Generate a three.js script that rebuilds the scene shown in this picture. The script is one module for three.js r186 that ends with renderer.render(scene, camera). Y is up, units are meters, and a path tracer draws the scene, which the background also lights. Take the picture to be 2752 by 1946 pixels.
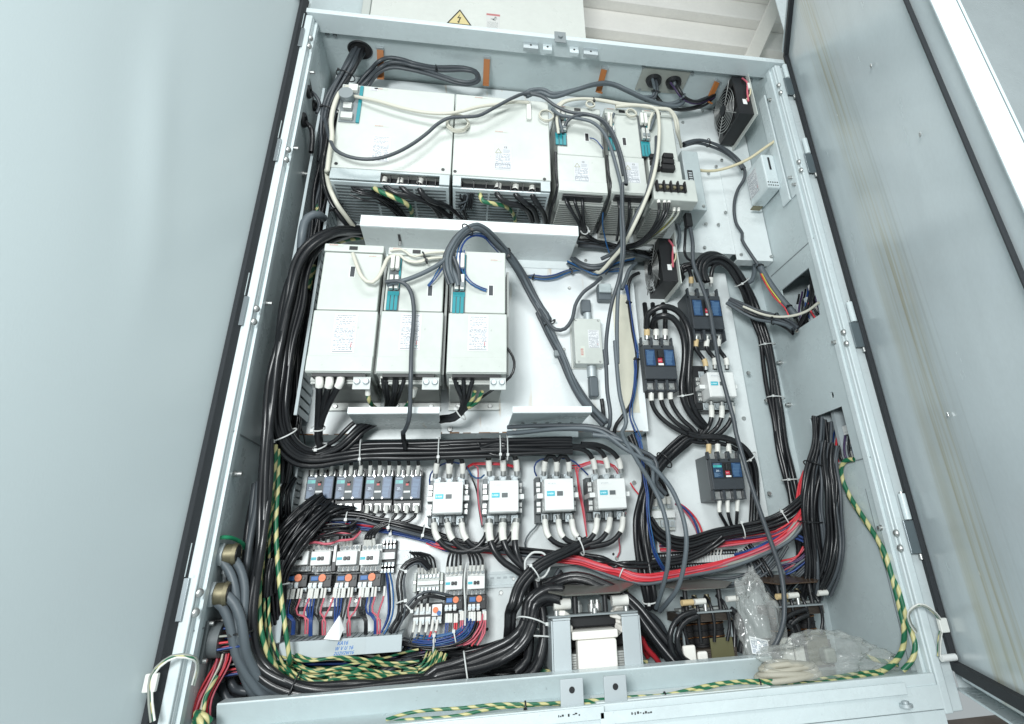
import * as THREE from 'three';
import { RoundedBoxGeometry } from 'three/addons/geometries/RoundedBoxGeometry.js';
import { mergeGeometries } from 'three/addons/utils/BufferGeometryUtils.js';
import { ImprovedNoise } from 'three/addons/math/ImprovedNoise.js';
import { RectAreaLightUniformsLib } from 'three/addons/lights/RectAreaLightUniformsLib.js';

// ---------- camera, light, exposure ----------
const scene = new THREE.Scene();
const camera = new THREE.PerspectiveCamera(74.7854, 1024 / 724, 0.05, 40);
camera.setViewOffset(3049.5, 2360.9, 0, 414.9, 2752, 1946);
camera.quaternion.setFromRotationMatrix(new THREE.Matrix4().set(0.984475,-0.033065,-0.172381,0.000000,-0.043660,0.905100,-0.422951,0.000000,0.170006,0.423911,0.889605,0.000000,0.000000,0.000000,0.000000,1.000000));
camera.position.set(0, 1.2, 1.45);
camera.updateMatrixWorld();
const renderer = new THREE.WebGLRenderer({ antialias: true });
renderer.toneMapping = THREE.LinearToneMapping;
renderer.toneMappingExposure = 1.16;
renderer.shadowMap.enabled = true;
scene.background = new THREE.Color().setRGB(0.335, 0.37, 0.38);      // the even, cool light of the hall
RectAreaLightUniformsLib.init();
const flash = new THREE.RectAreaLight(new THREE.Color().setRGB(0.965, 1, 1), 60, 0.5, 0.4);   // the photographer's flash, above and left of the lens
flash.position.set(-0.45, 1.5, 2.25);
flash.lookAt(0.25, 1.42, 0.05);
scene.add(flash);
const hall = new THREE.RectAreaLight(new THREE.Color().setRGB(0.98, 1, 0.98), 9.5, 1.6, 0.5);          // a strip light of the hall, high above the doors
hall.position.set(0.1, 3.35, 2.15);
hall.lookAt(0.2, 1.8, 0);
scene.add(hall);

// ---------- helpers ----------
let seed = 7;
const rnd = () => { seed = (seed * 1664525 + 1013904223) % 4294967296; return seed / 4294967296; };
const noise = new ImprovedNoise();
const V3 = (a) => new THREE.Vector3(a[0], a[1], a[2]);
const taken = {};
const numbered = (n) => { taken[n] = (taken[n] ?? -1) + 1; return taken[n] ? n + '_' + String(taken[n]).padStart(3, '0') : n; };
function uvm(g) {                                                    // uv in metres, along the face's main axes
  const p = g.attributes.position, n = g.attributes.normal, uv = new Float32Array(p.count * 2);
  for (let i = 0; i < p.count; i++) {
    const a = Math.abs(n.getX(i)), b = Math.abs(n.getY(i)), c = Math.abs(n.getZ(i));
    if (a > b && a > c) { uv[2 * i] = p.getZ(i); uv[2 * i + 1] = p.getY(i); }
    else if (b > c) { uv[2 * i] = p.getX(i); uv[2 * i + 1] = p.getZ(i); }
    else { uv[2 * i] = p.getX(i); uv[2 * i + 1] = p.getY(i); }
  }
  g.setAttribute('uv', new THREE.BufferAttribute(uv, 2));
  return g;
}
function bx(x0, y0, z0, x1, y1, z1, r = 0) {                         // a box between two corners, edges rounded by r
  const w = x1 - x0, h = y1 - y0, d = z1 - z0;
  let g = r > 0 ? new RoundedBoxGeometry(w, h, d, 1, Math.min(r, w * 0.45, h * 0.45, d * 0.45)) : new THREE.BoxGeometry(w, h, d);
  if (g.index) g = g.toNonIndexed();
  return g.translate((x0 + x1) / 2, (y0 + y1) / 2, (z0 + z1) / 2);
}
function cyl(x, y, z, r, len, axis = 'z', seg = 12, r2 = r) {         // a cylinder that starts at the point and runs along the axis
  const g = new THREE.CylinderGeometry(r2, r, len, seg).toNonIndexed().translate(0, len / 2, 0);
  if (axis === 'z') g.rotateX(Math.PI / 2);
  if (axis === 'x') g.rotateZ(-Math.PI / 2);
  return g.translate(x, y, z);
}
const strip = (g) => { const o = g.index ? g.toNonIndexed() : g; for (const k of Object.keys(o.attributes)) if (!['position', 'normal', 'uv', 'color'].includes(k)) o.deleteAttribute(k); return o; };
const join = (a) => (Array.isArray(a) ? (a.length === 1 ? a[0] : mergeGeometries(a.map(strip))) : a);
function mesh(name, geo, mat, parent) {
  const o = new THREE.Mesh(join(geo), mat);
  o.name = name; o.castShadow = o.receiveShadow = true;
  parent.add(o);
  return o;
}
function tag(o, label, category, group, kind) {
  o.userData.label = label;
  if (category) o.userData.category = category;
  if (group) o.userData.group = group;
  if (kind) o.userData.kind = kind;
  return o;
}
function thing(name, label, category, pos = [0, 0, 0], group) {
  const o = new THREE.Group();
  o.name = numbered(name); o.position.set(...pos);
  scene.add(o);
  return tag(o, label, category, group);
}
function solo(name, label, category, geo, mat, group) { return tag(mesh(numbered(name), geo, mat, scene), label, category, group); }

// ---------- computed textures ----------
function tex(w, h, fn, srgb = true) {
  const d = new Uint8Array(w * h * 4);
  for (let y = 0; y < h; y++) for (let x = 0; x < w; x++) {
    const c = fn(x / w, y / h, x, y), i = 4 * (y * w + x);
    d[i] = c[0] * 255; d[i + 1] = c[1] * 255; d[i + 2] = c[2] * 255; d[i + 3] = 255;
  }
  const t = new THREE.DataTexture(d, w, h);
  t.wrapS = t.wrapT = THREE.RepeatWrapping; t.magFilter = THREE.LinearFilter; t.minFilter = THREE.LinearMipmapLinearFilter; t.generateMipmaps = true;
  if (srgb) t.colorSpace = THREE.SRGBColorSpace;
  t.needsUpdate = true;
  return t;
}
const clamp = (v) => Math.min(1, Math.max(0, v));
const fbm = (x, y, z = 0, o = 4) => { let s = 0, a = 0.5; for (let k = 0; k < o; k++) { s += a * noise.noise(x, y, z + k * 7.3); x *= 2.03; y *= 2.03; a *= 0.5; } return s; };
const tileN = (u, v, f, z, o = 4) => {                                // noise that repeats at 1
  const q = (a, b) => fbm(a * f, b * f, z, o), su = u, sv = v;
  return (q(u, v) * (1 - su) + q(u - 1, v) * su) * (1 - sv) + (q(u, v - 1) * (1 - su) + q(u - 1, v - 1) * su) * sv;
};
const grime = tex(512, 512, (u, v) => {
  const a = tileN(u, v, 5, 1.5), b = tileN(u, v, 34, 9.1, 3), s = tileN(u, v, 70, 4.4, 2);
  let k = 0.965 + 0.055 * a + 0.035 * b; if (s > 0.36) k -= 0.10;
  return [clamp(k), clamp(k * 0.998), clamp(k * 0.985 + 0.006)];
});
const rough = tex(512, 512, (u, v) => { const k = 0.62 + 0.5 * tileN(u, v, 7, 21, 5) + 0.14 * tileN(u, v, 60, 3, 2); return [0, clamp(k), 0]; }, false);
const peel = tex(256, 256, (u, v) => { const k = 0.5 + 0.5 * tileN(u, v, 26, 2.2, 3); return [k, k, k]; }, false);
for (const t of [grime, rough]) t.repeat.set(1.7, 1.7);
peel.repeat.set(9, 9);
const rust = tex(1024, 512, (u, v) => {                               // a panel with rust creeping in from bolt lines, u and v in metres over 1 m
  const a = tileN(u, v, 9, 5.5, 5), st = tileN(u, v * 0.12, 34, 8.8, 4);
  const k = 0.97 + 0.05 * a, r = clamp((st - 0.2) * 3.4) * clamp((a + 0.16) * 3);
  return [clamp(k - 0.22 * r), clamp(k - 0.42 * r), clamp(k - 0.62 * r)];
});
function canvas(w, h, draw) {
  const c = document.createElement('canvas'); c.width = w; c.height = h;
  draw(c.getContext('2d'), w, h);
  const t = new THREE.CanvasTexture(c); t.colorSpace = THREE.SRGBColorSpace; t.anisotropy = 4;
  return t;
}
function pm(r, g, b, ro = 0.5, extra = {}) { const m = new THREE.MeshPhysicalMaterial({ roughness: ro, metalness: 0, ...extra }); m.color.setRGB(r, g, b); return m; }
const painted = (r, g, b, ro = 0.42, extra = {}) => pm(r, g, b, ro, { map: grime, roughnessMap: rough, bumpMap: peel, bumpScale: 0.0002, ...extra });
const M = {
  paint: painted(0.55, 0.635, 0.66, 0.5), frame: painted(0.66, 0.745, 0.775, 0.45), plate: painted(0.79, 0.85, 0.87, 0.5), plateRust: pm(0.81, 0.86, 0.87, 0.5, { map: rust, roughnessMap: rough }),
  cream: painted(0.575, 0.615, 0.59, 0.55, { bumpScale: 0.00008 }), white: pm(0.74, 0.76, 0.75, 0.45), sleeve: pm(0.74, 0.74, 0.70, 0.5), sleeveTan: pm(0.62, 0.47, 0.25, 0.55),
  gray: painted(0.46, 0.53, 0.55, 0.5), duct: pm(0.42, 0.48, 0.50, 0.5), darkGray: pm(0.10, 0.115, 0.12, 0.5), midGray: pm(0.22, 0.25, 0.26, 0.5),
  black: pm(0.014, 0.015, 0.017, 0.42), blackMatte: pm(0.012, 0.012, 0.013, 0.75), rubber: pm(0.022, 0.026, 0.03, 0.85, { bumpMap: peel, bumpScale: 0.0006 }),
  breaker: pm(0.035, 0.042, 0.05, 0.5), breakerFace: pm(0.06, 0.078, 0.085, 0.5),
  wireBlack: pm(0.013, 0.014, 0.016, 0.3), wireGrey: pm(0.058, 0.068, 0.078, 0.42), wireLight: pm(0.095, 0.115, 0.13, 0.45), wireWhite: pm(0.58, 0.57, 0.49, 0.45), wireCream: pm(0.62, 0.56, 0.38, 0.45),
  wireRed: pm(0.60, 0.035, 0.05, 0.4), wirePink: pm(0.55, 0.12, 0.16, 0.45), wireBlue: pm(0.015, 0.05, 0.20, 0.4), wireSky: pm(0.02, 0.10, 0.26, 0.4), wireOlive: pm(0.26, 0.28, 0.25, 0.45), wireYellow: pm(0.55, 0.50, 0.08, 0.4), wirePurple: pm(0.05, 0.03, 0.09, 0.4),
  steel: pm(0.55, 0.56, 0.55, 0.4, { metalness: 0.9 }), zinc: pm(0.50, 0.55, 0.57, 0.55, { metalness: 0.6 }), brass: pm(0.25, 0.225, 0.15, 0.5, { metalness: 0.9 }), alu: pm(0.55, 0.57, 0.55, 0.5, { metalness: 0.6 }),
  leaf: pm(0.30, 0.34, 0.36, 0.3, { metalness: 0.9 }),
  rustLine: pm(0.22, 0.12, 0.06, 0.9), ironCore: pm(0.055, 0.044, 0.035, 0.55), lug: pm(0.52, 0.55, 0.54, 0.6),
  fin: pm(0.42, 0.44, 0.42, 0.55, { metalness: 0.35 }), heat: pm(0.30, 0.32, 0.31, 0.6, { metalness: 0.3 }),
  orange: pm(0.37, 0.135, 0.035, 0.55), tie: pm(0.62, 0.64, 0.63, 0.45), teal: pm(0.01, 0.24, 0.28, 0.4), tealLight: pm(0.06, 0.52, 0.60, 0.5), red: pm(0.65, 0.05, 0.05, 0.45), dial: pm(0.72, 0.20, 0.08, 0.45), blue: pm(0.03, 0.13, 0.36, 0.45), olive: pm(0.105, 0.10, 0.045, 0.6), green: pm(0.02, 0.14, 0.09, 0.5),
  paper: pm(0.82, 0.84, 0.84, 0.6), yg: pm(1, 1, 1, 0.42, { vertexColors: true }), coil: pm(0.84, 0.82, 0.77, 0.6), copper: pm(0.42, 0.22, 0.11, 0.4, { metalness: 1 }),
  clear: pm(0.86, 0.87, 0.83, 0.4, { transmission: 0.22, thickness: 0 }), smoke: pm(0.20, 0.20, 0.18, 0.3, { transmission: 0.45, thickness: 0 }),
  film: pm(0.93, 0.94, 0.93, 0.16, { transmission: 0.86, thickness: 0, ior: 1.45, side: THREE.DoubleSide }), clamp: pm(0.30, 0.30, 0.28, 0.35, { transmission: 0.3, thickness: 0 }),
};

// ---------- cables ----------
class Path extends THREE.CatmullRomCurve3 { constructor(p) { super(p.map((a) => (a.isVector3 ? a : V3(a))), false, 'centripetal'); } }
function tube(curve, r, rad = 8, step = 0.012) {
  const L = curve.getLength(), n = Math.max(4, Math.min(220, Math.round(L / Math.max(step, r * 1.6))));
  return strip(new THREE.TubeGeometry(curve, n, r, rad, false));
}
function striped(curve, r, turns = 30, phase = 0) {                   // green and yellow earth cable
  const L = curve.getLength(), n = Math.max(12, Math.round(L / 0.003)), rad = 12;
  const g = new THREE.TubeGeometry(curve, n, r, rad, false), c = new Float32Array(g.attributes.position.count * 3);
  for (let i = 0; i <= n; i++) for (let j = 0; j <= rad; j++) {
    const t = (j / rad + (i / n) * L * turns + phase) % 1, y = t < 0.42, k = 3 * (i * (rad + 1) + j);
    c[k] = y ? 0.54 : 0.012; c[k + 1] = y ? 0.50 : 0.125; c[k + 2] = y ? 0.24 : 0.06;
  }
  g.setAttribute('color', new THREE.BufferAttribute(c, 3));
  return g;
}
function part(curve, a, b) { const p = []; for (let i = 0; i <= 6; i++) p.push(curve.getPointAt(a + ((b - a) * i) / 6)); return new Path(p); }
// one lead with an optional white sleeve of s0 / s1 metres at its ends
function lead(parent, pts, r, mat, s0 = 0, s1 = 0, name = 'wire', sm = M.sleeve) {
  const c = new Path(pts), o = mesh(name, tube(c, r), mat, parent), L = c.getLength();
  const g = r > 0.0045 && Math.max(s0, s1) > 0.025 ? 0.010 / L : 0;                                // bare crimp of a ring lug between screw and sleeve
  if (s0) mesh('sleeve', tube(part(c, g, Math.min(0.9, s0 / L)), r * 1.15 + 0.0005), sm, o);
  if (s1) mesh('sleeve', tube(part(c, Math.max(0.1, 1 - s1 / L), 1 - g), r * 1.15 + 0.0005), sm, o);
  if (s0 && g) mesh('ring_lug', tube(part(c, 0, g * 1.05), r * 1.06), M.steel, o);
  if (s1 && g) mesh('ring_lug', tube(part(c, 1 - g * 1.05, 1), r * 1.06), M.steel, o);
  return o;
}
function frameAt(c, t) {
  const T = c.getTangentAt(t), N = new THREE.Vector3().crossVectors(T, new THREE.Vector3(0.1, 0.15, 1)).normalize(), B = new THREE.Vector3().crossVectors(N, T).normalize();
  return { P: c.getPointAt(t), T, N, B };
}
function tieRing(parent, c, t, a, b, mat = M.tie, w = 0.0016) {         // a cable tie round a bundle, with its head
  const f = frameAt(c, t), p = [];
  for (let i = 0; i <= 18; i++) { const q = (i / 18) * 2 * Math.PI; p.push(f.P.clone().addScaledVector(f.N, Math.cos(q) * a).addScaledVector(f.B, Math.sin(q) * b)); }
  const g = tube(new THREE.CatmullRomCurve3(p), w, 5, 0.004);
  const o = mesh('cable_tie', g, mat, parent);
  const hd = bx(-w * 1.8, -w * 1.8, -w * 1.4, w * 1.8, w * 1.8, w * 1.4);
  hd.translate(...f.P.clone().addScaledVector(f.N, a * 0.7).addScaledVector(f.B, b * 0.85).toArray());
  mesh('tie_head', hd, mat, o);
  return o;
}
// n strands side by side along one path; a half-widths across (in the panel's plane) and b deep
function strands(parent, pts, n, r, mats, { a = r * Math.sqrt(n) * 1.05, b = a * 0.62, ties = [], tieMat = M.tie, wob = 0.85, rad = 6, name = 'wire' } = {}) {
  const c = new Path(pts), L = c.getLength(), m = Math.max(6, Math.round(L / 0.03));
  for (let i = 0; i < n; i++) {
    const q = 2.39996 * i + rnd(), rr = Math.sqrt((i + 0.5) / n), x = Math.cos(q) * rr * a, z = Math.sin(q) * rr * b, ph = rnd() * 40, p = [];
    for (let k = 0; k <= m; k++) {
      const f = frameAt(c, k / m), w1 = noise.noise(ph, k * 0.17, 1) * r * 2 * wob, w2 = noise.noise(ph, k * 0.17, 5) * r * 2 * wob;
      p.push(f.P.addScaledVector(f.N, x + w1).addScaledVector(f.B, z + w2));
    }
    const mat = Array.isArray(mats) ? mats[i % mats.length] : mats;
    const cv = new Path(p);
    mesh(name, mat === M.yg ? striped(cv, r, 34, rnd()) : tube(cv, r, rad), mat, parent);
  }
  for (const t of ties) tieRing(parent, c, t, a + r * 1.3, b + r * 1.3, tieMat);
  return c;
}
function bundle(label, pts, n, r, mats, opt = {}) { const o = thing(opt.thing ?? 'cable_bundle', label, opt.cat ?? 'cables', [0, 0, 0], opt.group); strands(o, pts, n, r, mats, opt); return o; }
function cable(label, pts, r, mat, opt = {}) {
  const c = new Path(pts);
  return solo(opt.name ?? 'cable', label, opt.cat ?? 'cable', mat === M.yg ? striped(c, r, opt.turns ?? 30) : tube(c, r, 10), mat, opt.group);
}
function screw(parent, x, y, z, r, axis = 'z', mat = M.steel, len = r * 0.8) {     // pan head with a cross recess
  const o = mesh('screw', [cyl(x, y, z, r, len, axis, 10, r * 0.72)], mat, parent);
  return o;
}

// ---------- the cabinet ----------
const XL = -0.415, XR = 0.88, YT = 2.512, YB = 0.965, ZF = 0.30;
const cab = thing('control_cabinet', 'large pale grey steel electrical cabinet standing open', 'cabinet', [0, YB, 0]);
const cb = (name, geos, mat = M.paint) => { const g = join(geos); uvm(g); g.translate(0, -YB, 0); return mesh(name, g, mat, cab); };
cb('back_sheet', bx(XL, YB, -0.004, XR, YT, 0));
cb('left_wall', bx(XL - 0.004, YB, 0, XL, YT, ZF - 0.012));
{ // right wall with its two cable openings and a hole
  const s = new THREE.Shape([[0, YB], [ZF - 0.012, YB], [ZF - 0.012, YT], [0, YT]].map((p) => new THREE.Vector2(...p)));
  for (const [z0, z1, y0, y1] of [[0.094, 0.238, 1.718, 1.85], [0.094, 0.233, 1.367, 1.486]]) s.holes.push(new THREE.Path([[z0, y0], [z0, y1], [z1, y1], [z1, y0]].map((p) => new THREE.Vector2(...p))));
  const hole = new THREE.Path(); hole.absellipse(0.208, 1.519, 0.006, 0.008, 0, 2 * Math.PI, true); s.holes.push(hole);
  const g = new THREE.ExtrudeGeometry(s, { depth: 0.004, bevelEnabled: false, curveSegments: 12 }).toNonIndexed();
  g.rotateY(-Math.PI / 2).translate(XR + 0.004, 0, 0);
  g.computeVertexNormals();
  cb('right_wall', g);
}
cb('ceiling', bx(XL, YT, 0, XR, YT + 0.004, ZF - 0.03));
cb('floor', bx(XL, YB - 0.004, 0.0, XR, YB, ZF - 0.002));
for (const y of [1.909, 1.36]) cb('wall_seam', bx(XR - 0.0012, y, 0.06, XR - 0.0002, y + 0.0025, ZF - 0.012), M.midGray);
cb('wall_seam', bx(XL + 0.0002, 1.43, 0.05, XL + 0.0012, 1.4325, ZF - 0.012), M.midGray);
cb('wall_seam', bx(XL + 0.0002, 1.112, 0.05, XL + 0.0012, 1.1145, ZF - 0.012), M.midGray);
cb('wall_seam', bx(XR - 0.0012, YB, 0.245, XR - 0.0002, 1.3, 0.2465), M.midGray);
// front frame: top rail with its turned lip, two jambs, bottom sill
cb('top_rail', [bx(XL - 0.03, YT - 0.014, ZF - 0.05, XR + 0.035, YT - 0.01, ZF + 0.012), bx(XL - 0.03, YT - 0.01, ZF + 0.006, XR + 0.035, YT + 0.002, ZF + 0.012, 0.002), bx(XL, YT - 0.01, ZF - 0.05, XR, YT, ZF - 0.047)], M.frame);
for (const [x0, x1, s] of [[XL - 0.042, XL, 1], [XR, XR + 0.048, -1]]) {
  cb('jamb', [bx(x0, YB - 0.06, ZF - 0.013, x1, YT - 0.018, ZF, 0.003), s > 0 ? bx(XL - 0.004, YB, ZF - 0.03, XL + 0.006, YT - 0.02, ZF - 0.014) : bx(XR - 0.006, YB, ZF - 0.03, XR + 0.004, YT - 0.02, ZF - 0.014)], M.frame);
  cb('jamb_bead', [s > 0 ? bx(XL - 0.018, YB - 0.06, ZF + 0.0005, XL - 0.001, YT - 0.02, ZF + 0.009, 0.003) : bx(XR + 0.002, YB - 0.06, ZF + 0.0005, XR + 0.02, YT - 0.02, ZF + 0.009, 0.003)], M.frame);
}
cb('sill', [bx(XL, YB - 0.03, ZF - 0.002, XR, YB + 0.004, ZF + 0.008, 0.002), bx(XL, YB - 0.05, ZF + 0.008, XR, YB - 0.014, ZF + 0.012), bx(XL, YB - 0.08, ZF + 0.004, XR, YB - 0.052, ZF + 0.01)], M.frame);
cb('right_rib', [bx(XR - 0.007, 2.06, 0.2, XR - 0.001, 2.44, 0.24, 0.003), bx(XR - 0.004, 2.06, 0.246, XR - 0.001, 2.47, 0.27, 0.001)], M.frame);
// hinges: leaf plate, knuckle, pin and two dome screws
function hinge(x, y, side) {
  const h = mesh('hinge', bx(x - 0.0145, y - 0.031, ZF + 0.012, x + 0.0145, y + 0.031, ZF + 0.016, 0.001).translate(0, -YB, 0), M.leaf, cab);
  mesh('knuckle', [cyl(x, y + 0.0325 - YB, ZF + 0.013, 0.0075, 0.05, 'y', 10)], M.frame, h);
  mesh('pin', [cyl(x - side * 0.006, y - 0.042 - YB, ZF + 0.013, 0.0035, 0.01, 'y', 8), cyl(x, y + 0.0825 - YB, ZF + 0.013, 0.004, 0.004, 'y', 8)], M.steel, h);
  for (const dy of [0.008, -0.02]) mesh('dome_screw', new THREE.SphereGeometry(0.0078, 10, 6, 0, 2 * Math.PI, 0, Math.PI / 2).toNonIndexed().rotateZ(-side * Math.PI / 2).translate(x + side * 0.0285, y + dy - YB, ZF + 0.006), M.steel, h);
}
for (const y of [2.405, 2.053, 1.66, 1.16]) hinge(XL - 0.026, y, 1);
for (const y of [2.405, 2.13, 1.636, 1.20]) hinge(XR + 0.03, y, -1);
// screws and studs on the inner walls
for (const [z, y] of [[0.27, 2.334], [0.28, 2.087], [0.176, 2.089], [0.26, 1.70], [0.25, 1.36]]) mesh('stud', [cyl(XL, y - YB, z, 0.004, 0.016, 'x', 8), cyl(XL, y - YB, z, 0.0062, 0.006, 'x', 6)], M.steel, cab);
for (const [z, y] of [[0.02, 1.66], [0.02, 1.54], [0.26, 2.40], [0.265, 2.115], [0.275, 2.085], [0.275, 1.63], [0.272, 1.22]]) mesh('stud', [cyl(XR - 0.014, y - YB, z, 0.004, 0.014, 'x', 8), cyl(XR - 0.007, y - YB, z, 0.0062, 0.007, 'x', 6)], M.steel, cab);
for (const [x, z] of [[-0.397, 0.234], [-0.377, 0.233], [0.5, 0.234], [0.656, 0.229], [0.514, 0.144], [0.85, 0.225], [0.82, 0.22], [0.36, 0.25]]) mesh('ceiling_screw', [cyl(x, YT - 0.005 - YB, z, 0.0055, 0.005, 'y', 6)], M.midGray, cab);
mesh('plug', [cyl(-0.29, 2.437 - YB, 0.094, 0.013, 0.002, 'z', 16)], M.gray, cab);
// door catches under the top rail
for (const [x, w, m] of [[0.154, 0.042, M.zinc], [0.201, 0.026, M.frame], [0.277, 0.026, M.frame], [0.325, 0.042, M.zinc]]) {
  const o = mesh('door_catch', [bx(x - w / 2, YT - 0.035 - YB, ZF - 0.012, x + w / 2, YT - 0.014 - YB, ZF - 0.009, 0.001), bx(x - w / 2, YT - 0.037 - YB, ZF - 0.022, x + w / 2, YT - 0.0355 - YB, ZF - 0.009)], m, cab);
  mesh('catch_hole', [cyl(x, YT - 0.025 - YB, ZF - 0.0088, 0.003, 0.0006, 'z', 8)], M.black, o);
}
mesh('latch_plate', [bx(0.218, YT - 0.028 - YB, ZF + 0.0125, 0.25, YT + 0.012 - YB, ZF + 0.0145), cyl(0.234, YT - 0.008 - YB, ZF + 0.0145, 0.006, 0.006)], M.midGray, cab);

// ---------- doors ----------
const stain = tex(512, 1024, (u, v) => {                              // rusty drip marks run down the right door from its dripping edge
  const w = 0.02 * fbm(v * 3, u * 2, 40, 3), a = fbm((u + w) * 60, v * 3.4, 3, 5), b = fbm(u * 22, v * 1.3, 8, 4), n = fbm(u * 90, v * 160, 2, 2), g = fbm(u * 7, v * 7, 12, 3);
  const band = Math.exp(-(((u - 0.37 + 0.03 * b) / 0.085) ** 2)), band2 = Math.exp(-(((u - 0.27 + 0.03 * a) / 0.03) ** 2)) * clamp((0.62 - v) * 4);
  const r = clamp(band * (0.10 + 1.3 * Math.max(0, a + 0.06)) + band2 * (0.25 + 1.6 * Math.max(0, b)) + 0.12 * Math.max(0, n) * band), k = 0.965 + 0.06 * g + 0.02 * n;
  const d = clamp(1.6 * Math.max(0, fbm(u * 40, v * 1.1, 31, 4) - 0.16)) * Math.exp(-(((u - 0.42) / 0.16) ** 2));
  return [clamp(k - 0.16 * r - 0.18 * d), clamp(k - 0.24 * r - 0.19 * d), clamp(k - 0.40 * r - 0.22 * d)];
});
function door(name, label, hx, hz, dx, dz, into, skinMat, dent) {
  const d = thing(name, label, 'cabinet door', [hx, YB - 0.01, hz]);
  d.rotation.y = Math.atan2(-dz, dx);                                 // local x runs from hinge to free edge
  const H = 1.6, W = 0.772;
  const g = new THREE.PlaneGeometry(W, H, 90, 150), p = g.attributes.position;
  for (let i = 0; i < p.count; i++) { const x = p.getX(i) + W / 2, y = p.getY(i) + H / 2; p.setXYZ(i, x, y, into * dent(x, y)); }
  if (into < 0) { const ix = g.index.array; for (let i = 0; i < ix.length; i += 3) { const t = ix[i]; ix[i] = ix[i + 1]; ix[i + 1] = t; } }
  g.computeVertexNormals();
  mesh('skin', g.toNonIndexed(), skinMat, d).material.side = THREE.DoubleSide;
  const S = (a) => bx(a[0], a[1], Math.min(a[2] * into, a[5] * into), a[3], a[4], Math.max(a[2] * into, a[5] * into), a[6] ?? 0);
  mesh('outer_sheet', uvm(S([-0.022, -0.02, -0.024, W, H + 0.02, -0.021])), M.paint, d);
  mesh('gasket', [S([-0.009, 0.012, 0.001, 0.014, H - 0.012, 0.012, 0.003]), S([W - 0.064, 0.012, 0.001, W - 0.059, H - 0.012, 0.008, 0.002]), S([0.012, H - 0.03, 0.001, W - 0.066, H - 0.012, 0.012]), S([0.012, 0.012, 0.001, W - 0.066, 0.03, 0.012])], M.rubber, d);
  mesh('edge_return', [uvm(S([W - 0.004, -0.02, -0.02, W, H + 0.02, 0.008, 0.001])), uvm(S([-0.024, -0.02, -0.02, -0.021, H + 0.02, 0.004])), uvm(S([-0.02, H + 0.016, -0.02, W - 0.005, H + 0.02, 0.008])), uvm(S([-0.02, -0.02, -0.02, W - 0.005, -0.016, 0.008]))], M.frame, d);
  return { d, S };
}
const leftDoor = door('cabinet_door', 'left cabinet door swung open with a dented pale inner face', -0.445, 0.31, -0.402, 0.915, -1, pm(0.455, 0.525, 0.54, 0.34, { roughnessMap: rough, bumpMap: peel, bumpScale: 0.0002 }), (x, y) => {
  const a = x - 0.24 - 0.05 * Math.sin((y - 0.9) * 5), f = Math.exp(-((y - 0.92) ** 2) / 0.05);
  return 0.003 * fbm(x * 2.2, y * 1.6, 4, 2) + 0.0035 * f * Math.exp(-(a * a) / 0.0012) - 0.0026 * f * Math.exp(-((a - 0.05) ** 2) / 0.004);
});
const streaked = pm(0.66, 0.735, 0.76, 0.36, { map: stain, roughnessMap: rough });
const rightDoor = door('cabinet_door', 'right cabinet door with brown drip stains down its inner face', 0.934, 0.31, -0.42, 0.908, 1, streaked, (x, y) => 0.0022 * fbm(x * 2.2, y * 1.4, 14, 2));
for (const [s, y] of [[0.52, 1.02], [0.6, 0.8], [0.35, 0.42]]) mesh('rivet', rightDoor.S([s, y, 0.0035, s + 0.006, y + 0.006, 0.005]), M.steel, rightDoor.d);
// earth straps that cross from the frame to each door
function strap(label, pts, clips) {
  const o = thing('earth_strap', label, 'earth cable');
  strands(o, pts, 3, 0.0017, [M.wireOlive, M.clear, M.yg], { a: 0.003, b: 0.002 });
  for (const c of clips) mesh('clip', bx(c[0] - 0.009, c[1] - 0.012, c[2] - 0.004, c[0] + 0.009, c[1] + 0.012, c[2] + 0.005, 0.002), M.clear, o);
}
strap('thin earth strap looping from the left jamb to the left door', [[-.3985,1.04,.29],[-.3939,1.0599,.3],[-.3903,1.0784,.33],[-.4023,1.0858,.34],[-.4188,1.0843,.34],[-.4336,1.0762,.34],[-.4418,1.0614,.34],[-.4396,1.0436,.34],[-.4331,1.0245,.34],[-.4266,1.0057,.34]], [[-.442,1.053,.335]]);
strap('thin earth strap looping from the right jamb to the right door', [[.8799,1.0324,.29],[.8559,1.0588,.31],[.8533,1.0784,.33],[.8697,1.082,.34],[.8862,1.0721,.34],[.9052,1.055,.33],[.9055,1.0373,.33],[.8902,1.0183,.33],[.884,.9968,.33]], [[.9086,1.0459,.33]]);
solo('door_stay_pin', 'short white pin on the bottom corner of the right door', 'pin', [cyl(...[.8864,.9942,.33], 0.006, 0.03, 'x', 10)], M.white);

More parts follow.
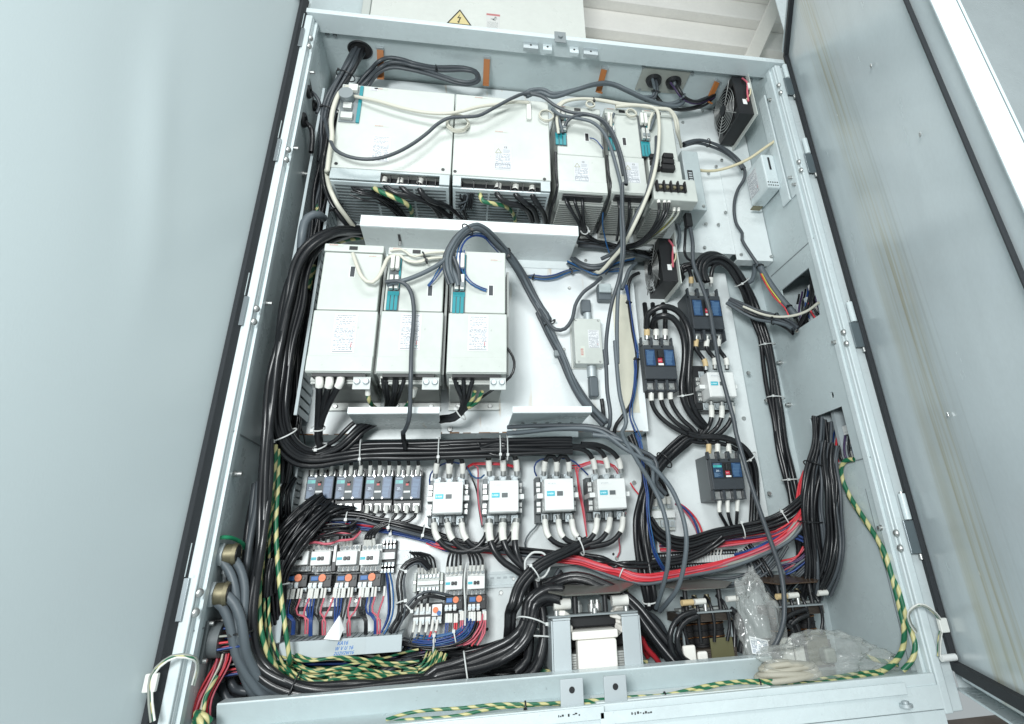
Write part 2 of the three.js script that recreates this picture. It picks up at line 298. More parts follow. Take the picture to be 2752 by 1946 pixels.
// ---------- what stands behind and around the cabinet ----------
{
  const p = thing('machine_cover', 'white machine cover above the cabinet with two warning stickers', 'cover', [0, 2.56, 0.06]);
  mesh('sheet', uvm(bx(-0.335, 0, 0, 0.375, 0.9, 0.004)), painted(0.72, 0.75, 0.72, 0.5), p);
  mesh('corner_post', uvm(bx(-0.362, 0, -0.01, -0.337, 0.9, 0.012, 0.003)), M.cream, p);
}
solo('side_cover', 'blue grey sheet above the top left cabinet corner', 'cover', uvm(bx(-0.9, 2.54, 0.03, -0.366, 3.4, 0.034)), M.paint);
{
  const t = canvas(256, 224, (c, w, h) => {
    c.fillStyle = '#2c2a22'; c.beginPath(); c.moveTo(w / 2, 4); c.lineTo(w - 3, h - 4); c.lineTo(3, h - 4); c.fill();
    c.fillStyle = '#ecdca4'; c.beginPath(); c.moveTo(w / 2, 26); c.lineTo(w - 24, h - 16); c.lineTo(24, h - 16); c.fill();
    c.fillStyle = '#4a4637'; c.beginPath(); c.moveTo(136, 62); c.lineTo(104, 132); c.lineTo(128, 128); c.lineTo(116, 178); c.lineTo(106, 172); c.lineTo(118, 204); c.lineTo(138, 178); c.lineTo(127, 180); c.lineTo(146, 112); c.lineTo(122, 116); c.fill();
  });
  const tri = new THREE.BufferGeometry(), y0 = 2.795, y1 = 2.868, x0 = -0.095, x1 = -0.011;
  tri.setAttribute('position', new THREE.Float32BufferAttribute([x0, y0, 0.0655, x1, y0, 0.0655, (x0 + x1) / 2, y1, 0.0655], 3));
  tri.setAttribute('normal', new THREE.Float32BufferAttribute([0, 0, 1, 0, 0, 1, 0, 0, 1], 3));
  tri.setAttribute('uv', new THREE.Float32BufferAttribute([0, 0, 1, 0, 0.5, 1], 2));
  solo('warning_sticker', 'yellow triangular high voltage sticker with a lightning bolt', 'sticker', tri, pm(0.8, 0.8, 0.78, 0.5, { map: t }));
  const n = canvas(160, 256, (c, w, h) => {
    c.fillStyle = '#f1f1ee'; c.fillRect(0, 0, w, h); c.fillStyle = '#d98b8b'; c.fillRect(0, 0, w, 30);
    c.strokeStyle = '#3a4040'; c.lineWidth = 6; c.beginPath(); c.arc(108, 52, 8, 0, 7); c.moveTo(104, 62); c.lineTo(74, 92); c.lineTo(112, 104); c.moveTo(90, 76); c.lineTo(50, 84); c.moveTo(78, 92); c.lineTo(128, 70); c.stroke();
    c.fillStyle = '#9aa0a0'; for (let i = 0; i < 9; i++) for (let x = 14; x < 140; x += 14) c.fillRect(x, 126 + i * 13, 5 + ((x * 7 + i * 5) % 8), 5);
  });
  solo('notice_sticker', 'small white notice sticker with a red heading beside the yellow triangle', 'sticker', new THREE.PlaneGeometry(0.045, 0.078).translate(0.058, 2.825, 0.0655), pm(0.72, 0.73, 0.73, 0.5, { map: n }));
}
{ // roof of white trapezoid boards beyond the cabinet
  const roof = thing('white_roof', 'slatted warm white roof seen beyond the top right of the cabinet', 'roof', [0.9, 2.6, -0.35]);
  const wm = painted(0.90, 0.89, 0.86, 0.6);
  for (let i = 0; i < 6; i++) { const y = 0.1 + i * 0.19; mesh('board', uvm(bx(-0.7, y, 0.0, 1.2, y + 0.172, 0.02, 0.004).rotateZ(-0.02)), wm, roof); mesh('ledge', uvm(bx(-0.7, y - 0.016, 0.0, 1.2, y - 0.001, 0.07).rotateZ(-0.02)), wm, roof); }
}
solo('roof_strut', 'white diagonal strut in front of the slatted roof', 'strut', (() => { const a = V3([1.1708,3.0923,-.2]), b = V3([1.4075,3.5421,-.2]), d = b.clone().sub(a), g = bx(-0.03, -0.1, -0.02, 0.03, d.length() + 0.2, 0.02, 0.004); return uvm(g.rotateZ(-Math.atan2(d.x, d.y)).translate(a.x, a.y, a.z)); })(), painted(0.84, 0.825, 0.775, 0.6));
{ // lower skirt of the machine in front of the sill
  const s = new THREE.Shape([[-0.6, 0], [0.955, 0], [0.99, -0.16], [-0.6, -0.16]].map((p) => new THREE.Vector2(...p)));
  const g = new THREE.ExtrudeGeometry(s, { depth: 0.004, bevelEnabled: false }).toNonIndexed().rotateX(-1.15).translate(0, YB - 0.084, ZF + 0.012);
  g.computeVertexNormals();
  const sk = thing('machine_skirt', 'white sheet below the cabinet sill with one screw', 'skirt', [0, 0, 0]);
  mesh('sheet', uvm(g), M.frame, sk);
  const c = V3([.7949,.9301,.325]);
  mesh('screw', [cyl(c.x, c.y - 0.004, c.z, 0.011, 0.005, 'y', 14), cyl(c.x, c.y + 0.001, c.z, 0.006, 0.004, 'y', 6)], M.zinc, sk);
}
solo('rusty_sill', 'rusty brown gutter under the right door', 'gutter', uvm(bx(0.93, 0.86, 0.2, 1.25, 0.868, 0.75)), painted(0.10, 0.062, 0.04, 0.8));
{ // the neighbouring cabinet on the right, bolted front
  const p = thing('neighbour_panel', 'pale panel with a row of bolts right of the right door', 'panel', [1.5, 0.9, 0.15]);
  mesh('sheet', uvm(bx(-0.42, 0, -0.004, 1.5, 3, 0)), M.frame, p);
  for (const q of [[1.7733,2.5763,.16],[1.7725,2.4201,.16],[1.7741,2.262,.16]]) mesh('bolt', [cyl(q[0] - 1.5, q[1] - 0.9, 0.0005, 0.009, 0.004, 'z', 12), cyl(q[0] - 1.5, q[1] - 0.9, 0.0045, 0.006, 0.008, 'z', 6)], M.zinc, p);
}

// ---------- mounting plates, shelf and brackets ----------
const plateT = (g) => uvm(join(g));
{
  const p = thing('mounting_plate', 'upper mounting plate behind the white drive units, rusty along its lower edge', 'plate', [0, 1.46, 0.09]);
  mesh('sheet', plateT([bx(-0.4, 0, -0.003, 0.447, 1.045, 0)]), M.plateRust, p);
  mesh('return_edge', plateT([bx(-0.4, 0.001, -0.08, 0.447, 0.004, -0.004)]), M.paint, p);
  for (let i = 0; i < 26; i++) { const x = -0.38 + i * 0.0315 + rnd() * 0.01; mesh('rust_mark', bx(x, 0.0, 0.0004, x + 0.014 + rnd() * 0.02, 0.0012 + rnd() * 0.0018, 0.0009), M.rustLine, p); }
  for (const [x, y] of [[-.0268,1.4694,.09],[.1212,1.4679,.09],[-.3508,1.4727,.09]]) screw(p, x, y - 1.46, 0.0005, 0.007);
  for (const [x, y] of [[.3175,1.9213,.09],[.2683,1.837,.09],[.247,1.6656,.09]]) screw(p, x, y - 1.46, 0.0005, 0.005);
}
{
  const p = thing('mounting_plate', 'upper right mounting plate with many screws beside the drive units', 'plate', [0, 1.965, 0.086]);
  mesh('sheet', plateT([bx(0.449, 0, -0.003, 0.878, 0.54, 0)]), M.plate, p);
  mesh('return_edge', plateT([bx(0.449, 0.001, -0.075, 0.76, 0.004, -0.004)]), M.plate, p);
  mesh('foot_plate', plateT([bx(0.765, -0.02, 0.001, 0.878, 0.3, 0.004), bx(0.765, -0.02, -0.03, 0.878, -0.017, 0.0005)]), M.plate, p);
  for (const [x, y] of [[.776,2.2977,.09],[.7534,2.2717,.09],[.724,2.2446,.09],[.6859,2.2464,.09],[.756,2.1035,.09],[.6869,2.0594,.09],[.7258,2.0594,.09],[.6706,1.9797,.09],[.7802,1.9615,.09],[.8741,1.9595,.09],[.8506,2.1575,.09]]) screw(p, x, y - 1.965, 0.0045, 0.0055);
  for (const [x, y] of [[.6681,2.4412,.09],[.7442,2.4983,.09]]) screw(p, x, y - 1.965, 0.0005, 0.0055);
}
{
  const p = thing('mounting_plate', 'right mounting plate behind the large breakers', 'plate', [0, 1.14, 0.03]);
  mesh('sheet', plateT([bx(0.46, 0.0, -0.003, 0.753, 0.79, 0, 0.0008)]), M.plate, p);
  for (const [x, y] of [[.437,1.5215,.03],[.4484,1.5754,.03],[.7679,1.6253,.03],[.8049,1.5491,.03],[.7315,1.5019,.03],[.6063,1.5207,.03]]) screw(p, x, y - 1.14, 0.0005, 0.006);
  for (const [x, y] of [[.4165,1.3481,.03],[.765,1.3134,.03]]) screw(p, x, y - 1.14, 0.0005, 0.006);
}
{
  const p = thing('mounting_plate', 'lower mounting plate behind the breaker row and contactors', 'plate', [0, 1.03, 0.03]);
  const s = new THREE.Shape([[-0.365, 0.0], [0.147, 0.0], [0.147, 0.143], [0.452, 0.15], [0.452, 0.385], [-0.365, 0.385]].map((q) => new THREE.Vector2(...q)));
  const g = new THREE.ExtrudeGeometry(s, { depth: 0.003, bevelEnabled: false }).toNonIndexed().translate(0, 0, -0.003);
  g.computeVertexNormals();
  mesh('sheet', uvm(g), M.plate, p);
  for (const [x, y] of [[.4174,1.3481,.03],[.0954,1.1287,.03],[.3594,1.1845,.03]]) screw(p, x, y - 1.03, 0.0005, 0.005);
  for (const [x, y] of [[.0957,1.1277,.03],[.0666,1.0622,.03],[.3522,1.1937,.03]]) mesh('hole', [cyl(x, y - 1.03, 0.0005, 0.003, 0.0006, 'z', 8)], M.black, p);
}
solo('tape_strip', 'faded beige tape strip on the plate left of the large breakers', 'strip', uvm(bx(...[.3818,1.5052,.0905].slice(0, 2), 0.0905, ...[.4298,1.8228,.0905].slice(0, 2), 0.0912)), painted(0.74, 0.73, 0.62, 0.7));
function shelf(name, label, x0, x1, y, z1, lip, mat) {                 // a ledge folded from sheet: top, front lip, rear flange
  const o = thing(name, label, 'bracket', [0, y, 0.0905]);
  mesh('ledge', uvm(bx(x0, 0, 0.003, x1, 0.003, z1 - 0.0935)), mat, o);
  mesh('front_lip', uvm(bx(x0 - 0.001, 0.0005, z1 - 0.0932, x1 + 0.001, lip, z1 - 0.0902, 0.001)), M.plate, o);
  mesh('rear_flange', uvm(bx(x0, -0.022, 0.0004, x1, 0.002, 0.0028)), mat, o);
  return o;
}
{
  const o = shelf('cable_shelf', 'long folded shelf below the upper drive units', -0.25, 0.27, 1.914, 0.232, 0.03, M.plate);
  for (const [x, z] of [[-0.165, 0.09], [0.07, 0.09]]) mesh('slot', bx(x - 0.003, -0.0012, z - 0.02, x + 0.003, -0.0004, z + 0.02), M.black, o);
  for (const [x, z] of [[-0.165, 0.075], [0.07, 0.075]]) mesh('bolt', [cyl(x, -0.012, z, 0.004, 0.011, 'y', 8)], M.steel, o);
}
const rusty = pm(0.52, 0.57, 0.57, 0.45, { map: rust, roughnessMap: rough });
shelf('cable_bracket', 'left folded bracket with a rusty underside below the drive units', -0.225, -0.047, 1.47, 0.25, 0.014, rusty);
{ const o = shelf('cable_bracket', 'right folded bracket with a row of holes below the plate', 0.104, 0.272, 1.47, 0.25, 0.014, M.paint); for (let i = 0; i < 5; i++) mesh('slot', bx(0.13 + i * 0.028, -0.0012, 0.06, 0.138 + i * 0.028, -0.0004, 0.063), M.black, o); }

// ---------- sheets of print ----------
function ruled(w, h, o = {}) {                                         // a rating label: heading, marks and lines of small print
  return canvas(w, h, (c) => {
    c.fillStyle = o.bg ?? '#f2f4f6'; c.fillRect(0, 0, w, h);
    c.fillStyle = o.ink ?? '#767f8c';
    let y = h * 0.1; let k = o.seed ?? 3;
    while (y < h * 0.94) { let x = w * 0.06; while (x < w * 0.9) { k = (k * 73 + 41) % 997; const l = 5 + (k % 26); if (k % 5) c.fillRect(x, y, Math.min(l, w * 0.93 - x), Math.max(2, h * 0.016)); x += l + 6; } y += h * (0.035 + ((k % 3) * 0.008)); }
    if (o.draw) o.draw(c, w, h);
  });
}
const MIT = 'MITSUBISHI';
const rating = pm(0.7, 0.71, 0.72, 0.55, { map: ruled(160, 256, { seed: 11, draw(c, w, h) {
  c.fillStyle = '#e9ecee'; c.fillRect(0, 0, w, h * 0.36); c.fillStyle = '#555'; c.font = 'bold 26px sans-serif'; c.fillText('CE', w * 0.55, h * 0.13);
  c.strokeStyle = '#8d8a3c'; c.lineWidth = 4; c.beginPath(); c.moveTo(w * 0.22, h * 0.16); c.lineTo(w * 0.4, h * 0.33); c.lineTo(w * 0.05, h * 0.33); c.closePath(); c.stroke();
  c.strokeStyle = '#7d8590'; c.strokeRect(w * 0.05, h * 0.78, w * 0.86, h * 0.17); c.fillStyle = '#8d95a0'; c.fillRect(w * 0.5, h * 0.19, w * 0.4, 3); c.fillRect(w * 0.5, h * 0.24, w * 0.4, 3); c.fillRect(w * 0.5, h * 0.29, w * 0.36, 3); } }) });
const rating2 = pm(0.7, 0.71, 0.72, 0.55, { map: ruled(192, 320, { seed: 29, bg: '#fbfcfd', ink: '#76808d', draw(c, w, h) { c.fillStyle = '#60686f'; c.font = 'bold 15px sans-serif'; c.fillText(MIT + ' ELECTRIC', w * 0.1, h * 0.07); c.fillRect(w * 0.06, h * 0.96, w * 0.88, 5); c.fillStyle = '#cf5a5a'; c.fillRect(w * 0.82, h * 0.74, 6, h * 0.12); c.fillStyle = '#3a9a8c'; c.fillRect(w * 0.82, h * 0.87, 6, h * 0.05); } }) });
const redPrint = pm(0.72, 0.75, 0.73, 0.55, { map: canvas(256, 32, (c, w, h) => { c.fillStyle = '#e6e9e2'; c.fillRect(0, 0, w, h); c.fillStyle = '#cf6a66'; c.font = 'bold 27px sans-serif'; c.fillText(MIT, 6, 26); }) });
const breakerL = pm(1, 1, 1, 0.4, { map: canvas(128, 224, (c, w, h) => { c.fillStyle = '#213f5c'; c.fillRect(0, 0, w, h); c.fillStyle = '#b9c6cf'; c.font = 'bold 15px sans-serif'; c.fillText(MIT, 14, 22); c.fillStyle = '#49b5b0'; c.fillRect(6, 34, w - 12, 34); c.fillStyle = '#1b3b58'; c.font = 'bold 12px sans-serif'; c.fillText('NO FUSE', 12, 50); c.fillText('BREAKER', 12, 64); c.fillStyle = '#c3d0dc'; c.font = 'bold 40px sans-serif'; c.fillText('20', 34, 134); c.font = '20px sans-serif'; c.fillText('A', 84, 134); c.fillStyle = '#7f9cb8'; for (let i = 0; i < 6; i++) c.fillRect(10, 152 + i * 11, 40 + ((i * 37) % 60), 4); }) });
const breakerR = pm(1, 1, 1, 0.4, { map: canvas(128, 224, (c, w, h) => { c.fillStyle = '#1f4066'; c.fillRect(0, 0, w, h); c.fillStyle = '#6f93b5'; for (let i = 0; i < 15; i++) c.fillRect(10 + ((i * 23) % 12), 14 + i * 13.5, 45 + ((i * 53) % 55), 4); c.strokeStyle = '#86a6c4'; c.strokeRect(8, 90, w - 16, 50); }) });
const tealTag = pm(1, 1, 1, 0.45, { map: canvas(96, 56, (c, w, h) => { c.fillStyle = '#3fb2c4'; c.fillRect(0, 0, w, h); c.fillStyle = '#e7f4f5'; c.font = 'bold 26px sans-serif'; c.fillText('S-N50', 8, 38); }) });
const greyMaker = pm(1, 1, 1, 0.5, { map: canvas(192, 32, (c, w, h) => { c.fillStyle = '#e2e6e6'; c.fillRect(0, 0, w, h); c.fillStyle = '#8a9093'; c.font = '24px sans-serif'; c.fillText(MIT, 6, 25); }) });
const card = (name, x0, y0, x1, y1, z, mat, parent) => mesh(name, new THREE.PlaneGeometry(x1 - x0, y1 - y0).translate((x0 + x1) / 2, (y0 + y1) / 2, z), mat, parent);

// ---------- drive units ----------
// wide unit of the upper row: cover, grey terminal strip with a dark opening, louvred underside
function wideDrive(label, x0, y0, x1, y1, open, o = {}) {
  const w = x1 - x0, h = y1 - y0, d = 0.2, u = thing('servo_drive', label, 'drive unit', [x0, y0, 0.0905], 'wide drive units of the upper row');
  mesh('cover', uvm(bx(0, 0.033, 0.02, w, h, d - 0.0, 0.003)), M.cream, u);
  mesh('chassis', uvm(join([bx(0.004, 0.006, 0, w - 0.004, h - 0.004, 0.0195), bx(0.003, 0.006, 0.02, 0.02, 0.0325, d - 0.005), bx(w - 0.02, 0.006, 0.02, w - 0.003, 0.0325, d - 0.005)])), M.gray, u);
  // terminal strip round its opening
  const [a, b] = open;
  mesh('terminal_strip', uvm(join([bx(0.003, 0.004, d - 0.006, a, 0.0325, d - 0.002), bx(b, 0.004, d - 0.006, w - 0.003, 0.0325, d - 0.002), bx(a, 0.028, d - 0.006, b, 0.0325, d - 0.002)])), M.gray, u);
  mesh('terminal_block', [bx(a, 0.006, d - 0.04, b, 0.026, d - 0.022), ...Array.from({ length: 7 }, (_, i) => bx(a + ((b - a) * i) / 6.5, 0.004, d - 0.021, a + ((b - a) * i) / 6.5 + 0.002, 0.027, d - 0.008))], M.black, u);
  if (o.green) mesh('circuit_board', bx(0.05, 0.005, d - 0.035, 0.1, 0.02, d - 0.03), M.green, u);
  const under = mesh('underside', uvm(bx(0.004, 0.001, 0.004, w - 0.004, 0.0045, d - 0.01)), M.frame, u);
  for (let k = 0; k < 13; k++) for (const [p, q] of [[0.04, 0.36], [0.38, 0.68], [0.70, 0.96]]) mesh('louvre', bx(w * p, -0.0008, 0.02 + k * 0.0128, w * q, 0.0008, 0.0242 + k * 0.0128), M.darkGray, under);
  for (const [sx, sy] of o.screws ?? []) mesh('screw_hole', [cyl(sx * w, sy * h, d, 0.0042, 0.0008, 'z', 10)], M.black, u);
  card('rating_label', w * (o.lx ?? 0.44), h * 0.2, w * (o.lx ?? 0.44) + 0.042, h * 0.2 + 0.075, d + 0.0006, o.old ? rating2 : rating, u);
  for (const [px, py] of o.red ?? []) card('maker_print', px * w, py * h, px * w + 0.032, py * h + 0.004, d + 0.0006, redPrint, u);
  for (const [px, py] of o.ports ?? []) mesh('connector', [bx(px * w - 0.006, py * h - 0.03, d + 0.0003, px * w + 0.006, py * h + 0.03, d + 0.009, 0.002)], M.clear, u);
  return u;
}
// control port recess: teal strip with grey plugs
function plugPort(u, x, y, w, h, d, o = {}) {
  if (o.thin) { mesh('port_recess', bx(x, y, d + 0.0003, x + w * 0.82, y + h, d + 0.002), M.midGray, u); mesh('port_strip', bx(x + w * 0.84, y, d + 0.0003, x + w, y + h, d + 0.005), M.teal, u); for (const [a, b, e, f] of [[0.1, 0.04, 0.7, 0.2], [0.16, 0.3, 0.6, 0.46], [0.1, 0.6, 0.5, 0.78], [0.3, 0.8, 0.76, 0.98]]) mesh('plug', bx(x + w * a, y + h * b, d + 0.0022, x + w * e, y + h * f, d + 0.014, 0.002), f > 0.7 ? M.clear : M.alu, u); return; }
  mesh('port_recess', bx(x, y, d + 0.0003, x + w, y + h, d + 0.002), M.darkGray, u);
  mesh('port_strip', [...[0, 1, 2].map((i) => bx(x + 0.001 + (i * (w - 0.002)) / 3, y + 0.001, d + 0.0022, x + (( i + 0.9) * (w - 0.002)) / 3, y + h * 0.27, d + 0.005)), bx(x + 0.001, y + h * 0.275, d + 0.0022, x + w - 0.001, y + h * 0.35, d + 0.004), bx(x + w * 0.8, y + h * 0.4, d + 0.0022, x + w - 0.001, y + h, d + 0.004)], M.teal, u);
  for (const k of [0.12, 0.55]) {
    const pl = mesh('plug', bx(x + w * k, y + h * 0.36, d + 0.0055, x + w * (k + 0.36), y + h * 0.62, d + 0.017, 0.002), M.alu, u);
    mesh('plug_latch', bx(x + w * (k + 0.06), y + h * 0.40, d + 0.0172, x + w * (k + 0.30), y + h * 0.47, d + 0.0195), M.midGray, pl);
  }
  if (o.top !== false) for (const k of [0.12, 0.52]) mesh('plug', bx(x + w * k, y + h * 0.72, d + 0.0055, x + w * (k + 0.34), y + h * 0.98, d + 0.02, 0.003), M.clear, u);
}
function finned(u, x0, x1, z0, z1, y, n) {                              // heat sink seen from below
  mesh('heat_sink', [bx(x0, y + 0.005, z0, x1, y + 0.012, z1), ...Array.from({ length: n }, (_, i) => bx(x0, y, z0 + ((z1 - z0) * (i + 0.2)) / n, x1, y + 0.0048, z0 + ((z1 - z0) * (i + 0.62)) / n))], M.fin, u);
}
// narrow unit: upper and lower cover halves, heat sink underneath, mounting foot
function drive(label, x0, y0, x1, y1, split, zb, zf, o = {}) {
  const w = x1 - x0, h = y1 - y0, d = zf - zb, u = thing('servo_drive', label, 'drive unit', [x0, y0, zb], o.group);
  const sp = split * h;
  mesh('upper_cover', uvm(bx(0.003, sp + 0.0012, 0.05, w - 0.003, h - (o.head ?? 0), d - 0.003, 0.003)), M.cream, u);
  mesh('lower_cover', uvm(join([bx(0, 0.0, 0.1, w, sp - 0.0006, d, 0.003)])), M.cream, u);
  mesh('cover_ridge', uvm(bx(0.001, 0.002, d + 0.0002, w - 0.001, 0.034, d + 0.003, 0.002)), M.cream, u);
  mesh('chassis', uvm(join([bx(0.004, 0.002, 0.004, w - 0.004, h - 0.006, 0.049), bx(0.004, 0.004, 0.0495, w - 0.004, sp - 0.001, 0.0995)])), M.alu, u);
  if (o.head) { mesh('head_cover', uvm(bx(0.001, h - o.head + 0.001, 0.03, w - 0.001, h, d - 0.001, 0.003)), M.cream, u); mesh('display', bx(w * 0.42, h - o.head * 0.72, d - 0.0008, w * 0.42 + 0.017, h - o.head * 0.3, d + 0.0006), M.black, u); card('maker_print', w * 0.08, h - 0.006, w * 0.08 + 0.03, h - 0.002, d, redPrint, u); }
  finned(u, 0.006, w - 0.006, 0.016, d - 0.03, -0.0135, o.fins ?? 16);
  mesh('foot', uvm(join([bx(0.004, -0.03, 0, w - 0.004, 0.0015, 0.003), bx(0.004, -0.0315, 0.0032, w - 0.004, -0.0265, 0.012)])), M.alu, u);
  for (const k of [0.2, 0.8]) screw(u, w * k, -0.021, 0.0032, 0.006);
  mesh('terminals', [bx(w * 0.1, -0.006, d - 0.028, w * 0.9, -0.0005, d - 0.006)], M.black, u);
  if (o.port) plugPort(u, w * o.port[0], h * o.port[1], w * o.port[2], h * o.port[3], d - 0.003, o);
  if (o.win) { mesh('window', bx(w * o.win[0], h * o.win[1], d - 0.0028, w * o.win[0] + 0.009, h * o.win[1] + 0.024, d - 0.0018), o.winMat ?? M.black, u); mesh('window_frame', [bx(w * o.win[0] - 0.0015, h * o.win[1] - 0.0015, d - 0.0029, w * o.win[0] + 0.0105, h * o.win[1] + 0.0255, d - 0.0023)], M.white, u); }
  mesh('side_fin', [bx(w + 0.0006, 0.004, 0.06, w + 0.0055, h * 0.86, d - 0.022)], M.heat, u);
  if (o.label) card('rating_label', w * o.label[0], h * o.label[1], w * o.label[0] + (o.label[2] ?? 0.038), h * o.label[1] + (o.label[3] ?? 0.068), d + 0.0008, o.lm ?? rating, u);
  if (o.red2) card('maker_print', w * o.red2[0], h * o.red2[1], w * o.red2[0] + 0.025, h * o.red2[1] + 0.0035, d - 0.0024, redPrint, u);
  if (o.lug !== false) { mesh('earth_lug', bx(w * 0.72, -0.031, d - 0.012, w * 0.72 + 0.033, -0.006, d - 0.009), M.lug, u); for (const k of [0.008, 0.025]) screw(u, w * 0.72 + k, -0.016, d - 0.009, 0.0068, 'z', M.zinc); }
  return u;
}
wideDrive('wide cream drive unit at the top left of the cabinet', -0.322, 2.0, -0.046, 2.287, [0.115, 0.25], { green: true, old: true, lx: 0.32, screws: [[0.05, 0.15], [0.93, 0.16]], red: [[0.28, 0.97], [0.32, 0.56]], ports: [] });
wideDrive('wide cream drive unit in the middle of the upper row', -0.044, 2.0, 0.197, 2.287, [0.022, 0.215], { lx: 0.42, screws: [[0.03, 0.15], [0.93, 0.13], [0.12, 0.6]], red: [[0.2, 0.97], [0.42, 0.6]], ports: [[0.78, 0.86]] });
{ const u = scene.children.find((o) => o.name === 'servo_drive'); plugPort(u, 0.004, 0.165, 0.048, 0.115, 0.2, { thin: true }); mesh('ferrite', [cyl(0.018, 0.235, 0.205, 0.017, 0.022, 'z', 18)], M.midGray, u); card('dip_print', 0.066, 0.272, 0.086, 0.283, 0.2006, rating2, u); }
drive('cream drive unit with a clear plug cover right of the wide units', .2146,2.0064,.3406,2.2843, 0.42, 0.0905, 0.285, { head: 0.02, port: [-0.02, 0.52, 0.25, 0.4], win: [0.62, 0.6], label: [0.34, 0.12], group: 'narrow drive units of the upper row', lug: false });
drive('narrow cream drive unit fourth in the upper row', .3506,2.013,.4467,2.2912, 0.42, 0.0905, 0.285, { head: 0.02, port: [0.0, 0.48, 0.24, 0.42], win: [0.45, 0.56], label: [0.42, 0.11], group: 'narrow drive units of the upper row', lug: false });
{ const u = drive('cream drive unit with open terminal block at the right end of the upper row', .4561,2.0073,.546,2.2958, 0.42, 0.0905, 0.285, { head: 0.02, port: [-0.16, 0.44, 0.3, 0.48], win: [0.32, 0.6], group: 'narrow drive units of the upper row', lug: false });
  mesh('base_box', uvm(bx(0.0, -0.012, 0.16, 0.118, 0.055, 0.205, 0.003)), M.cream, u);
  mesh('terminal_recess', bx(0.006, 0.012, 0.2052, 0.088, 0.036, 0.206), M.black, u);
  for (let i = 0; i < 5; i++) mesh('barrier', bx(0.008 + i * 0.0185, 0.01, 0.2062, 0.012 + i * 0.0185, 0.04, 0.216), M.blackMatte, u);
  for (let i = 0; i < 4; i++) screw(u, 0.0195 + i * 0.0185, 0.024, 0.2062, 0.006, 'z', M.brass);
  for (let i = 0; i < 3; i++) mesh('fuse_holder', [bx(0.03 + i * 0.004, 0.078 + i * 0.0185, 0.1952, 0.066, 0.0935 + i * 0.0185, 0.214, 0.003), bx(0.004, 0.08 + i * 0.0185, 0.1952, 0.028, 0.092 + i * 0.0185, 0.206)], M.blackMatte, u); }
const row2 = 'drive units of the middle row';
drive('left cream drive unit of the middle row without plugs', -.3073,1.543,-.1806,1.8332, 0.46, 0.0905, 0.29, { head: 0.02, label: [0.34, 0.14, 0.045, 0.085], lm: rating2, win: [0.48, 0.73], winMat: M.breaker, group: row2, red2: [0.75, 0.9] });
drive('middle cream drive unit with a grey cable hanging over its front', -.1739,1.5425,-.0465,1.8307, 0.47, 0.0905, 0.29, { head: 0.02, port: [0.06, 0.47, 0.2, 0.44], win: [0.72, 0.6], winMat: M.breaker, label: [0.32, 0.17, 0.042, 0.08], lm: rating2, group: row2 });
drive('right cream drive unit of the middle row under the hanging cable bundle', -.036,1.5425,.0883,1.8295, 0.47, 0.0905, 0.29, { port: [0.05, 0.46, 0.22, 0.5], win: [0.68, 0.62], winMat: M.breaker, label: [0.34, 0.17, 0.042, 0.08], lm: rating2, group: row2, red2: [0.7, 0.92] });

// ---------- breakers ----------
function smallBreaker(label, x0, y0, x1, y1) {
  const w = x1 - x0, h = y1 - y0, u = thing('circuit_breaker', label, 'breaker', [x0, y0, 0.0305], 'small breakers in a row');
  mesh('base', bx(0, 0, 0, w, h, 0.036, 0.0015), M.black, u);
  mesh('cover', bx(0.001, h * 0.27, 0.0362, w - 0.001, h * 0.835, 0.055, 0.002), M.breakerFace, u);
  card('rating_print', 0.003, h * 0.29, w * 0.34, h * 0.81, 0.0554, breakerL, u);
  card('rating_print', w * 0.63, h * 0.29, w - 0.003, h * 0.81, 0.0554, breakerR, u);
  const tg = mesh('toggle', [bx(w * 0.42, h * 0.58, 0.0553, w * 0.55, h * 0.72, 0.057), bx(w * 0.43, h * 0.655, 0.0572, w * 0.54, h * 0.7, 0.063, 0.001)], M.black, u);
  mesh('off_mark', bx(w * 0.44, h * 0.60, 0.0572, w * 0.53, h * 0.645, 0.058), M.red, tg);
  mesh('circuit_tag', bx(w * 0.37, h * 0.43, 0.0553, w * 0.60, h * 0.475, 0.0562), M.paper, u);
  for (let i = 0; i < 3; i++) for (const ky of [0.1, 0.915]) {
    const cx = w * (0.17 + i * 0.33);
    const t = mesh('terminal', bx(cx - w * 0.105, h * ky - 0.007, 0.0362, cx + w * 0.105, h * ky + 0.007, 0.0405), M.steel, u);
    mesh('terminal_screw', [cyl(cx, h * ky, 0.0406, 0.0052, 0.003, 'z', 10)], M.zinc, t);
  }
  for (let i = 0; i < 4; i++) for (const ky of [0, 0.85]) mesh('barrier', bx(Math.max(0, w * (0.005 + i * 0.33) - 0.0015), h * ky, 0.0362, Math.min(w, w * (0.005 + i * 0.33) + 0.0015), h * (ky + 0.15), 0.046), M.black, u);
  for (const k of [0.33, 0.66]) for (const ky of [0.30, 0.82]) screw(u, w * k, h * ky, 0.0553, 0.0028);
  return u;
}
smallBreaker('small blue and black breaker at the left end of the row, partly behind black wires', -.3238,1.3036,-.2659,1.3883);
smallBreaker('second small breaker from the left in the row of four', -.2642,1.3016,-.2056,1.387);
smallBreaker('third small breaker from the left in the row of four', -.2035,1.2997,-.1444,1.3857);
smallBreaker('small breaker at the right end of the row, next to the first contactor', -.1425,1.2977,-.083,1.3843);
const offPrint = pm(1, 1, 1, 0.45, { map: canvas(64, 64, (c) => { c.fillStyle = '#c93c4c'; c.fillRect(0, 0, 64, 64); c.fillStyle = '#f3d7d8'; c.font = 'bold 24px sans-serif'; c.fillText('OFF', 8, 40); }) });
